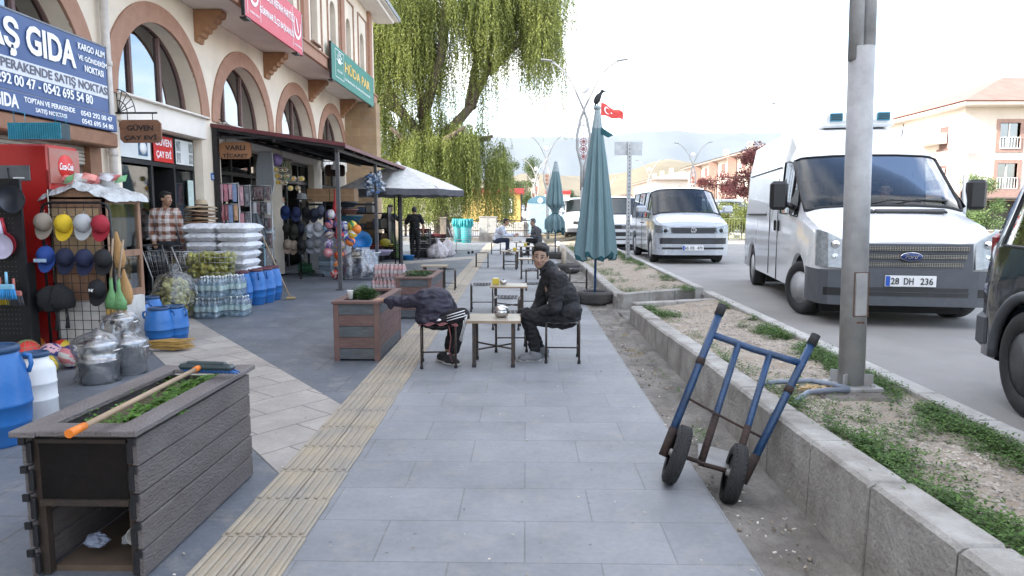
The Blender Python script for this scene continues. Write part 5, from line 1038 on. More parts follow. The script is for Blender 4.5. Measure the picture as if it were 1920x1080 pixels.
closed_parasol('near closed teal parasol with a crow on top', (tA[0], tA[1], 0)); closed_parasol('far closed teal parasol tied around its waist', (tB[0], tB[1], 0), True, 5, 3.15, .95)
# crow
T = thing('crow', 'black crow perched on the near closed parasol', 'crow', (tA[0]+.0, tA[1], 3.25)); crowm = M('crow_black', (.012, .012, .014), .55)
mb = MB(); mb.tube([(-.02, 0, .02), (0, 0, .06), (.01, 0, .11), (.03, 0, .16), (.055, 0, .195), (.075, 0, .215)], [.018, .04, .052, .045, .030, .026], 12, flat=.85); mb.ball((.075, 0, .22), (.034, .028, .028), 12, 8); mb.tube([(-.0, 0, .07), (-.04, 0, .0), (-.06, 0, -.07)], [.035, .022, .012], 8, flat=.6); mb.build('body', crowm, T); mb = MB(); mb.tube([(.10, 0, .222), (.125, 0, .216), (.145, 0, .204)], [.012, .009, .002], 6); mb.build('beak', crowm, T)
mb = MB(); 
for s in (-1, 1): mb.tube([(0, s*.02, .05), (.005, s*.02, -.01)], .005, 5)
mb.build('feet', crowm, T)
for s in (-1, 1): mb = MB(); mb.ball((-.005, s*.042, .10), (.05, .014, .085), 10, 8, rot=Matrix.Rotation(.35, 3, 'Y')); mb.build('wing', crowm, T)
# open white parasol
T = thing('open_parasol', 'open off-white square parasol with dark valance over the vegetable crates', 'parasol', (-3.7, 20.0, 0)); wc = M('white_canvas', (.90, .89, .87), .85, bump=.3, bscale=60, trans=.3); dv = M('grey_valance', (.10, .10, .115), .85, trans=.1)
def can(u, v):
    a = u*2*PI; k = 8; seg = a*k/(2*PI); f = seg-math.floor(seg); a0 = math.floor(seg)*2*PI/k; a1 = a0+2*PI/k
    Rr = 1.9; p = Vector((math.cos(a0), math.sin(a0)))*(1-f)+Vector((math.cos(a1), math.sin(a1)))*f; r_ = v*Rr
    q = p*r_; z = 2.92-.03*v-.72*v**1.15-.07*math.sin(f*PI)*v*(1-v)*2-.015*math.sin(f*PI)*v; return (q.x, q.y, z)
mb = MB(); mb.sheet(can, 96, 16); mb.build('canopy', wc, T); mb = MB(); mb.sheet(lambda u, v: (can(u, 1)[0]*(1+.004), can(u, 1)[1]*(1+.004), can(u, 1)[2]-.17*v-.012*math.sin(u*2*PI*24)*v), 192, 3); mb.build('valance', dv, T)
mb = MB(); mb.tube([(0, 0, 0), (0, 0, 2.9)], .025, 10); mb.tube([(-.12, 0, 0), (-.12, 0, 2.3)], .02, 8); mb.build('pole', black_m, T); mb = MB(); mb.lathe([(.11, 2.86), (.08, 2.93), (.05, 2.98), (0, 3.0)], n=12); mb.build('cap', wc, T)
for k in range(8): mb = MB(); a = k*PI/4; mb.tube([(0, 0, 2.35), (.95*math.cos(a), .95*math.sin(a), 2.5)], .009, 5); mb.tube([(0, 0, 2.84), (1.85*math.cos(a), 1.85*math.sin(a), 2.2)], .009, 5); mb.build('rib', black_m, T)
# ================================================================ VEHICLES (local: nose towards -y, x across, wheels on z = 0)
whitep = M('white_paint', (.68, .70, .72), .28, 0, var=.02, scale=1, coat=.7, dirt=.06); silverp = M('silver_paint', (.42, .45, .49), .28, .2, var=.02, scale=1, coat=.8, dirt=.05); blackp = M('black_paint', (.008, .008, .010), .15, 0, var=.02, coat=1.)
plast = M('grey_bumper_plastic', (.08, .087, .10), .55, bump=.2, var=.08); blackpl = M('black_plastic', (.012, .012, .013), .5); cglass = glassy('windscreen_glass', (.50, .56, .58), .035, rmax=.45); dglass = glassy('tinted_side_glass', (.05, .065, .07), .22); dglass0 = glassy('side_glass', (.30, .36, .36), .14)
lampg = M('headlamp_reflector', (.58, .59, .58), .35, .1, scale=20, var=.2); lampclear = glassy('headlamp_lens', (.80, .82, .84), .05, rmax=.4); inner = M('cabin_dark', (.018, .019, .021), .8)
plate_w = M('plate_white', (.72, .73, .74), .4, var=.01); plate_b = M('plate_strip_blue', (.02, .09, .42), .4, var=.01); hubm = M('wheel_cover_silver', (.50, .51, .52), .45, .15, dirt=.25)
def lerp_tab(tab, y):
    if y <= tab[0][0]: return tab[0][1:]
    for a, b in zip(tab, tab[1:]):
        if y <= b[0]: t = (y-a[0])/(b[0]-a[0]); return tuple(p+(q-p)*t for p, q in zip(a[1:], b[1:]))
    return tab[-1][1:]
def car(name, label, cat, loc, rz, tab, L_, axles, wr, arch, wins, ws, paint, group=None, sill=.30, glass=dglass0, track=None, hub=0, mirror=True, interior=True, front=None, steer=0.):
    # tab rows: y, hw, z_mid, hw_belt, z_belt, hw_head, z_head, hw_top, z_top
    T = thing(name, label, cat, loc, rz, group)
    ys = sorted(set([round(r_[0], 3) for r_ in tab]+[round(v, 3) for w in wins for v in w[:2]]+[round(a+arch*math.cos(PI*k/10), 3) for a in axles for k in range(11)]+[round(L_*k/24, 3) for k in range(25)]))
    ys = [y for y in ys if tab[0][0] <= y <= tab[-1][0]]; ys = [y for i, y in enumerate(ys) if i == 0 or y-ys[i-1] > .008]
    secs = []
    for y in ys:
        hw, zm, hwb, zb, hwh, zh, hwt, zt = lerp_tab(tab, y); zs = sill; 
        for a in axles:
            if abs(y-a) < arch: zs = max(zs, wr+math.sqrt(arch*arch-(y-a)**2))
        zm = max(zm, zs+.06)
        if zb < zm+.02: zb = zm+.02
        half = [(hw-.05, zs), (hw-.006, zs+.02), (hw, zm), (hwb, zb-.02), (hwb-.004, zb), (hwh, zh), (hwh-.01, zh+.025), (hwt, zt-.07 if zt-.07 > zh+.03 else (zh+zt)/2+.015), (hwt-.09, zt-.012), (hwt*.5, zt+.006), (0, zt+.012)]
        secs.append([(x, y, z) for x, z in half]+[(-x, y, z) for x, z in half[-2::-1]])
    n = len(secs[0]); parts = {}
    for i in range(len(ys)-1):
        ym = (ys[i]+ys[i+1])/2
        for j in range(n-1):
            jj = min(j, n-2-j); k = 'body'
            if ws[0] <= ym <= ws[1] and jj >= 6: k = 'windscreen'
            for w in wins:
                if w[0] <= ym <= w[1] and jj == 4: k = ('side_window', wins.index(w), j < 8)
            parts.setdefault(k, []).append((i, j))
    for k, fl_ in parts.items():
        mb = MB(); vid = {}; 
        for (i, j) in fl_:
            f = []
            for (a, b) in ((i, j), (i, j+1), (i+1, j+1), (i+1, j)):
                if (a, b) not in vid: vid[(a, b)] = len(mb.v); mb.v.append(secs[a][b])
                f.append(vid[(a, b)])
            mb.f.append(tuple(f)); mb.m.append(0); mb.sm.append(True)
        if k == 'body':
            for ends in (secs[0], secs[-1]): o = len(mb.v); mb.v += ends; mb.f.append(tuple(range(o, o+n))); mb.m.append(0); mb.sm.append(False)
        o_ = mb.build(k if isinstance(k, str) else k[0], paint if k == 'body' else (cglass if k == 'windscreen' else glass), T)
        if k == 'body': m_ = o_.modifiers.new('edge', 'EDGE_SPLIT'); m_.split_angle = R(32); body = o_
    # window seals: dark frames slightly proud, built from the same sections
    mb = MB()
    for w in wins:
        for s in (0, 1):
            idx = [i for i, y in enumerate(ys) if w[0]-.001 <= y <= w[1]+.001]
            lo = [secs[i][4 if s == 0 else n-5] for i in idx]; hi = [secs[i][5 if s == 0 else n-6] for i in idx]; off = Vector((.003 if s == 0 else -.003, 0, 0))
            mb.tube([Vector(p)+off for p in lo+hi[::-1]], .012, 5, closed=True)
    i0 = min(range(len(ys)), key=lambda i: abs(ys[i]-ws[0])); i1 = min(range(len(ys)), key=lambda i: abs(ys[i]-ws[1]))
    mb.tube([Vector(secs[i0][j])+Vector((0, -.01, .004)) for j in range(6, n-6)], .02, 6)
    for s in (1, -1): mb.tube([Vector(secs[i][6 if s > 0 else n-7])+Vector((s*.004, -.004, .004)) for i in range(i0, i1+1)], .017, 6)
    mb.tube([Vector(secs[i1][j])+Vector((0, -.004, .004)) for j in range(6, n-6)], .012, 5)
    mb.build('window_seals', blackpl, T)
    mb = MB(); hw0 = max(r_[1] for r_ in tab)
    for a in axles: mb.box((0, a, wr+.05), (2*hw0-.42, 2*arch, .86*wr*2)); 
    mb.box((0, L_/2, sill+.03), (2*hw0-.2, L_-.9, .10)); 
    if interior:
        yb = ws[1]+1.0; zc = tab[0][2]; mb.box((0, (ws[0]+.30), lerp_tab(tab, ws[0])[7]-.19), (2*hw0-.34, .55, .26), b=.05); mb.box((0, yb, 1.25), (2*hw0-.3, .04, 1.1 if hw0 > .96 else .9)); mb.box((0, (ws[0]+yb)/2, .62), (2*hw0-.3, yb-ws[0], .05))
        mb.box((0, 4.4 if L_ > 4.6 else 3, .7), (1.2, .4, .6))
    mb.build('underbody', inner, T)
    if interior:
        for x in ((-.45, 0, .45) if hw0 > .96 else (-.42, .42)):
            mb = MB(); yb = ws[1]+.45; mb.box((x, yb-.1, .95), (.42, .45, .14), b=.05); mb.box((x, yb+.18, 1.28), (.40, .13, .62), rot=Matrix.Rotation(-.15, 3, 'X'), b=.05); mb.box((x, yb+.24, 1.68), (.22, .09, .18), b=.035); mb.build('car_seat', M('seat_fabric', (.05, .055, .065), .9), T)
        mb = MB(); mb.tube([(.42+.17*math.cos(a*PI/9), ws[0]+.62+.07*math.sin(a*PI/9), lerp_tab(tab, ws[0])[7]+.02+.15*math.sin(a*PI/9)) for a in range(18)], .012, 6, closed=True); mb.tube([(.42, ws[0]+.62, 1.3), (.42, ws[0]+.4, 1.15)], .02, 6); mb.build('steering_wheel', blackpl, T)
    tr = track or hw0-.12
    for wi, a in enumerate(axles):
        for s in (-1, 1):
            mb = MB(); c = Vector((s*tr, a, wr)); axv = Matrix.Rotation(steer if wi == 0 else 0, 3, 'Z') @ Vector((s, 0, 0)); w_ = .105
            mb.lathe([(wr*.60, -w_), (wr*.85, -w_*1.08), (wr*.96, -w_*.95), (wr, -w_*.7), (wr, w_*.7), (wr*.96, w_*.95), (wr*.85, w_*1.08), (wr*.62, w_), (wr*.60, w_*.6)], c, 40, axis=axv, cap=False); 
            W = mb.build('wheel', rubber, T); mb = MB(); mb.lathe([(wr*.62, w_*.95), (wr*.60, w_*.75), (wr*.55, w_*(.86 if hub < 2 else .55)), (wr*.22, w_*.80 if hub < 2 else w_*.42), (wr*.2, w_*.9), (0, w_*.92)], c, 40, axis=axv)
            mb.build('rim', hubm if hub != 2 else M('dark_rim', (.10, .10, .105), .4, .5), W); mb = MB(); u_ = Vector((0, 0, 1)); v_ = axv.cross(u_)
            ns = (8, 7, 5)[hub]
            for k in range(ns):
                an = k*2*PI/ns+.2; rd = u_*math.cos(an)+v_*math.sin(an); tg = axv.cross(rd)
                if hub == 0: mb.box(c+axv*w_*.885+rd*wr*.44, (wr*.16, .004, wr*.10), rot=Matrix((tg, axv, rd)).transposed())
                else: mb.box(c+axv*(w_*(.89 if hub < 2 else .70))+rd*wr*.36, (wr*(.10 if hub == 1 else .17), .02, wr*.50), rot=Matrix((tg, axv, rd)).transposed(), b=.005)
            mb.build('rim_slots' if hub == 0 else 'spokes', blackpl if hub == 0 else (hubm if hub == 1 else M('polished_rim', (.6, .6, .6), .2, .9)), W)
    if mirror:
        y, z = ws[0]+.28, lerp_tab(tab, ws[0])[7]+.02
        for s in (-1, 1):
            big = hw0 > .96; mb = MB(); c = Vector((s*(hw0+.20), y+.02, z+(.13 if big else .06))); mb.box(c, (.22, .14, .38) if big else (.26, .14, .19), b=.04); mb.tube([c-Vector((s*.08, 0, .1 if big else .04)), (s*(hw0-.06), y+.05, z-(.06 if big else .03))], .035, 8); mb.build('mirror', blackpl if big else paint, T)
            if big: mb = MB(); mb.add([(s*(hw0+.004), y-.20, z-.02), (s*(hw0+.006), y+.22, z-.16), (s*(hw0-.01), y+.30, z+.06), (s*(hw0-.09), y+.14, z+.30)], [(0, 1, 2, 3)]); mb.build('mirror_base', blackpl, T)
    T['_s'] = 0; del T['_s']
    T_tab = tab
    def nose(x):
        x = abs(x)
        for a, b in zip(tab, tab[1:]):
            if x <= b[1]: 
                if x <= a[1]: return a[0]
                t = (x-a[1])/max(1e-6, b[1]-a[1]); return a[0]+(b[0]-a[0])*t
        return tab[-1][0]
    def strip(nm, m, x0, x1, z0, z1, off, depth=.08, lean=0., parent=None, zf=None, nx=24):
        mb = MB(); g = []
        for i in range(nx+1):
            x = x0+(x1-x0)*i/nx; y = nose(min(abs(x), tab[3][1]-.002))
            if abs(x) > tab[3][1]-.002: y += (abs(x)-tab[3][1])*18
            zz0, zz1 = (zf(x, z0, z1) if zf else (z0, z1)); g.append([(x, y-off+depth, zz0), (x, y-off, zz0+.006), (x, y-off+lean*.5, (zz0+zz1)/2), (x, y-off+lean, zz1-.006), (x, y-off+depth+lean, zz1)])
        vs = [p for r_ in g for p in r_]; fs = [(i*5+j, (i+1)*5+j, (i+1)*5+j+1, i*5+j+1) for i in range(nx) for j in range(4)]; fs += [(0, 1, 2, 3, 4), tuple(nx*5+j for j in (4, 3, 2, 1, 0))]
        mb.add(vs, fs, False); return mb.build(nm, m, parent or T)
    return T, strip, nose
def plate(T, s_, y, z, lean=0.):
    mb = MB(); mb.box((0, y, z), (.53, .012, .125), b=.004); p_ = mb.build('number_plate', plate_w, T); mb = MB(); mb.box((-.237, y-.0075, z), (.045, .004, .112)); mb.build('blue_strip', plate_b, p_)
    mb = MB(); g = s_.split(' '); xs_ = {3: [(-.205, .085), (-.07, .10), (.10, .13)]}[len(g)]
    for t, (x, w) in zip(g, xs_): text_mb(mb, t, (x, y-.0075, z-.037), (1, 0, 0), (0, 0, 1), w, .074, bold=.012)
    mb.build('lettering', M('plate_black', (.02, .02, .02), .5), p_)
# --- white high-roof cargo van
tt = [(0.00, .70, .72, .68, .93, .66, .95, .6, .97), (.03, .87, .75, .85, .95, .82, .97, .74, .995), (.12, .945, .80, .90, 1.0, .86, 1.02, .76, 1.06), (.35, .975, .85, .95, 1.08, .91, 1.11, .80, 1.17), (.90, .985, .88, .965, 1.20, .92, 1.24, .80, 1.33), (1.0, .985, .88, .968, 1.22, .92, 1.30, .80, 1.385), (1.12, .985, .88, .97, 1.25, .93, 1.42, .82, 1.50), (1.85, .99, .88, .975, 1.30, .90, 2.0, .82, 2.08), (2.05, .99, .88, .978, 1.30, .915, 2.03, .82, 2.27), (2.35, .99, .88, .98, 1.30, .925, 2.04, .83, 2.47), (2.75, .99, .88, .98, 1.30, .93, 2.04, .84, 2.55), (3.4, .99, .88, .98, 1.30, .93, 2.04, .84, 2.58), (5.50, .99, .88, .98, 1.30, .93, 2.04, .84, 2.56), (5.60, .97, .88, .96, 1.30, .91, 2.02, .80, 2.48)]
fx, fy = 4.55, 8.64; hd = math.atan2(.61, 3.66)
def place(axle_mid, ang, a0):   # world position of local origin so that the front axle centre lands on axle_mid
    return (axle_mid[0]-math.sin(ang)*a0, axle_mid[1]-math.cos(ang)*a0, .2)
loc = place((4.50, 8.75), hd, .98)
T, strip, nose = car('cargo_van', 'white high-roof cargo van with grey bumper facing the camera', 'van', loc, -hd, tt, 5.6, (.98, 4.68), .345, .43, [(1.18, 1.62), (1.66, 2.28)], (1.0, 1.85), whitep, track=.855, steer=.38); TV = T
strip('bumper', plast, -.982, .982, .25, .66, .05, .14, nx=48); strip('grille_panel', plast, -.64, .64, .64, .965, .035, .12, .03)
gm = M('mesh_grille', (.03, .03, .032), .5); gm2 = M('grille_mesh_wire', (.40, .38, .33), .5, .5)
for k, (z, w) in enumerate(((.905, .60), (.815, .57), (.725, .54))):
    g_ = strip('grille_slot', gm, -w, w, z-.028, z+.028, .039+.002, .02, .0, parent=T); mb = MB()
    for i in range(46): x = -w+2*w*(i+.5)/46; mb.box((x, nose(x)-.045, z), (.004, .004, .05))
    for q in (-.017, 0, .017): mb.box((0, nose(0)-.045, z+q), (2*min(w, .58), .004, .004))
    mb.build('wire_mesh', gm2, g_)
strip('lower_intake', gm, -.60, .60, .36, .47, .054, .02); strip('lower_bar', plast, -.62, .62, .405, .42, .060, .02); strip('fog_recess', blackpl, -.90, -.70, .36, .46, .054, .02, nx=6); strip('fog_recess', blackpl, .70, .90, .36, .46, .054, .02, nx=6)
for s in (-1, 1):
    def hz(x, a, b): t = (abs(x)-.66)/.30; return (a+.02*t, b+.20*t-.05*t*t)
    x0_, x1_ = (.66, .955) if s > 0 else (-.955, -.66); h_ = strip('headlight', lampg, x0_, x1_, .67, .97, .045, .06, .05, zf=hz, nx=10); strip('lens', lampclear, x0_, x1_, .67, .975, .060, .05, .05, parent=h_, zf=hz, nx=10)
    mb = MB(); 
    for z in (.80, .95): mb.lathe([(.0, .012), (.04, .009), (.052, 0), (.05, .0), (0, .0)], (s*.79, nose(.79)-.05+.03, z), 16, axis=(0, -1, 0))
    mb.build('bulb_reflectors', chrome, h_)
mb = MB(); mb.lathe([(0, .012), (.11, .010), (.125, 0)], (0, -.048, .815), 32, axis=(0, -1, 0)); mb.v = [(v[0], v[1], .815+(v[2]-.815)*.44) for v in mb.v]; e_ = mb.build('badge', chrome, T); mb = MB(); mb.lathe([(0, .016), (.105, .012), (.112, .008)], (0, -.048, .815), 32, axis=(0, -1, 0)); mb.v = [(v[0], v[1]-.001, .815+(v[2]-.815)*.42) for v in mb.v]; mb.build('badge_field', M('badge_blue', (.01, .03, .14), .3), e_)
mb = MB(); text_mb(mb, 'Ford', (-.075, -.0655, .79), (1, 0, 0), (0, 0, 1), .15, .055, shear=.5, bold=.01); mb.build('badge_lettering', chrome, e_)
plate(T, '28 DH 236', -.062, .54)
mb = MB(); mb.box((.26, .80, 1.325), (.80, .12, .03), rot=Matrix.Rotation(.28, 3, 'X'), b=.01); mb.box((-.3, .80, 1.325), (.30, .12, .03), rot=Matrix.Rotation(.28, 3, 'X'), b=.01); mb.build('cowl_vent', blackpl, T)
mb = MB(); 
for s in (-1, 1): mb.tube([(s*.15-.1, 1.0, 1.40), (s*.15+.28, 1.08, 1.47), (s*.15+.62, 1.06, 1.45)], .011, 5)
mb.build('wipers', blackpl, T)
mb = MB(); mb.box((-.991, 3.0, 1.06), (.01, .015, 1.4)); mb.box((-.991, 2.36, 1.06), (.01, .012, 1.5)); mb.box((-.988, 4.3, 1.28), (.02, 1.9, .03)); mb.box((-.945, 3.9, 1.98), (.012, 2.9, .012)); 
for y, z in ((2.26, 1.12), (2.52, 1.12)): mb.box((-1.0, y, z), (.03, .05, .16), b=.01)
mb.build('door_seams', blackpl, T)
mb = MB(); mb.box((.12, 2.9, 2.62), (.98, .62, .12), b=.03); mb.box((.12, 2.75, 2.69), (.88, .4, .17), b=.05); u_ = mb.build('roof_cooling_unit', whitep, T); mb = MB()
for s in (-1, 1): mb.box((.12+s*.32, 2.54, 2.70), (.17, .05, .12), b=.01)
f_ = mb.build('fan_grilles', M('cooler_blue', (.02, .20, .30), .5), u_); mb = MB()
for s in (-1, 1):
    for q in (-.03, .0, .03): mb.box((.12+s*.32, 2.512, 2.70+q), (.15, .008, .014))
mb.build('grille_slats', blackpl, f_)
mb = MB(); mb.tube([(.55, 2.1, 2.36), (.53, 2.0, 2.52)], .006, 5); mb.build('aerial', blackpl, T)
dr = Matrix.Rotation(-.39, 3, 'Z'); dm = lambda y, z: Vector((1.0, 1.15, 0))+dr @ Vector((0, y, z)); mb = MB(); mb.box(dm(.5, .82), (.05, 1.0, .96), rot=dr, b=.02); mb.tube([dm(.02, 1.3), dm(.50, 1.95), dm(1.0, 2.0), dm(1.0, 1.3)], .028, 8); d_ = mb.build('open_driver_door', whitep, T); mb = MB(); mb.add([dm(.05, 1.3), dm(.5, 1.92), dm(.98, 1.97), dm(.98, 1.3)], [(0, 1, 2, 3)]); mb.build('door_glass', dglass0, d_)
# --- silver passenger van
t6 = [(0.00, .58, .72, .56, .88, .55, .90, .5, .92), (.03, .78, .74, .76, .90, .74, .92, .66, .95), (.10, .90, .78, .87, .95, .84, .98, .72, 1.01), (.30, .945, .80, .92, 1.0, .88, 1.03, .76, 1.09), (.78, .95, .82, .93, 1.08, .89, 1.13, .78, 1.22), (.84, .95, .82, .93, 1.09, .89, 1.17, .78, 1.26), (1.62, .955, .82, .94, 1.13, .83, 1.76, .70, 1.86), (1.9, .955, .82, .94, 1.13, .835, 1.79, .72, 1.92), (2.6, .955, .82, .94, 1.13, .84, 1.80, .72, 1.96), (4.75, .955, .82, .94, 1.13, .84, 1.79, .72, 1.94), (4.90, .93, .82, .92, 1.12, .81, 1.76, .68, 1.88)]
def passenger_van(label, loc, rz, paint, detail=True, group='passenger vans in the street'):
    T, strip, nose = car('passenger_van', label, 'van', loc, rz, t6, 4.9, (.92, 3.92), .335, .40, [(1.30, 1.66), (1.70, 2.35), (2.42, 3.5), (3.56, 4.6)], (.84, 1.62), paint, group, sill=.26, hub=1, track=.83, interior=detail)
    strip('bumper', paint, -.952, .952, .22, .76, .03, .14, nx=40); strip('upper_grille', gm, -.58, .58, .745, .895, .034, .06, .01)
    mb = MB()
    for z in (.785, .85): mb.box((0, -.037, z), (1.08, .006, .008))
    mb.build('grille_bars', plast, T); strip('lower_grille', gm, -.84, .84, .49, .65, .034, .05); strip('intake', blackpl, -.78, .78, .36, .42, .034, .05)
    if detail:
        mb = MB()
        for z in (.53, .56, .59): mb.box((0, -.038, z), (1.1, .006, .01))
        mb.build('lower_bars', plast, T)
    strip('chrome_strip', M('bright_strip', (.6, .6, .62), .25, .8), -.74, .74, .445, .46, .038, .03)
    for s in (-1, 1):
        x0_, x1_ = (.52, .94) if s > 0 else (-.94, -.52)
        def hz2(x, a, b): t = (abs(x)-.54)/.39; return (a+.02*t, b+.07*t)
        h_ = strip('headlight', M('dark_headlamp', (.16, .17, .18), .2, .5, scale=18, var=.4, col2=(.5, .52, .53)), x0_, x1_, .745, .895, .036, .05, .02, zf=hz2, nx=10); strip('lens', lampclear, x0_, x1_, .742, .90, .048, .05, .02, parent=h_, zf=hz2, nx=10); mb = MB(); mb.lathe([(0, .02), (.04, .015), (.05, 0)], (s*.70, nose(.70)-.04, .82), 14, axis=(0, -1, 0)); mb.build('projector', blackpl, h_)
    mb = MB(); mb.lathe([(.055, .0), (.066, .008), (.07, 0)], (0, -.042, .825), 24, axis=(0, -1, 0)); text_mb(mb, 'V', (-.032, -.05, .835), (1, 0, 0), (0, 0, 1), .064, .045, bold=.0); text_mb(mb, 'W', (-.045, -.05, .778), (1, 0, 0), (0, 0, 1), .09, .05, bold=.0); e_ = mb.build('badge', chrome, T); mb = MB(); mb.lathe([(0, .004), (.056, .003)], (0, -.041, .825), 24, axis=(0, -1, 0)); mb.build('badge_field', blackpl, e_)
    plate(T, '65 KB 470', -.046, .40) if detail else plate(T, '65 AA 000', -.046, .40) if False else None
    mb = MB(); mb.box((-.957, 2.38, .95), (.008, .012, 1.3)); mb.box((-.957, 1.22, .8), (.008, .012, .7)); mb.box((-.957, 3.53, .9), (.008, .012, 1.2)); 
    for y in (2.2, 2.55): mb.box((-.965, y, .99), (.03, .14, .03), b=.01)
    mb.build('door_seams', plast, T)
    mb = MB(); mb.tube([(-.05, .95, 1.28), (.3, .90, 1.27), (.6, .93, 1.26)], .01, 5); mb.tube([(-.6, .93, 1.28), (-.2, .90, 1.27), (.05, .9, 1.27)], .01, 5); mb.build('wipers', blackpl, T); return T
passenger_van('silver passenger van parked facing the camera behind the white cargo van', (4.28, 17.55, .2), -.02, silverp).scale = (1, 1, 1.05)
passenger_van('white passenger van parked behind the silver one, left of the sign post', (3.45, 24.2, .2), 0, whitep, False)
tw = [tuple([r_[0]*.9]+[v*.95 if i in (0, 2, 4, 6) else v*1.08 for i, v in enumerate(r_[1:])]) for r_ in t6]
def small_van(label, loc, rz, paint, group='parked vehicles in the distance', sc=1.):
    T, strip, nose = car('parked_van', label, 'van', loc, rz, tw, 4.4, (.85, 3.5), .33, .40, [(1.5, 2.1), (2.2, 3.2)], (.756, 1.458), paint, group, hub=0, track=.80, interior=False)
    strip('grille', gm, -.5, .5, .70, .85, .03, .05); strip('bumper', plast, -.9, .9, .28, .5, .04, .3)
    for s in (-1, 1): a, b = (.5, .85) if s > 0 else (-.85, -.5); strip('headlight', lampg, a, b, .74, .9, .035, .05, nx=6)
    T.scale = (sc,)*3; return T
for i, (x, y, lab) in enumerate(((3.1, 37.0, 'white parked van nearest behind the far closed parasol'), (2.9, 44, 'second white van in the row beyond the far parasol'), (2.7, 51.5, 'white van farthest up the row behind the far parasol'))): small_van(lab, (x, y, .2), 0, whitep, sc=1.03)
small_van('white parked van beside the yellow kiosk', (P(992, 400, 75).x, 75, .5), 1.4, whitep); small_van('grey parked van in front of the tree left of the blue booth', (P(1000, 400, 90).x, 90, .6), 1.2, silverp)
small_van('white van parked across the road behind the shrubs', (13.6, 44, .3), 1.5, whitep); small_van('silver van parked behind the shrubs beside the plum tree', (15.9, 46, .3), 1.5, silverp)
# lorry with a red roof board behind the white vans
T = thing('lorry', 'pale lorry with red top board beyond the row of white vans', 'lorry', (2.9, 60, .2)); mb = MB(); mb.box((0, .8, 1.5), (2.1, 1.6, 1.9), b=.15); mb.build('cab', whitep, T); mb = MB(); mb.box((0, 4, 1.9), (2.2, 4.6, 2.3), b=.03); mb.build('cargo_box', far_white, T); mb = MB(); mb.box((0, 1.6, 3.15), (2.3, .2, .3), b=.03); mb.build('red_board', red_m, T); mb = MB(); mb.box((0, -.02, 1.85), (1.8, .06, .7), b=.02); mb.build('windscreen', dglass, T)
for s in (-1, 1):
    for y in (1.0, 5): mb = MB(); tyre_mb(mb, (s*.95, y, .45), .45, .28, (1, 0, 0), 20); mb.build('wheel', rubber, T)
# --- black people carrier at the right edge (rear quarter seen)
tb_ = [(0.00, .55, .62, .5, .72, .48, .74, .45, .76), (.05, .75, .65, .7, .76, .68, .78, .6, .80), (.15, .84, .70, .8, .84, .76, .86, .66, .88), (.4, .875, .75, .84, .92, .8, .95, .7, 1.0), (.95, .88, .78, .86, 1.0, .82, 1.04, .72, 1.10), (1.65, .885, .78, .87, 1.05, .70, 1.55, .58, 1.66), (2.2, .885, .78, .87, 1.06, .70, 1.62, .6, 1.76), (3.9, .885, .78, .87, 1.08, .70, 1.64, .6, 1.78), (4.08, .885, .78, .865, 1.08, .69, 1.60, .58, 1.74), (4.2, .87, .78, .84, 1.08, .66, 1.52, .54, 1.66), (4.26, .82, .76, .80, 1.06, .62, 1.42, .5, 1.55)]
ang = R(10); a_ax = 3.55
lx, ly = -.86, a_ax; wx = 3.21; wy = 4.32
ox_, oy_ = wx-(lx*math.cos(ang)+ly*math.sin(ang)), wy-(-lx*math.sin(ang)+ly*math.cos(ang))
T, strip, nose = car('people_carrier', 'black people carrier cut off by the right edge of the photo', 'car', (ox_, oy_, .2), -ang, tb_, 4.26, (.80, 3.55), .345, .415, [(1.75, 2.4), (2.46, 3.3), (3.36, 4.0)], (.95, 1.65), blackp, sill=.27, glass=dglass, hub=2, track=.79, mirror=True, interior=False)
mb = MB(); mb.tube([(-.885, 3.55+.435*math.cos(R(a)), .345+.435*math.sin(R(a))) for a in range(-5, 186, 10)], .035, 8); mb.build('arch_trim', plast, T)
mb = MB(); mb.box((0, 4.18, .47), (1.78, .28, .34), b=.08); mb.build('bumper', plast, T); mb = MB(); mb.lathe([(0, .004), (.085, .004), (.09, 0)], (-.885, 3.55, .93), 24, axis=(-1, 0, 0)); mb.build('fuel_flap', blackp, T); mb = MB(); mb.box((-.80, 4.17, .95), (.09, .12, .42), b=.03); mb.build('tail_light', M('tail_red', (.25, .01, .01), .2), T)
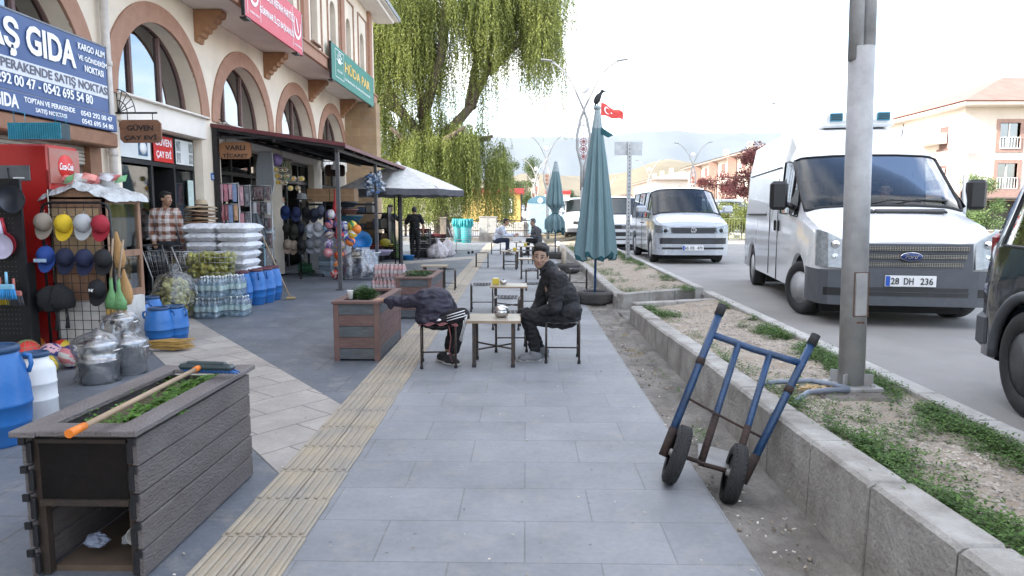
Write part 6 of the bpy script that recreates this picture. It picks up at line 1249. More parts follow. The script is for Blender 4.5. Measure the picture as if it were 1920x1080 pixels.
# ================================================================ SHOP GOODS ON THE PAVEMENT
bblue = M('barrel_blue', (.02, .14, .42), .38, var=.08, scale=4, bump=.15, bscale=20, dirt=.12); blid = M('barrel_lid_navy', (.02, .06, .14), .45)
def barrel(label, loc, r_, h, m=bblue, lid=blid, group='blue plastic barrels', straight=False, rz=0):
    T = thing('barrel', label, 'barrel', loc, rz, group); mb = MB()
    if straight: pr = [(r_*.92, 0), (r_, .02*h), (r_, .28*h), (r_*1.03, .29*h), (r_*1.03, .31*h), (r_, .32*h), (r_, .52*h), (r_*1.03, .53*h), (r_*1.03, .55*h), (r_, .56*h), (r_, .74*h), (r_*.88, .82*h), (r_*.70, .86*h), (r_*.68, .93*h)]
    else: pr = [(r_*.74, 0), (r_*.80, .03*h), (r_*.93, .22*h), (r_*.95, .225*h), (r_*.95, .24*h), (r_*.98, .40*h), (r_*1.015, .405*h), (r_*1.015, .43*h), (r_, .44*h), (r_*.97, .6*h), (r_*.86, .78*h), (r_*.70, .92*h), (r_*.68, .93*h)]
    mb.lathe(pr, n=32); mb.build('body', m, T); mb = MB(); mb.lathe([(r_*.70, .92*h), (r_*.74, .925*h), (r_*.74, .975*h), (r_*.68, .99*h), (r_*.6, .985*h), (r_*.58, .97*h), (0, .97*h)], n=28); mb.build('lid', lid, T)
    if not straight:
        for s in (0, 1): mb = MB(); a = .5+s*PI; mb.tube([(r_*.80*math.cos(a), r_*.80*math.sin(a), .88*h), (r_*1.0*math.cos(a), r_*1.0*math.sin(a), .87*h), (r_*1.03*math.cos(a), r_*1.03*math.sin(a), .78*h), (r_*.93*math.cos(a), r_*.93*math.sin(a), .70*h)], r_*.08, 6); mb.build('handle', m, T)
    return T
barrel('large blue barrel with a dark lid at the left edge of the photo', at(4, 832), .185, .66); barrel('white plastic barrel with blue lid beside the large blue barrel', at(74, 783), .125, .50, M('barrel_white', (.66, .67, .68), .4, var=.04, bump=.1), blid, 'white barrel', True)
for (p, lab) in (((262, 632), 'left blue barrel of the three behind the steel pots'), ((301, 646), 'front blue barrel of the three behind the steel pots'), ((329, 641), 'right blue barrel of the three behind the steel pots'), ((284, 618), 'hidden back blue barrel of the group behind the steel pots')): barrel(lab, at(*p), .158, .44, rz=random.uniform(0, 3))
for (p, lab) in (((455, 577), 'blue barrel next to the water bottle packs'), ((481, 571), 'middle blue barrel of the row right of the water packs'), ((499, 567), 'blue barrel third in the row right of the water packs'), ((512, 562), 'last blue barrel of the row right of the water packs')): barrel(lab, at(*p), .165, .60, rz=random.uniform(0, 3), lid=M('barrel_lid_maroon', (.10, .03, .04), .5))
# steel pots in clear bags
film = glassy('clear_film', (.93, .94, .95), .10, rough=.18, noise=9); film2 = glassy('cloudy_film', (.86, .87, .88), .17, rough=.3, noise=8, bmp=.2, rmax=.5)
def crumple_bag(mb, prof, n=40, amp=.12, seed=0, c=(0, 0, 0)):
    o = len(mb.v); mb.lathe(prof, (0, 0, 0), n)
    for i in range(o, len(mb.v)):
        v = Vector(mb.v[i]); d = mn.noise(v*7+Vector((seed, 0, 0)))*amp+mn.noise(v*19+Vector((seed, 3, 0)))*amp*.5; r_ = math.hypot(v.x, v.y); k = 1+d/max(r_, .08); mb.v[i] = (v.x*k+c[0], v.y*k+c[1], v.z+d*.3*(v.z > .03)+c[2])
def pot(label, loc, r_, h, steamer):
    T = thing('steel_pot', label, 'cooking pot', loc, group='steel pots in clear bags'); mb = MB(); mb.lathe([(r_*.95, 0), (r_, .01), (r_, h*.45), (r_*1.06, h*.46), (r_*1.06, h*.48), (r_*.98, h*.48), (r_*.98, h*.78), (r_*1.05, h*.79), (r_*1.05, h*.81)] if steamer else [(r_*.95, 0), (r_, .01), (r_, h*.78), (r_*1.05, h*.79), (r_*1.05, h*.81)], n=36); mb.build('pot', inox, T)
    mb = MB(); mb.lathe([(r_*1.03, h*.81), (r_*1.0, h*.83), (r_*.6, h*.88), (r_*.2, h*.9), (0, h*.9)], n=30); mb.lathe([(.025, h*.9), (.045, h*.94), (.045, h*.97), (0, h*.98)], n=14); mb.build('lid', inox, T)
    for s in (-1, 1): mb = MB(); mb.tube([(s*r_, -.05, h*.68), (s*(r_+.04), -.045, h*.69), (s*(r_+.04), .045, h*.69), (s*r_, .05, h*.68)], .008, 6); mb.build('handle', inox, T)
    mb = MB(); crumple_bag(mb, [(r_*1.05, .005), (r_*1.12, .05), (r_*1.10, h*.3), (r_*1.18, h*.5), (r_*1.2, h*.7), (r_*1.15, h*.85), (r_*.7, h*.98), (r_*.25, h*1.06), (r_*.05, h*1.12)], seed=r_*40, amp=.05); mb.build('clear_bag', film2, T)
pot('front steel pot wrapped in a clear bag', at(187, 716), .155, .43, True); pot('taller steel pot wrapped in a clear bag behind the front one', at(240, 700), .165, .38, False)
T = pot('upper steel pot standing on the taller bagged pot', (at(220, 700)[0]-.02, at(220, 700)[1]+.12, .30), .13, .26, False)
# balls
def ball(label, loc, r_, cols, seed=0, group='balls heaped on the ground', net=False):
    T = thing('ball', label, 'ball', loc, group=group); mb = MB(); n, m = 28, 18; mb.ball((0, 0, r_), r_, n, m, rot=Euler((seed, seed*1.7, seed*.6)).to_matrix())
    for i in range(len(mb.f)):
        row, k = divmod(i, n); t = row/m; a = k/n; mb.m[i] = int((a*3+t*1.1+.2*math.sin(t*PI*2)) % 1*len(cols)*1.6) % len(cols) if len(cols) > 1 else 0
    mb.build('ball_skin', cols, T)
    if net:
        mb = MB()
        for k in range(6): a = k*PI/6; mb.tube([(math.sin(q*PI/8)*math.cos(a)*r_*1.02, math.sin(q*PI/8)*math.sin(a)*r_*1.02, r_+r_*1.02*math.cos(q*PI/8)) for q in range(16)], .0022, 4, closed=True)
        for z in (-.5, 0, .5): rr_ = r_*1.02*math.sqrt(1-z*z); mb.tube([(rr_*math.cos(q*PI/8), rr_*math.sin(q*PI/8), r_+z*r_*1.02) for q in range(16)], .0022, 4, closed=True)
        mb.build('net', M('net_thread', (.25, .3, .15), .8), T)
    return T
C = {k: M('ball_'+k, v, .45, var=.03) for k, v in dict(pink=(.62, .22, .24), red=(.60, .04, .03), navy=(.05, .05, .16), white=(.62, .6, .58), purple=(.22, .16, .36), yellow=(.68, .48, .04), orange=(.72, .20, .03), green=(.05, .22, .08), blue=(.04, .10, .38), cream=(.52, .42, .34), ltpink=(.62, .36, .38)).items()}
for (px, py, r_, cs, lab, net) in ((14, 690, .10, ('pink',), 'pink netted ball above the large barrel', True), (52, 684, .125, ('red', 'red', 'green'), 'red and green football in a net', True), (98, 686, .115, ('ltpink', 'navy'), 'pink and purple volleyball left of its twin', False), (136, 690, .115, ('pink', 'white', 'navy'), 'pink and navy volleyball beside the bagged pot', False), (92, 702, .09, ('yellow', 'yellow', 'navy'), 'yellow netted ball next to the white barrel', True), (118, 668, .09, ('red', 'yellow'), 'red ball half hidden behind the volleyballs', False), (72, 662, .09, ('orange', 'white'), 'orange ball behind the red football', False)): ball(lab, at(px, py), r_, [C[c] for c in cs], px*.1, net=net)
mb = MB(); mb.box((0, 0, .04), (1.2, .5, .03)); 
for s in (-1, 1): mb.box((s*.5, 0, .012), (.05, .4, .025))
one('low_pallet', M('dark_wood', (.06, .035, .025), .8), 'low dark pallet on the ground behind the balls', 'pallet', mb, (at(60, 655)[0], at(60, 655)[1]+.25, 0))
# red drinks fridge
fr = M('fridge_red', (.46, .018, .016), .35, var=.04, coat=.3)
T = thing('drinks_fridge', 'tall red drinks fridge with a round white script logo on its header', 'fridge', (-5.37, 7.35, 0)); X0, X1, Y0, Y1, H = -5.72, -5.00, 7.15, 7.65, 2.22
mb = MB(); mb.box((.01, .05, H/2), (X1-X0, Y1-Y0, H), b=.02); mb.build('body', fr, T)
mb = MB(); mb.box((-.03, Y0-7.35-.006, 1.92), (.42, .014, .16), b=.004); h_ = mb.build('display_panel', M('panel_grey', (.13, .14, .15), .35), T); mb = MB(); mb.box((.06, Y0-7.35-.0145, 1.87), (.12, .004, .014)); mb.build('display', white_t, h_)
mb = MB(); mb.box((.379, .05, 2.0), (.014, .48, .37), b=.004); h_ = mb.build('header', M('header_print', (.42, .10, .08), .3, col2=(.30, .22, .18), scale=4), T)
mb = MB(); mb.lathe([(0, .002), (.13, .002), (.13, 0)], (.387, .06, 2.0), 28, axis=(1, 0, 0)); mb.build('logo_disc', red_m, h_); mb = MB(); text_mb(mb, 'Coca-Cola', (.391, -.05, 1.965), (0, 1, 0), (0, 0, 1), .22, .075, shear=.4, bold=.01); mb.build('logo_lettering', white_t, h_)
mb = MB(); mb.box((.375, .0, .95), (.012, .5, 1.6), b=.004); mb.build('glass_door', dglass, T)
mb = MB(); mb.box((X1+5.37-.01, Y0-7.35-.004, 1.0), (.02, .012, 1.9)); mb.build('edge_strip', M('edge_red_dark', (.25, .01, .01), .4), T)
# black pegboard with pans, funnels and brushes
T = thing('pegboard_stand', 'black perforated display board left of the red fridge', 'display board', (-5.45, 6.7, 0)); mb = MB(); mb.box((0, 0, .98), (.95, .03, 1.72)); mb.build('board', blackpl, T); mb = MB()
for i in range(22):
    for j in range(30): mb.box((-.42+i*.038, -.016, .3+j*.048), (.008, .003, .008))
o_ = mb.build('perforations', M('hole_grey', (.10, .10, .10), .6), T); o_['kind'] = 'stuff'
mb = MB()
for x in (-.4, .4): mb.box((x, .1, .5), (.03, .2, 1.0)); 
mb.build('feet', black_m, T)
def hang(px, py, Y): p = P(px, py, Y); return (p.x, Y, p.z)
for (px, py, r_, lab, m_) in ((22, 374, .14, 'black frying pan hanging on the black board', M('pan_dark', (.05, .055, .07), .35, .5)),):
    T = thing('frying_pan', lab, 'frying pan', hang(px, py, 6.62)); mb = MB(); mb.lathe([(0, .03), (r_*.8, .03), (r_*.95, 0), (r_, -.012), (r_*.9, .0), (r_*.78, .018), (0, .02)], n=32, axis=(0, 1, 0)); mb.build('pan', m_, T); mb = MB(); mb.tube([(0, -.0, r_), (0, -.01, r_+.16)], [.010, .014], 8); mb.build('handle', blackpl, T)
for k, (px, py, c, lab) in enumerate(((2, 462, (.60, .55, .70), 'lilac funnel pan'), (8, 458, (.45, .03, .05), 'red funnel pan behind the lilac one'))):
    T = thing('plastic_scoop', lab+' hanging on the black board', 'scoop', hang(px, py, 6.60+.05*k)); m_ = M('scoop%d' % k, c, .4); mb = MB(); mb.lathe([(0, .05), (.08, .045), (.12, .0), (.125, -.01), (.115, .0), (.07, .03), (0, .035)], n=26, axis=(0, 1, 0)); mb.build('bowl', m_, T); mb = MB(); mb.tube([(0, 0, .12), (-.01, 0, .26)], [.03, .018], 8); mb.build('handle', m_, T)
for (px, py, cb, cs, lab) in ((14, 548, (.25, .55, .75), (.05, .35, .75), 'light blue hand brush hanging on the black board'), (2, 558, (.5, .16, .12), (.5, .38, .02), 'brown hand brush with yellow bristles at the left edge'), (28, 560, (.42, .14, .12), (.07, .07, .08), 'rust red hand brush with dark bristles')):
    T = thing('hand_brush', lab, 'brush', hang(px, py, 6.58-.02*(px == 14)), group='hand brushes on the black board'); mb = MB(); mb.tube([(0, 0, .20), (0, 0, .08)], [.012, .014], 8); mb.box((0, 0, .05), (.15, .03, .06), b=.015); mb.build('handle', M('bb'+lab[:5], cb, .4), T); mb = MB()
    for k in range(26): x = -.07+.14*k/25; mb.tube([(x, (k % 3-1)*.008, .03), (x*1.25, (k % 3-1)*.012, -.07)], .005, 4)
    mb.build('bristles', M('bs'+lab[:5], cs, .7, island=.3), T)
# turquoise netting hung above the fridge
T = thing('hanging_netting', 'turquoise plastic netting hanging in front of the lower blue sign', 'netting', (-5.0, 6.9, 2.25)); mb = MB(); a, b2 = P(27, 262, 6.9), P(124, 262, 6.9); tz = P(30, 232, 6.9).z; o = T.location
mb.box((((a+b2)/2)-o)+Vector((0, 0, (tz-a.z)/2)), (b2.x-a.x, .14, tz-a.z)); mb.build('net_roll', glassy('turquoise_net', (.10, .42, .55), .06, rough=.5), T); mb = MB()
for i in range(24): x = a.x-o.x+(b2.x-a.x)*i/23; mb.box((x, -.075, (a.z+tz)/2-o.z), (.005, .004, tz-a.z))
for i in range(16): z = a.z-o.z+(tz-a.z)*i/15; mb.box(((a.x+b2.x)/2-o.x, -.075, z), (b2.x-a.x, .004, .004))
mb.tube([P(27, 232, 6.9)-o, P(25, 208, 6.9)-o, P(46, 212, 6.9)-o, P(47, 228, 6.9)-o], .004, 4); mb.tube([P(104, 232, 6.9)-o, P(104, 213, 6.9)-o, P(122, 218, 6.9)-o, P(124, 232, 6.9)-o], .004, 4); mb.build('mesh_threads', M('turquoise_plastic', (.06, .38, .52), .5), T)
# bread cabinet
cabw = M('cabinet_wood', (.30, .165, .10), .6, var=.2, scale=3, stretch=(6, 6, 1), dirt=.2); CX0, CX1, CY0, CY1 = -5.03, -4.42, 7.15, 7.80
T = thing('bread_cabinet', 'wooden bread cabinet with glass side on a white base', 'cabinet', ((CX0+CX1)/2, (CY0+CY1)/2, 0)); w, d = CX1-CX0, CY1-CY0
mb = MB(); mb.box((0, 0, .29), (w, d, .58), b=.01); mb.build('base', M('white_box', (.62, .60, .56), .6, dirt=.2), T)
mb = MB(); mb.box((0, -d/2+.01, 1.12), (w, .02, 1.10)); mb.box((-w/2+.01, 0, 1.12), (.02, d-.05, 1.10)); mb.box((0, 0, 1.66), (w, d, .025)); mb.box((0, 0, .6), (w-.05, d-.05, .02))
for z in (.62, 1.06, 1.64): mb.box((w/2-.02, 0, z), (.04, d-.08, .07))
for y in (-d/2+.025, d/2-.025): mb.box((w/2-.02, y, 1.11), (.042, .05, 1.08))
mb.poly([[(-w/2, 0), (w/2, 0), (0, .14)]], (0, -d/2, 1.672), (1, 0, 0), (0, 0, 1), .02); mb.build('frame', cabw, T)
mb = MB(); mb.box((-.02, -d/2-.004, 1.30), (w-.12, .01, .5)); mb.build('kraft_paper', M('kraft_paper', (.42, .29, .17), .8, var=.15), T)
mb = MB()
for z in (.84, 1.35): mb.box((w/2-.02, 0, z), (.006, d-.1, .42 if z < 1 else .54))
mb.build('glass_pane', glassy('cabinet_glass', (.8, .84, .84), .12), T)
mb = MB(); mb.sheet(lambda u, v: ((u-.5)*(w+.16), (v-.5)*(d+.1), 1.83-.14*abs(u-.5)*2+.02*fbm(u*3, v*3, 3)-(.06 if (u < .03 or u > .97 or v < .04) else 0)), 30, 14); mb.build('plastic_cover', M('cover_plastic', (.55, .56, .56), .4, bump=1.5, bscale=12), T)
brm = M('bread_crust', (.50, .28, .10), .8, col2=(.58, .38, .19), scale=6)
for i, (y, z) in enumerate(((-.20, 1.36), (-.09, 1.36), (.02, 1.36), (.13, 1.36), (-.16, .86), (.02, .86), (.18, .86))):
    mb = MB(); mb.tube([(0, 0, -.24), (0, 0, -.2), (0, 0, 0), (0, 0, .2), (0, 0, .24)], [.02, .045, .055, .045, .02], 12); one('bread_loaf', brm, ['first long loaf', 'second long loaf', 'third long loaf', 'fourth long loaf', 'lower front loaf', 'lower middle loaf', 'lower rear loaf'][i]+' standing behind the cabinet glass', 'bread', mb, ((CX0+CX1)/2+w/2-.11, (CY0+CY1)/2+y, z), group='loaves in the bread cabinet')
rnd = random.Random(3); cc = [(.5, .03, .03), (.05, .3, .08), (.55, .06, .03), (.6, .6, .6), (.45, .05, .05), (.5, .08, .04), (.4, .4, .42)]
for i in range(9):
    c = cc[i % 7]; mb = MB(); mb.sheet(lambda u, v: ((u-.5)*.13, (.03*math.sin(u*PI)*math.sin(v*PI)), (v-.5)*.10), 8, 8); mb.sheet(lambda u, v: ((u-.5)*.13, -(.03*math.sin(u*PI)*math.sin(v*PI)), (v-.5)*.10), 8, 8); o_ = one('crisp_packet', M('packet%d' % (i % 7), c, .3, col2=tuple(min(1, q+.25) for q in c), scale=9), ['red crisp packet leftmost on the bread cabinet', 'green snack packet on the cabinet top', 'second red packet on the cabinet top', 'white snack packet on the cabinet top', 'dark red packet in the middle of the cabinet top', 'orange red packet lying near the cabinet edge', 'grey snack packet near the cabinet edge', 'red packet at the back of the cabinet top', 'green packet at the far end of the cabinet top'][i], 'snack packet', mb, (-4.96+i*.058, 7.3+.3*rnd.random(), 1.865+.03*rnd.random()), 0, 'snack packets on the bread cabinet'); o_.rotation_euler = (rnd.uniform(-1.2, -.4), rnd.uniform(-.5, .5), rnd.uniform(-.6, .6))
T = thing('basket', 'white plastic basket among the packets on the cabinet', 'basket', (-4.66, 7.6, 1.78)); mb = MB(); mb.lathe([(.06, 0), (.08, .16), (.085, .165), (.075, .155), (.055, .01), (0, .01)], n=16); mb.build('basket', M('white_plastic', (.7, .7, .7), .4), T)
# caps on a wire grid
T = thing('cap_rack', 'black wire grid rack with caps in front of the bread cabinet', 'display rack', (-4.63, 6.98, .17)); wr_ = .355
mb = MB(); mb.tube([(-wr_, 0, -.1), (-wr_, 0, 1.36), (-wr_+.03, 0, 1.42), (-wr_+.1, 0, 1.44), (wr_-.1, 0, 1.44), (wr_-.03, 0, 1.42), (wr_, 0, 1.36), (wr_, 0, -.1)], .014, 8); mb.build('frame', black_m, T); mb = MB()
for i in range(9): x = -wr_+2*wr_*i/8; mb.tube([(x, 0, .0), (x, 0, 1.42)], .0035, 4)
for j in range(15): mb.tube([(-wr_, 0, .02+j*.098), (wr_, 0, .02+j*.098)], .0035, 4)
mb.build('grid', black_m, T)
def cap(label, loc, c, s=1., rz=0, group='caps on the wire rack', brim=None, m=None):
    T = thing('cap', label, 'cap', loc, rz, group); m = m or M('cap_'+label[:14].replace(' ', '_'), c, .8, bump=.4, bscale=90, var=.08)
    mb = MB()
    def cr(u, v):
        a = u*2*PI; t = v*PI/2; r_ = .085*math.cos(t)*(1+.012*math.cos(6*a)); return (r_*math.cos(a)*1.0, -.105*math.sin(t)-.0, .02+r_*1.12*math.sin(a))
    mb.sheet(cr, 36, 10); mb.build('crown', m, T)
    mb = MB()
    def bm(u, v): a = PI+.25+(PI-.5)*u; x0_, z0_ = .085*math.cos(a), .02+.095*math.sin(a); return (x0_*(1+.12*v), -.010-.045*v*math.sin(u*PI), z0_-.078*v*math.sin(u*PI)**.45)
    mb.sheet(bm, 16, 5); mb.sheet(lambda u, v: tuple(Vector(bm(u, v))+Vector((0, .006, 0))), 16, 5); mb.build('brim', brim or m, T); mb = MB(); mb.ball((0, -.106, .02), .006, 8, 5); mb.tube([(0, 0, .105), (0, .02, .14)], .003, 4); mb.build('button', m, T); T.scale = (s, s, s); return T
Yc = 6.93
caps = [((83, 420), (.28, .235, .19), 'beige cap'), ((121, 423), (.66, .45, .02), 'yellow cap'), ((157, 422), (.42, .43, .44), 'light grey cap'), ((190, 424), (.32, .015, .03), 'dark red cap'), ((88, 482), (.02, .06, .26), 'royal blue printed cap'), ((124, 486), (.012, .016, .045), 'navy cap'), ((160, 488), (.014, .02, .06), 'second navy cap'), ((195, 488), (.012, .012, .014), 'black cap'), ((184, 545), (.008, .008, .01), 'black cap with a white monogram')]
for (p, c, lab) in caps:
    T = cap(lab+' hanging on the wire grid rack', hang(p[0], p[1], Yc-.02), c, 1.02)
    if 'monogram' in lab: mb = MB(); text_mb(mb, 'N', (-.025, -.108, -.0), (1, 0, 0), (0, 0, 1), .03, .03, bold=.02); text_mb(mb, 'Y', (-.005, -.109, -.0), (1, 0, 0), (0, 0, 1), .03, .03, bold=.02); mb.build('monogram', white_t, T)
    if 'printed' in lab: mb = MB(); mb.sheet(lambda u, v: ((u-.5)*.13, -.101-.001, -.045+.035*v), 6, 2); mb.build('printed_band', M('cap_print', (.05, .25, .5), .5, col2=(.6, .65, .7), scale=60), T)
for (px, py, lab) in ((92, 560, 'black knitted hat with cords hanging below the caps'), (112, 556, 'second dark knitted hat right beside it')):
    T = thing('knitted_hat', lab, 'hat', hang(px, py, Yc-.03), group='knitted hats on the wire rack'); mb = MB(); crumple_bag(mb, [(.02, -.14), (.09, -.12), (.12, -.05), (.10, .05), (.06, .11), (.02, .13)], 20, .05, px); m_ = M('knit_black', (.018, .018, .02), .95, bump=1.5, bscale=60); mb.build('hat', m_, T); mb = MB(); mb.tube([(.06, 0, -.1), (.07, 0, -.2), (.06, 0, -.33)], [.012, .010, .022], 6); mb.tube([(-.08, 0, -.08), (-.12, 0, -.13)], .02, 6); mb.build('cord', m_, T)
# green brooms leaning on the rack and straw broom on the ground
strawm = M('straw', (.52, .33, .10), .8, island=.35); greenpl = M('broom_green', (.14, .33, .13), .5, bump=.6, bscale=40)
for i, (px, py, lab) in enumerate(((210, 560, 'left green-capped straw broom standing on its handle'), (224, 562, 'right green-capped straw broom beside the cap rack'))):
    T = thing('straw_broom', lab, 'broom', hang(px, py, 6.92), group='standing straw brooms'); mb = MB(); mb.lathe([(.075, -.10), (.075, -.02), (.05, .03), (.022, .10), (.016, .22), (0, .22)], n=16, sy=.5); mb.build('collar', greenpl, T); mb = MB()
    for k in range(50): a = k*2.4; q = .065*math.sqrt(k/50); mb.tube([(q*math.cos(a), q*.5*math.sin(a), -.08), (q*1.1*math.cos(a), q*.6*math.sin(a), -.22)], .004, 4)
    mb.build('bristles', strawm, T); mb = MB(); mb.tube([(0, 0, .2), (.03+.03*i, .03, .62)], .011, 8); mb.build('handle', M('worn_wood_handle', (.36, .26, .17), .6), T)
    T2 = thing('straw_fan', 'tan straw broom head hanging behind the green brooms, '+('left one' if i == 0 else 'right one'), 'broom', hang(px+10, 470+70*i, 7.02), group='hanging straw broom heads'); mb = MB(); mb.lathe([(.01, .2), (.03, .12), (.075, .0), (.085, -.10), (.06, -.17), (0, -.19)], n=18, sy=.4); mb.build('head', M('straw_head', (.50, .29, .12), .8, stretch=(30, 30, 2), var=.2), T2)
T = thing('straw_broom', 'large straw broom lying on the ground with bristles to the right', 'broom', at(250, 660)); o = T.location; mb = MB(); A = Vector((0, 0, .09)); Bv = Vector((.62, .12, .05))
for k in range(330):
    f = random.random(); th = random.uniform(-.22, .22); dv_ = Vector((math.cos(th), math.sin(th)*.9+.1, 0)); l = random.uniform(.38, .62); z0 = random.uniform(.01, .14); mb.tube([A+Vector((.0, random.uniform(-.03, .03), random.uniform(-.03, .03))), A+dv_*l*.5+Vector((0, 0, (z0-.09)*.6)), A+dv_*l+Vector((0, 0, z0*.8-.07))], .0032, 3)
mb.build('bristles', strawm, T); mb = MB(); mb.tube([(-.16, -.03, .10), (.02, 0, .09)], [.022, .04], 10); mb.build('neck', M('broom_binding', (.05, .25, .5), .6), T)
# supermarket trolleys
wirem = M('trolley_wire', (.40, .40, .40), .35, .8)
def trolley(label, loc, rz, w=.52, l=.75, group='supermarket trolleys'):
    T = thing('trolley', label, 'trolley', loc, rz, group); mb = MB(); z0, z1 = .52, .92
    def cp(x, y, z): t = (z-z0)/(z1-z0); return (x*(w/2)*(.8+.2*t), y*(l/2)*(.85+.15*t), z)
    for z in (z0, .60, .68, .76, .84, z1): mb.tube([cp(-1, -1, z), cp(1, -1, z), cp(1, 1, z), cp(-1, 1, z)], .005 if z in (z0, z1) else .003, 4, closed=True)
    for i in range(11):
        t = -1+.2*i
        for s in (-1, 1): mb.tube([cp(t, s, z0), cp(t, s, z1)], .0028, 4); mb.tube([cp(s, t, z0), cp(s, t, z1)], .0028, 4)
        mb.tube([cp(t, -1, z0), cp(t, 1, z0)], .0028, 4)
    mb.build('basket', wirem, T); mb = MB()
    for s in (-1, 1): mb.tube([(s*w*.42, l*.42, .12), (s*w*.42, l*.40, .5), (s*w*.46, l*.62, 1.0)], .011, 6); mb.tube([(s*w*.42, l*.42, .12), (s*w*.38, -l*.5, .14), (s*w*.36, -l*.3, .5)], .011, 6)
    mb.build('frame', wirem, T); mb = MB(); mb.tube([(-w*.46, l*.62, 1.0), (w*.46, l*.62, 1.0)], .015, 8); mb.build('handle', blackpl, T)
    for sx in (-1, 1):
        for sy in (-1, 1): mb = MB(); mb.lathe([(0, -.013), (.05, -.013), (.055, 0), (.05, .013), (0, .013)], (sx*w*.40, sy*l*.46, .055), 14, axis=(1, 0, 0)); mb.build('wheel', rubber, T)
    return T
trolley('trolley with grey contents in front of the tea house window', (-5.45, 10.6, 0), 1.4); trolley('trolley filled with yellow packets before the white sacks', (-4.85, 10.45, 0), 1.6, .52, .8); trolley('empty trolley by the turquoise bins', (P(866, 470, 25.5).x, 25.5, 0), 1.3)
def lumpy(name, m, label, cat, loc, r_, n, seed, size, group=None, stuff=False):
    rnd = random.Random(seed); mb = MB()
    for _ in range(n): mb.ball((rnd.uniform(-1, 1)*r_[0], rnd.uniform(-1, 1)*r_[1], rnd.uniform(0, 1)*r_[2]), (size*rnd.uniform(.6, 1.2), size*rnd.uniform(.5, 1), size*rnd.uniform(.3, .8)), 7, 5, rot=Euler((rnd.uniform(0, 3), rnd.uniform(0, 3), 0)).to_matrix())
    return tag(one(name, m, label, cat, mb, loc, group=group), kind='stuff' if stuff else None)
ylp = M('yellow_packets', (.34, .30, .06), .4, col2=(.22, .24, .07), scale=14, island=.4); lumpy('yellow_packets', ylp, 'heap of yellow green packets filling the trolley before the sacks', 'packets', (-4.85, 10.45, .54), (.3, .22, .34), 230, 4, .055, stuff=True)
T = thing('full_plastic_bag', 'big clear bag stuffed with yellow green packets left of the water bottles', 'bag', at(330, 596)); mb = MB(); crumple_bag(mb, [(.24, 0), (.30, .05), (.33, .25), (.29, .45), (.18, .60), (.05, .68), (.07, .78)], 40, .10, 3); mb.build('bag', film, T); rnd = random.Random(9); mb = MB()
for _ in range(170):
    z = .04+.5*rnd.random(); rr_ = (.27-.18*max(0, z-.28)/.3)*math.sqrt(rnd.random()); a = rnd.uniform(0, 6.3); mb.ball((rr_*math.cos(a), rr_*math.sin(a), z), (.065, .05, .022), 7, 5, rot=Euler((rnd.uniform(0, 3), rnd.uniform(0, 3), 0)).to_matrix())
o_ = mb.build('packets', M('olive_packets', (.40, .36, .13), .4, col2=(.25, .26, .10), scale=14, island=.3), T); o_['kind'] = 'stuff'
mb = MB(); mb.box((0, 0, .45), (.7, .04, .9)); T = one('black_board', blackpl, 'black board with gold lettering behind the first trolley', 'board', mb, (-5.5, 11.0, 0)); mb = MB(); text_mb(mb, 'BRAVO', (-.25, -.021, .68), (1, 0, 0), (0, 0, 1), .36, .11); text_mb(mb, 'RAMBADOSE', (-.25, -.021, .56), (1, 0, 0), (0, 0, 1), .36, .05); mb.build('lettering', M('gold_lettering', (.35, .25, .08), .5), T)
# water bottle packs
botm = glassy('bottle_plastic', (.78, .88, .92), .16, rough=.1, noise=30); capw = M('bottle_cap_white', (.65, .68, .70), .4); labm = M('bottle_label', (.50, .62, .60), .5, var=.1)
def bottle_pack(label, loc, nx=4, ny=3, r_=.043, h=.30, body=botm, rz=0, group='shrink-wrapped water bottle packs', lab=labm, capm=capw):
    T = thing('bottle_pack', label, 'bottle pack', loc, rz, group)
    for i in range(nx):
        for j in range(ny):
            c = ((i-(nx-1)/2)*r_*2.05, (j-(ny-1)/2)*r_*2.05, 0); mb = MB(); mb.lathe([(r_*.8, 0), (r_, .01), (r_, h*.22), (r_*.92, h*.25), (r_, h*.28), (r_, h*.62), (r_*.75, h*.76), (r_*.38, h*.86), (r_*.33, h*.93)], c, 12); b_ = mb.build('bottle', body, T)
            mb = MB(); mb.lathe([(r_*.40, h*.92), (r_*.40, h*1.0), (0, h)], c, 10); mb.build('bottle_cap', capm, b_); mb = MB(); mb.lathe([(r_*1.01, h*.34), (r_*1.01, h*.56)], c, 12); mb.f = mb.f[:12]; mb.m = mb.m[:12]; mb.sm = mb.sm[:12]; mb.build('bottle_label', lab, b_)
    w_, d_ = nx*r_*1.03, ny*r_*1.03; mb = MB(); mb.sheet(lambda u, v: ((w_+.004)*max(-1, min(1, 1.35*math.cos(u*2*PI))), (d_+.004)*max(-1, min(1, 1.35*math.sin(u*2*PI))), h*.02+h*.80*v), 48, 6); mb.build('shrink_film', glassy('shrink_film', (.92, .95, .96), .10, rough=.15, noise=25), T); return T
Wp = [((393, 596), 0, 'left pack of the lower row of water bottles'), ((445, 592), 0, 'right pack of the lower row of water bottles, nearest the barrels')]
for (p, z, lab) in Wp: a = at(*p); bottle_pack(lab, (a[0], a[1], z))
a = at(400, 596); bottle_pack('upper pack of water bottles stacked on the lower row', (a[0]+.02, a[1]+.02, .305)); bottle_pack('small back pack of water bottles behind the upper one', (a[0]+.22, a[1]+.26, .305), 3, 3)
pinkb = M('pink_drink', (.42, .16, .14), .35, col2=(.55, .35, .33), scale=18); a = at(728, 548)
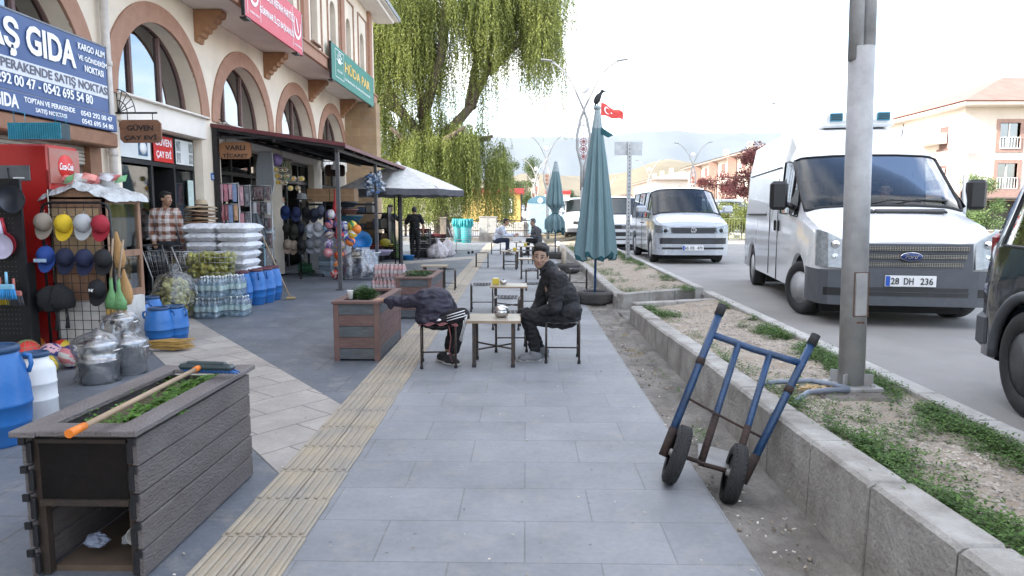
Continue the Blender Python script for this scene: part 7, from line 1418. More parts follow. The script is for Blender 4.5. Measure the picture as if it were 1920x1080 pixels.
for (dx, z, lab) in ((-.15, .0, 'lower left pack of pink drink bottles'), (.15, 0, 'lower right pack of pink drink bottles'), (-.1, .27, 'upper left pack of pink drink bottles'), (.2, .27, 'upper right pack of pink drink bottles')): bottle_pack(lab+' by the flower box', (a[0]+dx, a[1]-.02, z+.02), 4, 3, .036, .25, pinkb, group='packs of pink drink bottles', lab=M('pink_label', (.6, .5, .5), .5), capm=M('cap_pale', (.6, .5, .5), .5))
# white sacks
sackm = M('white_sack', (.66, .67, .70), .55, var=.05, bump=1.2, bscale=9)
def pillow(mb, w, d, h, seed):
    n, m = 20, 14; vs = []; fs = []
    for s in (1, -1):
        o = len(vs)
        for i in range(n+1):
            for j in range(m+1):
                x, y = i/n*2-1, j/m*2-1; e = (1-abs(x)**5)**.5*(1-abs(y)**4)**.5; z = s*h/2*e**.8+.010*mn.noise(Vector((x*4+seed, y*4, s*3))); q = 1-.05*abs(x*y); vs.append((x*w/2*q, y*d/2*q, z+h/2))
        for i in range(n):
            for j in range(m): f = (o+i*(m+1)+j, o+(i+1)*(m+1)+j, o+(i+1)*(m+1)+j+1, o+i*(m+1)+j+1); fs.append(f if s > 0 else f[::-1])
    mb.add(vs, fs, True)
base_s = None; rows = ['ground', 'second', 'third', 'fourth', 'fifth', 'sixth', 'seventh', 'eighth', 'top']
for k in range(9):
    for (c, cn) in ((0, 'left'), (1, 'right')):
        z = .03+k*.143; X = (-5.28, -4.78)[c]+.06*(k/8)*(-1 if c else 1)*-.3+random.uniform(-.025, .025); lab = '%s layer white sack in the %s column of the sack stack' % (rows[k], cn)
        if base_s is None:
            mb = MB(); pillow(mb, .53, .80, .165, 1); base_s = one('sack', sackm, lab, 'sack', mb, (X, 11.3, z), group='white sacks stacked in two columns'); mb = MB(); mb.box((.0, -.35, .10), (.16, .02, .02)); mb.box((.05, -.352, .07), (.1, .02, .012)); mb.build('printing', M('sack_print', (.35, .10, .14), .5), base_s); bs = base_s
        else: s_ = dup(base_s, (X, 11.3+random.uniform(-.03, .03), z), random.uniform(-.06, .06), lab)
# straw hats piled on the sacks
hatc = [((.46, .36, .24), .30), ((.42, .30, .20), .31), ((.20, .12, .08), .30), ((.38, .26, .16), .32), ((.30, .17, .10), .33), ((.05, .035, .03), .33)]
for i in range(6):
    c, r_ = hatc[5-i]; T = thing('sun_hat', ['black wide-brimmed hat lowest in the pile', 'brown wide-brimmed hat second from below', 'tan sun hat third from below', 'dark brown sun hat fourth from below', 'light brown sun hat second from the top', 'pale straw hat on top of the pile'][i]+' beside the sacks', 'hat', (-5.42, 11.35+.01*i, 1.30+i*.062), random.uniform(0, 3), 'pile of sun hats'); r_ *= .82
    mb = MB(); mb.lathe([(r_, -.015), (r_*.8, 0), (r_*.42, .01), (r_*.40, .05), (r_*.36, .10), (r_*.2, .125), (0, .125)], n=28); mb.v = [(v[0], v[1], v[2]+.015*math.sin(3*math.atan2(v[1], v[0])+i)*(math.hypot(v[0], v[1])/r_)**2) for v in mb.v]; mb.build('hat', M('hat%d' % i, c, .85, bump=1, bscale=80, stretch=(1, 1, 6)), T); mb = MB(); mb.lathe([(r_*.425, .012), (r_*.42, .04)], n=24); mb.build('hat_band', M('hatband', (.05, .04, .035), .8), T)
# ================================================================ GOODS UNDER THE AWNING
def px_thing(name, label, cat, px, py, Y, group=None): p = P(px, py, Y); return thing(name, label, cat, (p.x, Y, p.z), 0, group)
lightrack = M('rack_white_wire', (.5, .5, .5), .4, .5)
def card_rack(label, px0, px1, pyt, Y, rows, cols, seed, kinds):
    a, b = P(px0, pyt, Y), P(px1, pyt, Y); w = b.x-a.x; H = a.z; T = thing('goods_rack', label, 'display rack', ((a.x+b.x)/2, Y, 0), group='goods racks under the awning'); rnd = random.Random(seed)
    mb = MB()
    for s in (-1, 1): mb.tube([(s*w/2, 0, 0), (s*w/2, 0, H)], .011, 6)
    for k in range(rows+1): mb.tube([(-w/2, 0, H-.02-k*(H-.5)/rows), (w/2, 0, H-.02-k*(H-.5)/rows)], .008, 5)
    for s in (-1, 1): mb.tube([(s*w/2, -.2, .02), (s*w/2, .2, .02)], .012, 6)
    mb.build('frame', lightrack, T); rh = (H-.5)/rows; cw = w/cols
    for r_ in range(rows):
        for c in range(cols):
            k = kinds[rnd.randrange(len(kinds))]; mb = MB(); hh = rh*rnd.uniform(.7, .92); cx = -w/2+cw*(c+.5); z = H-.04-r_*rh-hh/2
            mb.box((cx, -.03-rnd.random()*.05, z), (cw*.86, .02, hh), rz=rnd.uniform(-.15, .15), b=.004); mb.ball((cx, -.06, z-.02), (cw*.28, .025, hh*.25), 8, 6); mb.build('hanging_pack', M('pack%s' % str(k), k, .5, col2=tuple(min(1, q*.5+.2) for q in k), scale=16), T)
    return T
card_rack('rack of pink and red toy packs, leftmost under the awning', 412, 446, 342, 13.3, 4, 4, 1, [(.45, .10, .16), (.55, .28, .34), (.35, .06, .08), (.12, .2, .4), (.5, .25, .1), (.55, .5, .5)])
card_rack('second toy rack with pale pink boards beside the leftmost one', 448, 468, 346, 13.5, 3, 2, 2, [(.60, .32, .38), (.55, .2, .25), (.1, .1, .12), (.5, .45, .4)])
card_rack('rack of black and white socks and gloves right of the toy racks', 469, 508, 346, 13.8, 5, 6, 3, [(.015, .015, .02), (.02, .02, .025), (.5, .5, .52), (.08, .02, .03), (.03, .03, .05)])
T = px_thing('grey_dress', 'long grey dress hanging on the sock rack', 'dress', 478, 400, 13.55); mb = MB(); mb.sheet(lambda u, v: ((u-.5)*(.16+.30*v)*(1), -.04-.03*math.sin(u*18)*(.3+v), -.44*v), 26, 6); mb.build('dress', M('dress_grey', (.10, .115, .13), .9, bump=.5), T)
T = px_thing('ironing_board', 'grey ironing board hanging upright under the awning', 'ironing board', 500, 325, 13.9); mb = MB(); k = .0108
out = [(-12, 40), (12, 40), (14, 10), (15, -20), (10, -38), (0, -42), (-12, -38), (-18, -20), (-17, 10)]; mb.poly([[(x*k, z*k) for x, z in out][::-1]], (0, -.03, 0), (1, 0, 0), (0, 0, 1), -.04); mb.build('board', M('ironing_cover', (.16, .17, .18), .8, scale=30), T, bevel=.01); mb = MB(); mb.tube([(x*k*1.03, -.03, z*k*1.03) for x, z in out], .012, 5, closed=True); mb.build('piping', M('pale_piping', (.5, .5, .48), .7), T)
T = px_thing('toy_ball', 'dark purple ball hanging next to the ironing board', 'ball', 518, 300, 14.2); mb = MB(); mb.ball((0, 0, 0), .13, 18, 12); mb.build('ball_skin', C['purple'], T)
ylc = glassy('amber_plastic', (.85, .62, .12), .15); 
for i in range(13):
    px, py = 520+(i % 3)*8+random.uniform(-3, 3), 318+(i//3)*12; 
    if i > 8: px, py = 545+(i-9)*7, 335+(i % 2)*18
    T = px_thing('plastic_rattle', ('%s yellow ball toy of the %s row hanging under the awning' % (('left', 'middle', 'right')[i % 3], ('top', 'second', 'third')[i//3])) if i < 9 else ('%s yellow ball toy of the loose strip right of the rows' % ('first', 'second', 'third', 'last')[i-9]), 'toy', px, py, 14.0, 'hanging yellow plastic ball toys'); mb = MB(); mb.ball((0, 0, 0), .055, 12, 8); mb.build('shell', ylc if i % 3 else M('amber_solid', (.6, .42, .05), .3), T); mb = MB(); mb.tube([(.045*math.cos(a*PI/6), -.03, .045*math.sin(a*PI/6)) for a in range(12)], .008, 5, closed=True); mb.build('ring', M('pale_ring', (.6, .6, .5), .4), T)
# glass showcase and mop
T = px_thing('glass_showcase', 'low glass showcase with pale blue rim behind the blue barrels', 'showcase', 478, 500, 12.2); T.location.z = 0; mb = MB(); mb.box((0, 0, .52), (.50, .4, .72), b=.01); mb.build('body', M('showcase_dark', (.04, .045, .055), .25, col2=(.14, .13, .12), scale=5), T); mb = MB()
for s in (-1, 1): mb.box((s*.26, -.2, .55), (.02, .02, 1.1))
mb.box((0, -.2, .9), (.54, .02, .025)); mb.box((0, -.2, .16), (.54, .02, .025)); mb.build('rim', M('pale_blue_rim', (.25, .42, .5), .4), T); mb = MB(); mb.sheet(lambda u, v: (.02+.18*(u-.5)+.02*v, -.206, .25+.4*v*(1-.5*abs(u-.5))), 4, 6); mb.build('poster', M('poster_tan', (.45, .40, .36), .5, col2=(.25, .15, .08), scale=9), T)
T = thing('mop', 'mop with long wooden handle leaning against the glass showcase', 'mop', at(545, 562)); o = T.location; top = P(486, 430, 12.0)-o; mb = MB(); mb.tube([(0, 0, .03), top], .012, 8); mb.build('handle', M('worn_wood_handle', (.36, .26, .17), .6), T); mb = MB(); mb.box((0, 0, .03), (.16, .06, .04), rz=.4, b=.01); mb.build('head', M('mop_tan', (.35, .25, .12), .8), T)
# cap stand
T = px_thing('cap_stand', 'black rotating stand with tiers of caps under the awning', 'cap stand', 565, 515, 15.9); T.location.z = 0; SX, SY = T.location.x, 15.9; mb = MB(); mb.tube([(0, 0, .1), (0, 0, 1.85)], .022, 8); mb.build('pole', black_m, T)
for k in range(4): mb = MB(); a = k*PI/2+.3; mb.tube([(0, 0, .1), (.5*math.cos(a), .5*math.sin(a), .07)], .022, 6); l_ = mb.build('foot', black_m, T); mb = MB(); mb.lathe([(0, -.02), (.035, -.02), (.035, .02), (0, .02)], (.5*math.cos(a), .5*math.sin(a), .035), 12, axis=(1, 0, 0)); mb.build('caster', rubber, l_)
for z in (1.82, 1.35, .85): mb = MB(); mb.tube([(.30*math.cos(q*PI/6), .30*math.sin(q*PI/6), z) for q in range(12)], .007, 5, closed=True); mb.tube([(-.3, 0, z), (.3, 0, z)], .007, 5); mb.build('ring', black_m, T)
cd = [(535, 397, (.01, .03, .12), 'dark blue cap'), (555, 400, (.02, .03, .10), 'navy and red cap'), (574, 400, (.01, .01, .012), 'black cap'), (590, 402, (.015, .02, .04), 'midnight cap'), (604, 396, (.08, .09, .14), 'grey blue cap'), (540, 430, (.035, .035, .025), 'olive cap'), (553, 432, (.03, .03, .02), 'dark olive cap'), (566, 430, (.012, .015, .03), 'navy cap'), (583, 430, (.62, .64, .70), 'white cap'), (596, 428, (.4, .4, .42), 'white and black cap'), (540, 460, (.34, .26, .20), 'beige cap'), (552, 462, (.36, .27, .2), 'tan cap'), (566, 462, (.012, .012, .012), 'plain black cap'), (581, 460, (.16, .17, .19), 'grey cap'), (594, 458, (.22, .22, .23), 'light grey cap')]
for i, (px, py, c, lab) in enumerate(cd): cap(lab+' on the '+('top', 'middle', 'lowest')[i//5]+' tier of the cap stand', hang(px, py, 15.55+.05*(i % 3)), c, 1.25, random.uniform(-.8, .8), 'caps on the rotating stand', m=M('capst%d' % i, c, .8))
T = px_thing('sun_hat', 'light grey felt hat on top of the cap stand', 'hat', 566, 372, 15.9); mb = MB(); mb.lathe([(.19, -.02), (.11, .0), (.10, .1), (.05, .12), (0, .12)], n=20); mb.build('hat', M('felt_grey', (.30, .31, .32), .9), T)
# counter, crates, canisters
T = px_thing('chest_freezer', 'white chest on castors behind the hanging balls', 'freezer', 618, 500, 16.8); T.location.z = 0; mb = MB(); mb.box((0, 0, .55), (1.0, .6, .86), b=.03); mb.build('body', M('freezer_white', (.42, .44, .47), .4, dirt=.2), T); mb = MB(); mb.box((0, 0, 1.0), (1.02, .62, .05), b=.01); mb.build('lid', M('freezer_lid', (.36, .38, .40), .4), T)
for s in (-1, 1): mb = MB(); mb.ball((s*.42, -.25, .06), .05, 10, 6); mb.build('caster', rubber, T)
for i, (px, py, z0, w, d, h, c, lab) in enumerate(((595, 440, 1.05, .5, .4, .16, (.25, .4, .5), 'striped blue towel stack on the white chest'), (612, 470, 0, .3, .3, .5, (.20, .26, .32), 'grey plastic canister by the chest'), (575, 500, 0, .35, .3, .3, (.03, .12, .06), 'green crate below the cap stand'), (500, 500, .0, .3, .3, .6, (.03, .03, .035), 'dark box behind the showcase'), (497, 430, .9, .35, .3, .3, (.4, .45, .5), 'stack of folded pale towels left of the cap stand'))):
    Y = (16.6, 16.3, 16.6, 13.2, 15.2)[i]; T = px_thing('storage_box' if i != 0 else 'towel_stack', lab, 'box' if i else 'towels', px, py, Y); T.location.z = z0
    for q in range(4): mb = MB(); mb.box((0, 0, h*(q+.5)/4), (w*(1-.03*(q % 2)), d, h/4-.006), b=.012); mb.build('layer', M('sb%d%d' % (i, q % 2), tuple(v*(.75 if q % 2 else 1.2) for v in c), .6), T)
bc = [('white', 'purple'), ('pink', 'navy'), ('cream', 'navy'), ('purple', 'white'), ('pink', 'ltpink'), ('navy', 'purple'), ('red', 'navy'), ('purple', 'yellow'), ('orange', 'red'), ('orange', 'white'), ('red', 'white'), ('white', 'blue'), ('yellow', 'green'), ('yellow', 'white'), ('orange', 'navy'), ('blue', 'white'), ('orange', 'orange')]
bp = [(620, 402), (618, 421), (617, 439), (616, 457), (615, 474), (634, 421), (636, 441), (637, 460), (636, 479), (634, 497), (629, 514), (646, 424), (660, 423), (661, 438), (657, 453), (648, 442), (668, 430)]
bl = ['white and purple ball topmost in the left string', 'pink ball second in the left string', 'cream ball third in the left string', 'purple ball fourth in the left string', 'pink ball lowest in the left string', 'dark purple ball topmost in the right string', 'red and navy ball second in the right string', 'purple and yellow ball third in the right string', 'orange and red ball fourth in the right string', 'orange and white ball fifth in the right string', 'red and white ball lowest, touching the ground', 'pale blue ball right of the string tops', 'upper yellow ball of the netted bunch', 'lower yellow ball of the netted bunch', 'orange football under the yellow balls', 'blue ball between the strings and the yellow balls', 'orange ball at the right of the bunch']
for i, ((px, py), cs) in enumerate(zip(bp, bc)): h_ = hang(px, py, 15.55+(.12 if i > 10 else 0)); ball(bl[i], (h_[0], h_[1], max(.0, h_[2]-.11)), .113, [C[k] for k in cs], i*1.1, 'balls hanging in strings')
T = px_thing('ball_net', 'red nets holding the strings of balls from the post', 'net', 628, 380, 15.6); mb = MB(); mb.lathe([(.09, -.25), (.05, -.05), (.02, .1), (.015, .3)], n=10); mb.tube([(.05, -.14, -.3), (.08, -.14, -1.4)], .012, 5); mb.tube([(-.1, -.1, -.2), (-.13, -.1, -1.0)], .008, 5); mb.build('net', M('net_red', (.40, .03, .03), .7), T)
for i, (a, b, lab) in enumerate(((581, 621, 'left long cardboard box lying on the awning cross bar'), (623, 668, 'right long cardboard box lying on the awning cross bar'))):
    p, q = P(a, 378, 16.4), P(b, 354, 16.4); T = thing('cardboard_box', lab, 'box', ((p.x+q.x)/2, 16.4, p.z), group='long cardboard boxes'); mb = MB(); mb.box((0, 0, (q.z-p.z)/2), (q.x-p.x, .4, q.z-p.z), b=.006); mb.build('box', M('cardboard', (.36, .22, .12), .8, var=.1), T); mb = MB(); mb.box((0, -.203, (q.z-p.z)/2), (q.x-p.x-.02, .004, .03)); mb.build('tape', M('tape_tan', (.42, .28, .16), .4), T)
T = thing('cross_bar', 'black bar between the awning posts under the cardboard boxes', 'bar', (-4.3, 16.5, 1.72)); mb = MB(); p = P(575, 381, 16.45); q = P(704, 381, 16.45); mb.box(((p.x+q.x)/2+4.3, 0, p.z-1.72-.03), (q.x-p.x, .06, .05)); mb.box((p.x+4.3, 0, (p.z)/2-1.72-.03), (.05, .05, p.z)); mb.build('bar', black_m, T)
for i, (px, py, r_, h, c, lab) in enumerate(((650, 384, .26, .12, (.04, .08, .12), 'slate blue basin, top of the stack by the post'), (652, 397, .26, .12, (.25, .12, .10), 'pinkish basin in the middle of the stack'), (655, 410, .33, .14, (.03, .12, .18), 'wide teal basin lowest in the stack'), (676, 455, .24, .24, (.02, .22, .55), 'bright blue tub leaning beside the orange ball'), (690, 480, .30, .18, (.55, .60, .65), 'white upturned basin beside the blue tub'), (712, 474, .32, .12, (.35, .30, .42), 'lilac basin on the low table'), (765, 484, .2, .18, (.02, .20, .5), 'small blue tub on the ground near the pink bottles'))):
    Y = (17.2, 17.2, 17.2, 16.4, 16.6, 17.3, 22.0)[i]; T = px_thing('basin', lab, 'basin', px, py, Y, 'plastic basins'); mb = MB(); mb.lathe([(r_*.75, -h/2), (r_, h/2), (r_*1.06, h/2+.01), (r_*1.04, h/2-.02), (r_*.96, h/2-.01), (r_*.72, -h/2+.02), (0, -h/2+.02)], n=28, axis=(0, 0, 1) if i != 3 else (.3, -.8, .4)); mb.build('basin', M('basin%d' % i, c, .4), T)
# plastic-covered pushchair and sheet
T = thing('covered_pushchair', 'folded pushchair under a clear plastic sheet beside the pink bottle packs', 'pushchair', at(676, 524)); mb = MB(); crumple_bag(mb, [(.42, 0), (.46, .06), (.42, .25), (.30, .48), (.16, .66), (.04, .72)], 44, .28, 5); mb.v = [(v[0]*1.1, v[1]*.7, v[2]) for v in mb.v]; mb.build('clear_cover', film2, T); mb = MB()
for q in range(5): mb.ball((-.25+.12*q, .02*q, .18+.05*(q % 3)), (.12, .12, .14), 10, 7)
mb.build('padding', M('navy_fabric', (.05, .055, .09), .9, col2=(.25, .26, .3), scale=8), T); mb = MB(); mb.tube([(-.35, -.1, .1), (-.28, -.1, .55), (-.34, -.1, .68)], .02, 6); mb.build('pink_handle', M('pink_plastic', (.5, .25, .3), .4), T)
for s in (-1, 1): mb = MB(); mb.lathe([(.05, -.015), (.09, -.015), (.09, .015), (.05, .015)], (s*.38, -.12, .09), 14, axis=(1, 0, 0)); mb.build('wheel', rubber, T)
T = px_thing('sun_hat', 'cream straw hat resting on the covered pushchair', 'hat', 667, 481, 15.4); mb = MB(); mb.lathe([(.17, -.02), (.10, .0), (.09, .09), (.04, .10), (0, .095)], n=22); mb.build('hat', M('straw_cream', (.55, .48, .38), .8), T); mb = MB(); mb.lathe([(.103, .005), (.10, .03)], n=20); mb.build('hat_band', M('hatband', (.05, .04, .035), .8), T)
# clear jugs tied to the post
T = px_thing('jug_bunch', 'bunch of clear plastic jugs tied high on the awning post', 'jugs', 703, 345, 16.4); rnd = random.Random(6); jm = glassy('jug_plastic', (.72, .80, .88), .25, rough=.15, noise=12)
for k in range(14): mb = MB(); d = Vector((rnd.uniform(-1, 1), rnd.uniform(-1, .1), rnd.uniform(-1, 1))).normalized(); c = d*rnd.uniform(.12, .26); mb.lathe([(0, -.1), (.065, -.1), (.075, -.04), (.075, .04), (.03, .08), (.028, .11), (0, .11)], c, 12, axis=d); mb.build('jug', jm, T)
for k in range(5): mb = MB(); d = Vector((rnd.uniform(-1, 1), -1, rnd.uniform(-1, 1))).normalized(); mb.lathe([(.03, 0), (.035, .03), (0, .03)], d*.30, 10, axis=d); mb.build('blue_cap', M('cap_blue', (.10, .2, .45), .4), T)
# vegetable crates
cr_m = M('crate_black', (.015, .015, .017), .6); 
def crate(label, loc, fill, rz=0, z=0, group='black vegetable crates'):
    T = thing('vegetable_crate', label, 'crate', (loc[0], loc[1], z), rz, group); mb = MB(); w, d, h = .60, .40, .24
    for s in (-1, 1):
        for k in range(4): mb.box((0, s*d/2, .03+k*.06), (w, .015, .035)); mb.box((s*w/2, 0, .03+k*.06), (.015, d, .035))
        for t in (-1, 1): mb.box((s*w/2, t*d/2, h/2), (.04, .04, h))
    mb.box((0, 0, .01), (w, d, .015)); mb.build('crate', cr_m, T); mb = MB(); rnd = random.Random(int(loc[0]*100))
    for _ in range(46): mb.ball((rnd.uniform(-.26, .26), rnd.uniform(-.16, .16), .12+rnd.random()*.1), .035+.012*rnd.random(), 8, 6)
    o_ = mb.build('produce', fill, T); o_['kind'] = 'stuff'; return T
tom = M('tomato_red', (.45, .03, .02), .35); cuc = M('cucumber_green', (.06, .16, .04), .5, island=.4); eg = M('aubergine', (.04, .015, .05), .3); lem = M('lemon_yellow', (.6, .42, .04), .5)
for i, (px, py, Y, lv, f, lab) in enumerate(((790, 482, 23.2, 0, eg, 'lowest black crate behind the man in the polo shirt'), (790, 482, 23.2, 1, eg, 'middle black crate of aubergines'), (790, 482, 23.2, 2, cuc, 'third black crate of the tall stack'), (790, 482, 23.2, 3, tom, 'top crate of tomatoes in the tall stack'), (822, 470, 25.5, 0, tom, 'bottom crate behind the white sacks'), (822, 470, 25.5, 1, eg, 'middle crate behind the white sacks'), (822, 470, 25.5, 2, tom, 'top tomato crate behind the white sacks'), (735, 480, 22.2, 0, cuc, 'crate of greens left below the white parasol'), (735, 480, 22.2, 1, lem, 'crate of yellow fruit below the white parasol'), (700, 478, 21.5, 0, cuc, 'crate left of the parasol pole'), (700, 478, 21.5, 1, tom, 'upper crate left of the parasol pole'), (672, 470, 23, 0, eg, 'shaded crate far back left'), (672, 470, 23, 1, cuc, 'upper shaded crate far back left'), (672, 470, 23, 2, tom, 'third shaded crate far back left'))): crate(lab, (P(px, py, Y).x, Y), f, z=lv*.25)
T = thing('melon', 'yellow melon on the crates under the parasol', 'melon', (P(722, 455, 21.6).x, 21.6, P(722, 455, 21.6).z)); mb = MB(); mb.ball((0, 0, 0), (.18, .13, .13), 16, 10); mb.build('melon', M('melon_yellow', (.50, .42, .05), .5), T)
T = thing('greens_bunch', 'bundle of green onions and leaves standing by the parasol pole', 'vegetables', (P(745, 480, 21.4).x, 21.4, .1)); mb = MB(); rnd = random.Random(3)
for _ in range(60): a = rnd.uniform(0, 6.3); mb.tube([(rnd.gauss(0, .05), rnd.gauss(0, .05), 0), (.1*math.cos(a), .1*math.sin(a), .4), (.2*math.cos(a), .2*math.sin(a), rnd.uniform(.5, .9))], [.012, .01, .004], 4)
mb.build('leaves', M('onion_green', (.16, .24, .10), .6, island=.4), T)
for (px, py, Y, r_, lab) in ((820, 484, 22.6, .30, 'front white plastic sack of goods on the ground left of the trolley'), (836, 481, 23.3, .26, 'rear white plastic sack nearer the trolley')):
    p = G(px, py); T = thing('plastic_sack', lab, 'sack', (p.x, p.y, 0), group='white plastic sacks on the ground'); mb = MB(); crumple_bag(mb, [(r_*.8, 0), (r_*1.1, .08), (r_*1.1, .25), (r_*.8, .42), (r_*.35, .52), (r_*.12, .60), (r_*.2, .66)], 36, .14, px); mb.build('sack', M('thin_white_plastic', (.58, .54, .56), .4, bump=1.2, bscale=10), T)
T = thing('stacked_shelf', 'dark shelf loaded with boxes in the shade behind the standing men', 'shelf', (-5.2, 22.4, 0)); rnd = random.Random(5)
for k in range(3): mb = MB(); mb.box((0, 0, .5+.5*k), (1.5, .5, .04)); mb.build('shelf_board', black_m, T)
for k in range(16): mb = MB(); h = rnd.uniform(.15, .35); mb.box((-.65+(k % 6)*.25, rnd.uniform(-.1, .1), .52+.5*(k//6)+h/2), (.22, .3, h), b=.01); mb.build('goods_box', M('gb%d' % (k % 4), [(.05, .05, .06), (.12, .08, .05), (.04, .06, .1), (.15, .14, .12)][k % 4], .6), T)
for s in (-1, 1): mb = MB(); mb.box((s*.74, 0, .85), (.04, .5, 1.7)); mb.build('upright', black_m, T)
# ================================================================ PEOPLE (one remeshed skin per body; clothes are their own surfaces)
def solid(name, prims, m, parent, vox=.01, smooth=5, disp=0., dscale=.08):
    mb = MB()
    for p in prims:
        if p[0] == 'c': 
            _, a, b, ra, rb = p; a, b = Vector(a), Vector(b); mb.tube([a, b], [ra, rb], 12); mb.ball(a, ra, 12, 8); mb.ball(b, rb, 12, 8)
        else: mb.ball(p[1], p[2], 18, 12, rot=p[3] if len(p) > 3 else None)
    o = mb.build(name, m, parent); r_ = o.modifiers.new('r', 'REMESH'); r_.mode = 'VOXEL'; r_.voxel_size = vox; r_.use_smooth_shade = True
    s = o.modifiers.new('s', 'SMOOTH'); s.factor = .5; s.iterations = smooth
    bpy.context.view_layer.update(); me = bpy.data.meshes.new_from_object(o.evaluated_get(bpy.context.evaluated_depsgraph_get())); old = o.data; o.modifiers.clear(); o.data = me; bpy.data.meshes.remove(old); me.name = name
    if disp:
        N_ = [v.normal.copy() for v in me.vertices]
        for v, n_ in zip(me.vertices, N_): q = v.co/dscale; v.co += n_*disp*(1-2*abs(mn.noise(Vector((q.x, q.y, q.z*1.6)))*1.6))
    me.materials.clear(); me.materials.append(m); return o
skin = M('skin', (.33, .205, .145), .55, var=.06, scale=12); hairm = M('hair_black', (.010, .008, .007), .6, bump=1.5, bscale=160, var=.1); skin_d = M('skin_tan', (.34, .19, .12), .55, var=.06); hairg = M('hair_grey', (.08, .075, .07), .7, bump=1)
def head_prims(c, rt, s=1.):
    f = lambda x, y, z: Vector(c)+rt @ Vector((x*s, y*s, z*s)); e = lambda x, y, z, a, b, d: ('e', f(x, y, z), (a*s, b*s, d*s), rt)
    return [e(0, -.01, .03, .076, .095, .09), e(0, .022, -.045, .060, .068, .070), e(0, .045, -.088, .032, .036, .024), e(0, .060, .012, .058, .030, .030), ('c', f(0, .088, .008), f(0, .112, -.030), .008*s, .013*s), e(.013, .098, -.034, .010, .011, .008), e(-.013, .098, -.034, .010, .011, .008), e(.079, -.012, -.005, .010, .020, .030), e(-.079, -.012, -.005, .010, .020, .030), e(.035, .068, -.02, .022, .02, .022), e(-.035, .068, -.02, .022, .02, .022), e(0, .082, -.058, .024, .014, .006), e(0, .080, -.068, .020, .014, .007), e(0, -.02, -.06, .055, .06, .07)]
def face_parts(T, c, rt, s=1., beard=False, sk=skin, gaze=0.):
    f = lambda x, y, z: Vector(c)+rt @ Vector((x*s, y*s, z*s)); mb = MB(); mi = MB(); br = MB()
    for q in (-1, 1):
        mb.ball(f(q*.031, .078, .006), (.0125*s, .010*s, .0065*s), 12, 8, rot=rt); mi.ball(f(q*.031+gaze, .0865, .006), (.0058*s, .003*s, .0058*s), 10, 6, rot=rt)
        br.tube([f(q*.014, .092, .028), f(q*.032, .090, .034), f(q*.052, .072, .028)], [.0045*s, .005*s, .003*s], 6); br.tube([f(q*.018, .0875, .0125), f(q*.031, .0895, .0145), f(q*.045, .078, .010)], .0018*s, 5)
    mb.build('eyes', M('eye_white', (.33, .30, .28), .3), T); mi.build('irises', M('iris_dark', (.02, .012, .008), .2), T); br.build('eyebrows', hairm, T); lp = MB(); lp.ball(f(0, .089, -.0575), (.021*s, .009*s, .0045*s), 12, 6, rot=rt); lp.ball(f(0, .087, -.066), (.018*s, .009*s, .005*s), 12, 6, rot=rt); lp.build('lips', M('lips', (.30, .12, .10), .5), T)
def hand_prims(w, d, u, s=1., curl=.5, side=1):
    # w wrist, d pointing direction, u back-of-hand normal
    d, u = Vector(d).normalized(), Vector(u).normalized(); u = (u-d*u.dot(d)).normalized(); x = d.cross(u)*side; w = Vector(w); P_ = [('c', w, w+d*.03, .024*s, .026*s), ('c', w+d*.035+x*.02, w+d*.085+x*.025, .016*s, .014*s), ('c', w+d*.035-x*.015, w+d*.085-x*.02, .016*s, .013*s), ('c', w+d*.035, w+d*.09, .017*s, .014*s)]
    for k, (o_, l) in enumerate(((.033, .062), (.011, .072), (-.011, .066), (-.031, .05))):
        b = w+d*.088+x*o_*.95; m1 = b+(d-u*curl*.5)*l*.45*s; m2 = m1+(d-u*curl*1.4).normalized()*l*.36*s; P_ += [('c', b, m1, .0092*s, .0085*s), ('c', m1, m2, .0085*s, .0072*s)]
    b = w+d*.03+x*.03; m1 = b+(d*.6+x*.8-u*.3).normalized()*.036*s; P_ += [('c', b, m1, .0115*s, .010*s), ('c', m1, m1+(d*.9+x*.25-u*.3).normalized()*.03*s, .0095*s, .008*s)]; return P_
def hair_prims(c, rt, s=1., top=.045, back=True):
    f = lambda x, y, z: Vector(c)+rt @ Vector((x*s, y*s, z*s)); return [('e', f(0, -.022, .056+top*.2), (.083*s, .094*s, .072*s+top*.25), rt), ('e', f(0, .038, .092+top*.15), (.066*s, .050*s, .022*s+top*.18), rt), ('e', f(0, -.05, .005), (.080*s, .066*s, .080*s), rt), ('e', f(.070, .005, .045), (.014*s, .040*s, .035*s), rt), ('e', f(-.070, .005, .045), (.014*s, .040*s, .035*s), rt)]
def rotm(yaw, pitch=0, roll=0): return Euler((pitch, roll, yaw), 'XYZ').to_matrix()   # yaw 0: face towards +y; PI: towards the camera
def shoe(T, heel, toe, m, sole, s=1., up=(0, 0, 1)):
    h, t = Vector(heel), Vector(toe); d = (t-h).normalized(); solid('shoe', [('c', h+Vector((0, 0, .045)), h+d*.05+Vector((0, 0, .07)), .038*s, .038*s), ('c', h+d*.02+Vector((0, 0, .04)), t-d*.05+Vector((0, 0, .03)), .040*s, .034*s), ('e', t-d*.06+Vector((0, 0, .028)), (.048*s, .042*s, .028*s), Matrix.Rotation(math.atan2(d.y, d.x), 3, 'Z'))], m, T, .007, 4)
    mb = MB(); a = math.atan2(d.y, d.x); L_ = (t-h).length; q = [(-.035, -.034), (-.045, 0), (-.035, .034), (L_*.5, .040), (L_*.85, .044), (L_+.005, .02), (L_+.012, 0), (L_+.005, -.02), (L_*.85, -.044), (L_*.5, -.036)]; ca, sa = math.cos(a), math.sin(a); mb.poly([[(x*ca-y*sa, x*sa+y*ca) for x, y in q][::-1]], (h.x, h.y, h.z+.024), (1, 0, 0), (0, 1, 0), .022); mb.build('sole', sole, T, bevel=.004)
def W(o, px, py, Y): return P(px, py, Y)-Vector(o)
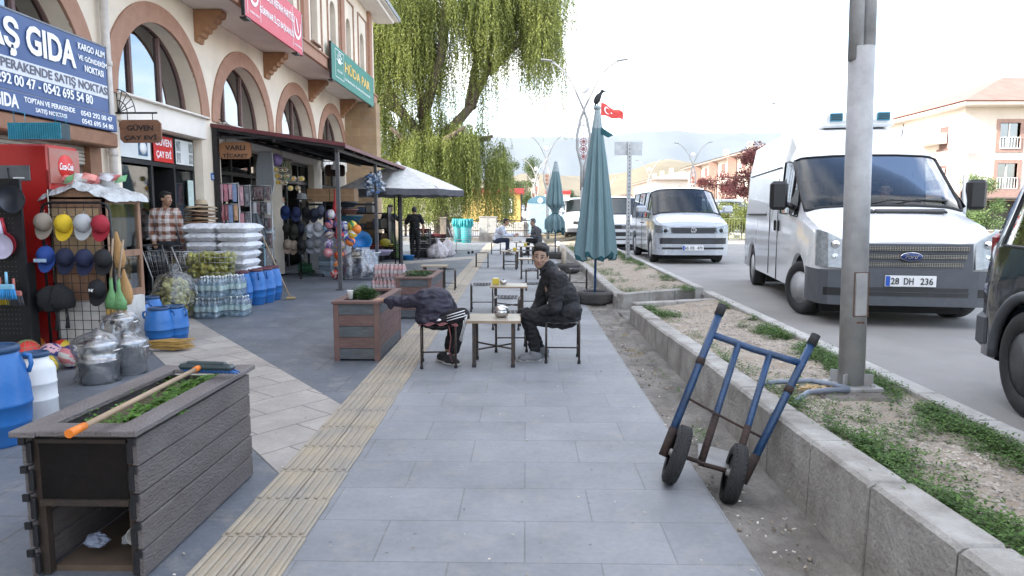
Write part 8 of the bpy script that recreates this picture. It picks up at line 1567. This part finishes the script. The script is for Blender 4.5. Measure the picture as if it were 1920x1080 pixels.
# ---- young man in black, seated, looking at the camera
o = Vector((.376, 6.98, 0)); Y0 = 6.98; w = lambda px, py, dy=0.: W(o, px, py, Y0+dy)
T = thing('person', 'seated young man in black denim jacket and grey trainers looking at the camera', 'person', o); blk = M('black_denim', (.014, .014, .017), .75, bump=.6, bscale=90, var=.25, scale=10); trs = M('black_trousers', (.008, .008, .010), .85)
HC = w(1013, 482, -.02); HR = rotm(PI-.12, 0, 0) @ rotm(0, -.05, -.10)
arm_n = [w(1048, 522, -.19), w(1040, 577, -.23), w(1006, 588, -.12)]; arm_f = [w(1030, 515, .17), w(1012, 572, .2), w(992, 588, .08)]
body = head_prims(HC, HR)+[('c', w(1024, 505), w(1020, 490), .062, .055), ('c', w(1056, 585), w(1045, 540), .12, .13), ('c', arm_n[0], arm_n[1], .045, .04), ('c', arm_n[1], arm_n[2], .04, .026), ('c', arm_f[0], arm_f[1], .045, .04), ('c', arm_f[1], arm_f[2], .04, .026), ('c', w(1056, 598, -.09), w(992, 592, -.13), .07, .055), ('c', w(1056, 598, .09), w(985, 590, .10), .07, .055), ('c', w(992, 592, -.13), w(1002, 662, -.10), .05, .035), ('c', w(985, 590, .1), w(1010, 655, .16), .05, .035), ('c', w(1045, 540), w(1035, 515), .13, .10)]+hand_prims(arm_n[2], (-1, .2, -.25), (0, -.4, 1), 1, .6)+hand_prims(arm_f[2], (-.8, -.4, -.35), (0, .3, 1), 1, .6, -1)
solid('body', body, skin, T, .0055, 3); face_parts(T, HC, HR); solid('hair', hair_prims(HC, HR, 1., .05), hairm, T, .006, 3, .003, .02)
jk = [('e', w(1060, 582), (.175, .185, .13)), ('e', w(1052, 550), (.16, .20, .15)), ('e', w(1043, 527), (.135, .19, .11)), ('c', w(1036, 514, -.13), w(1038, 512, .12), .075, .075), ('c', w(1027, 503, 0), w(1032, 512), .085, .105), ('c', arm_n[0], arm_n[1], .085, .070), ('c', arm_n[1], w(1012, 586, -.14), .066, .048), ('c', arm_f[0], arm_f[1], .085, .074), ('c', arm_f[1], w(998, 587, .1), .068, .048), ('c', w(1046, 600, -.10), w(1078, 600, -.07), .06, .05), ('c', w(1060, 600, .1), w(1080, 598, .06), .06, .05), ('c', w(1082, 596, -.05), w(1074, 560, 0), .04, .07)]
solid('jacket', jk, blk, T, .008, 5, .006, .08)
solid('collar', [('c', w(1016, 505, -.075), w(1038, 500, -.06), .018, .02), ('c', w(1038, 500, -.06), w(1040, 499, .06), .02, .02), ('c', w(1018, 507, -.07), w(1012, 516, -.06), .016, .01)], blk, T, .006, 3)
solid('trousers', [('e', w(1056, 600), (.15, .17, .085)), ('c', w(1052, 600, -.09), w(990, 593, -.13), .095, .078), ('c', w(1052, 598, .09), w(983, 590, .10), .095, .076), ('c', w(990, 593, -.13), w(1004, 660, -.10), .073, .052), ('c', w(983, 590, .1), w(1012, 652, .15), .072, .052)], trs, T, .008, 5, .008, .09)
gs = M('grey_trainer', (.16, .165, .175), .8, bump=.6, bscale=120); ws = M('pale_sole', (.42, .41, .39), .6); shoe(T, w(1008, 682, -.12)*Vector((1, 1, 0)), w(970, 684, -.14)*Vector((1, 1, 0)), gs, ws, 1.25); shoe(T, w(1022, 672, .14)*Vector((1, 1, 0)), w(990, 672, .10)*Vector((1, 1, 0)), gs, ws, 1.2)
# ---- boy bent over sideways, arm stretched to the flower box
o = Vector((-.85, 6.76, 0)); Y0 = 6.76; w = lambda px, py, dy=0.: W(o, px, py, Y0+dy)
T = thing('person', 'bent-over boy in navy jacket and striped track trousers, hand on the flower box', 'person', o); nav = M('navy_jacket', (.024, .022, .040), .7, bump=.4, bscale=60, var=.15)
HC = w(803, 568, .24); HR = rotm(PI*.5+.3, -1.2, .2)
A = [w(796, 562, -.05), w(762, 566, .06), w(722, 564, .12)]; kn, kf = w(866, 592, -.10), w(858, 592, .16)
body = head_prims(HC, HR, .95)+[('c', w(812, 566, .14), HC, .055, .05), ('c', w(822, 596), w(812, 570, .04), .09, .11), ('c', A[0], A[1], .042, .036), ('c', A[1], A[2], .036, .024), ('c', w(830, 602, -.06), kn, .06, .052), ('c', w(828, 600, .08), kf, .06, .052), ('c', kn, w(850, 662, -.06), .048, .034), ('c', kf, w(840, 655, .14), .048, .034), ('c', w(826, 562, .15), w(846, 590, .2), .04, .035), ('c', w(846, 590, .2), w(866, 596, .1), .035, .025)]+hand_prims(A[2], (-1, .1, .12), (0, -.2, 1), .95, .5)
solid('body', body, skin_d, T, .0065, 3); solid('hair', hair_prims(HC, HR, .95, .03), hairm, T, .008, 3)
solid('jacket', [('e', w(812, 596), (.165, .18, .10)), ('e', w(816, 576, .02), (.19, .18, .13), rotm(0, 0, .1)), ('e', w(816, 560, .06), (.165, .16, .11)), ('c', w(796, 558, 0), w(836, 562, .14), .085, .07), ('c', A[0], A[1], .075, .058), ('c', A[1], w(728, 564, .12), .056, .046), ('c', w(840, 566, .12), w(856, 596, .2), .06, .05), ('c', w(792, 598, 0), w(798, 575, 0), .07, .09), ('c', w(730, 566, .11), w(734, 574, .10), .045, .03)], nav, T, .008, 5, .010, .085)
strp = solid('trousers', [('e', w(824, 603), (.155, .16, .085)), ('c', w(828, 602, -.07), kn, .092, .080), ('c', w(826, 600, .08), kf, .088, .075), ('c', kn, w(852, 655, -.06), .068, .052), ('c', kf, w(842, 648, .14), .066, .05)], trs, T, .008, 5, .006, .09)
mb = MB()
for q in (-1, 0, 1):
    pts = [w(838, 597+q*5, -.165-.005), w(855, 592+q*5, -.185), w(872+q, 587+q*5, -.17)]; mb.tube(pts, .0085, 6, flat=.5); mb.tube([w(873+q*2.5, 590, -.168), w(871+q*2.5, 612, -.155), w(863+q*2.2, 640, -.118)], .005, 6, flat=.5)
mb.build('white_stripes', white_t, T); mb = MB(); mb.ball(w(823, 600, -.155), (.035, .012, .014), 10, 6); mb.build('shirt_tail', white_t, T)
ds = M('dark_trainer', (.02, .02, .022), .7); shoe(T, w(838, 664, -.05)*Vector((1, 1, 0)), w(862, 675, -.14)*Vector((1, 1, 0)), ds, ws, 1.1); shoe(T, w(826, 668, .08)*Vector((1, 1, 0)), w(846, 678, -.05)*Vector((1, 1, 0)), ds, ws, 1.1)
# ---- standing and distant figures share one builder
def figure(label, o, joints, shirt, pants, face_yaw, pitch=0., sleeve='long', sk=skin_d, hair=hairm, vox=.013, shoes=True, longcoat=False, hs=1.):
    T = thing('person', label, 'person', o); J = {k: Vector(v) for k, v in joints.items()}; HR = rotm(face_yaw, pitch); HC = J['head']; pr = head_prims(HC, HR, hs)+[('c', J['neck'], HC+Vector((0, 0, -.06)), .055, .05), ('c', J['pelvis'], J['chest'], .12, .13)]
    for s in ('l', 'r'):
        pr += [('c', J['sh'+s], J['el'+s], .042, .038), ('c', J['el'+s], J['ha'+s], .036, .024), ('c', J['hip'+s], J['kn'+s], .07, .052), ('c', J['kn'+s], J['an'+s], .048, .034)]; pr += hand_prims(J['ha'+s], (J['ha'+s]-J['el'+s]), (0, -1, .3), 1.05, .4, 1 if s == 'l' else -1)
    solid('body', pr, sk, T, vox*.75, 3); face_parts(T, HC, HR, hs); solid('hair', hair_prims(HC, HR, hs, .02), hair, T, vox*.8, 3)
    pel, ch, nk = J['pelvis'], J['chest'], J['neck']; mid = (pel+ch)/2
    tor = [('e', pel+Vector((0, 0, .04)), (.175, .13, .12)), ('e', mid, (.17, .135, .16)), ('e', ch, (.19, .14, .16)), ('c', J['shl']*.92+nk*.08, J['shr']*.92+nk*.08, .072, .072), ('c', nk-Vector((0, 0, .03)), ch, .07, .12)]
    for s in ('l', 'r'):
        a, b, c = J['sh'+s], J['el'+s], J['ha'+s]; tor += [('c', a, b if sleeve == 'long' else a+(b-a)*.72, .068, .058 if sleeve == 'long' else .066)]
        if sleeve == 'long': tor += [('c', b, b+(c-b)*.92, .056, .04)]
    if longcoat: tor += [('c', pel+Vector((0, 0, .02)), pel+Vector((0, 0, -.10)), .17, .17)]
    solid('jacket' if longcoat else 'shirt', tor, shirt, T, vox, 4, .008, .1)
    tr_ = [('e', pel-Vector((0, 0, .02)), (.165, .125, .11))]
    for s in ('l', 'r'): tr_ += [('c', J['hip'+s], J['kn'+s], .092, .074), ('c', J['kn'+s], J['an'+s]+(J['kn'+s]-J['an'+s])*.06, .070, .055)]
    solid('trousers', tr_, pants, T, vox, 4, .007, .1)
    if shoes:
        for s in ('l', 'r'): an = J['an'+s]; d = J.get('toe'+s, None); h_ = Vector((an.x, an.y, 0)); dd = (Vector(d) if d else Vector((-math.sin(face_yaw), math.cos(face_yaw), 0)))*.19; shoe(T, h_-dd*.15, h_+dd, ds, blackpl, 1.05)
    return T
tsh = M('dark_tshirt', (.03, .032, .030), .85); jean = M('dark_trouser_grey', (.035, .037, .042), .85); polo = M('black_polo', (.010, .010, .013), .85)
std = lambda k=1.: dict(pelvis=(0, 0, .95*k), chest=(0, 0, 1.28*k), neck=(0, 0, 1.47*k), head=(0, .02, 1.63*k), hipl=(-.09, 0, .90*k), hipr=(.09, 0, .90*k), knl=(-.10, .02, .5*k), knr=(.10, .02, .5*k), anl=(-.10, 0, .09), anr=(.10, 0, .09), shl=(-.19, 0, 1.41*k), shr=(.19, 0, 1.41*k), ell=(-.26, 0, 1.13*k), elr=(.26, 0, 1.13*k), hal=(-.25, .06, .90*k), har=(.25, .06, .90*k))
p = P(731, 470, 22.8); j = std(1.01); j.update(elr=(.34, -.05, 1.25), har=(.55, -.05, 1.30), ell=(-.27, -.02, 1.13), hal=(-.12, -.14, 1.02), head=(.05, -.03, 1.66)); figure('standing man in dark t-shirt reaching out to the parasol pole', (p.x, 22.8, 0), j, tsh, jean, -PI*.62, -.25, 'short')
p = P(778, 470, 22.4); j = std(.99); j.update(head=(-.01, .05, 1.58), ell=(-.29, .0, 1.12), elr=(.29, 0, 1.12), hal=(-.30, .06, .86), har=(.26, .08, .88)); figure('standing man in black polo shirt seen from behind under the parasol', (p.x, 22.4, 0), j, polo, trs, .15, -.35, 'short')
plaid = bpy.data.materials.new('plaid_shirt'); plaid.use_nodes = True; nt = plaid.node_tree; b = nt.nodes['Principled BSDF']; b.inputs['Roughness'].default_value = .85; tc = nt.nodes.new('ShaderNodeTexCoord'); sx = nt.nodes.new('ShaderNodeSeparateXYZ'); nt.links.new(tc.outputs['Object'], sx.inputs[0]); outs = []
for ax_, sc_ in ((0, 55.), (2, 48.)): m1 = nt.nodes.new('ShaderNodeMath'); m1.operation = 'MULTIPLY'; m1.inputs[1].default_value = sc_; m2 = nt.nodes.new('ShaderNodeMath'); m2.operation = 'SINE'; m3 = nt.nodes.new('ShaderNodeMath'); m3.operation = 'GREATER_THAN'; m3.inputs[1].default_value = .1; nt.links.new(sx.outputs[ax_], m1.inputs[0]); nt.links.new(m1.outputs[0], m2.inputs[0]); nt.links.new(m2.outputs[0], m3.inputs[0]); outs.append(m3)
m4 = nt.nodes.new('ShaderNodeMath'); m4.operation = 'ADD'; nt.links.new(outs[0].outputs[0], m4.inputs[0]); nt.links.new(outs[1].outputs[0], m4.inputs[1]); m5 = nt.nodes.new('ShaderNodeMath'); m5.operation = 'MULTIPLY'; m5.inputs[1].default_value = .5; nt.links.new(m4.outputs[0], m5.inputs[0]); cr_ = nt.nodes.new('ShaderNodeValToRGB'); cr_.color_ramp.elements[0].color = (.60, .55, .52, 1); cr_.color_ramp.elements[1].color = (.22, .085, .05, 1); nt.links.new(m5.outputs[0], cr_.inputs[0]); nt.links.new(cr_.outputs[0], b.inputs['Base Color'])
j = std(1.0); j.update(head=(.04, -.02, 1.63), hal=(-.16, -.1, .95)); figure('man in brown and white checked shirt standing in the tea house doorway', (P(312, 440, 11.2).x, 11.2, .1), j, plaid, jean, -PI*.62, 0., 'long')
# the two seated men far back
o = Vector(at(934, 478)); Y0 = o.y; w = lambda px, py, dy=0.: tuple(W(o, px, py, Y0+dy)); whs = M('pale_blue_shirt', (.50, .53, .60), .8); navt = M('navy_trousers', (.02, .03, .06), .85); gry = M('grey_suit', (.085, .085, .095), .85)
figure('seated man in pale shirt and navy trousers far back at the tea table', o, dict(pelvis=w(932, 450), chest=w(938, 434), neck=w(944, 424), head=w(949, 416), hipl=w(933, 451, -.09), hipr=w(933, 451, .09), knl=w(952, 450, -.1), knr=w(952, 450, .1), anl=w(950, 473, -.1), anr=w(952, 473, .1), shl=w(940, 428, -.17), shr=w(941, 427, .17), ell=w(945, 442, -.2), elr=w(951, 441, .16), hal=w(962, 442, -.12), har=w(966, 440, .05), toel=(1, 0, 0), toer=(1, 0, 0)), whs, navt, -PI/2, -.1)
o = Vector(at(1003, 478)); Y0 = o.y; w = lambda px, py, dy=0.: tuple(W(o, px, py, Y0+dy)) 
figure('seated man in dark grey suit far back, hand raised to his mouth', o, dict(pelvis=w(1008, 450), chest=w(1006, 434), neck=w(1002, 424), head=w(999, 416), hipl=w(1006, 452, -.09), hipr=w(1006, 452, .09), knl=w(990, 451, -.12), knr=w(989, 450, .12), anl=w(990, 474, -.1), anr=w(988, 473, .1), shl=w(1008, 429, -.17), shr=w(1004, 428, .17), ell=w(1008, 443, -.2), elr=w(998, 441, .2), hal=w(994, 443, -.2), har=w(998, 424, .0), toel=(-1, 0, 0), toer=(-1, 0, 0)), gry, trs, PI*.62, -.1, sk=skin, hair=hairg, longcoat=True)
# driver inside the cargo van
vm = Matrix.Translation(TV.location) @ Matrix.Rotation(TV.rotation_euler[2], 4, 'Z')
o = vm @ Vector((.40, 2.15, 0)); Rz = Matrix.Rotation(TV.rotation_euler[2], 3, 'Z'); j = dict(pelvis=(0, .1, 1.05), chest=(0, .08, 1.32), neck=(0, .03, 1.5), head=(-.02, -.06, 1.62), hipl=(-.1, .05, 1.05), hipr=(.1, .05, 1.05), knl=(-.1, -.45, 1.1), knr=(.12, -.45, 1.1), anl=(-.1, -.5, .75), anr=(.12, -.5, .75), shl=(-.19, .06, 1.44), shr=(.19, .06, 1.44), ell=(-.24, -.18, 1.24), elr=(.24, -.18, 1.24), hal=(-.14, -.42, 1.30), har=(.14, -.42, 1.30)); j = {k: Rz @ Vector(v) for k, v in j.items()}; figure('driver with dark hair sitting behind the windscreen of the white cargo van', o, j, tsh, jean, PI-.5, -.15, 'long', vox=.012, shoes=False)
# ================================================================ HAZE over the valley
mb = MB(); mb.box((0, 3000, 420), (19000, 14000, 1060)); hz = mb.build('haze', bpy.data.materials.new('haze_air')); hz['kind'] = 'stuff'; hz['label'] = 'thin pale haze in the valley air'; hm = hz.data.materials[0]; hm.use_nodes = True; nt = hm.node_tree; nt.nodes.remove(nt.nodes['Principled BSDF']); pv = nt.nodes.new('ShaderNodeVolumePrincipled'); pv.inputs['Color'].default_value = (.90, .95, 1, 1); pv.inputs['Density'].default_value = .00002; pv.inputs['Anisotropy'].default_value = .2; nt.links.new(pv.outputs[0], nt.nodes['Material Output'].inputs['Volume'])
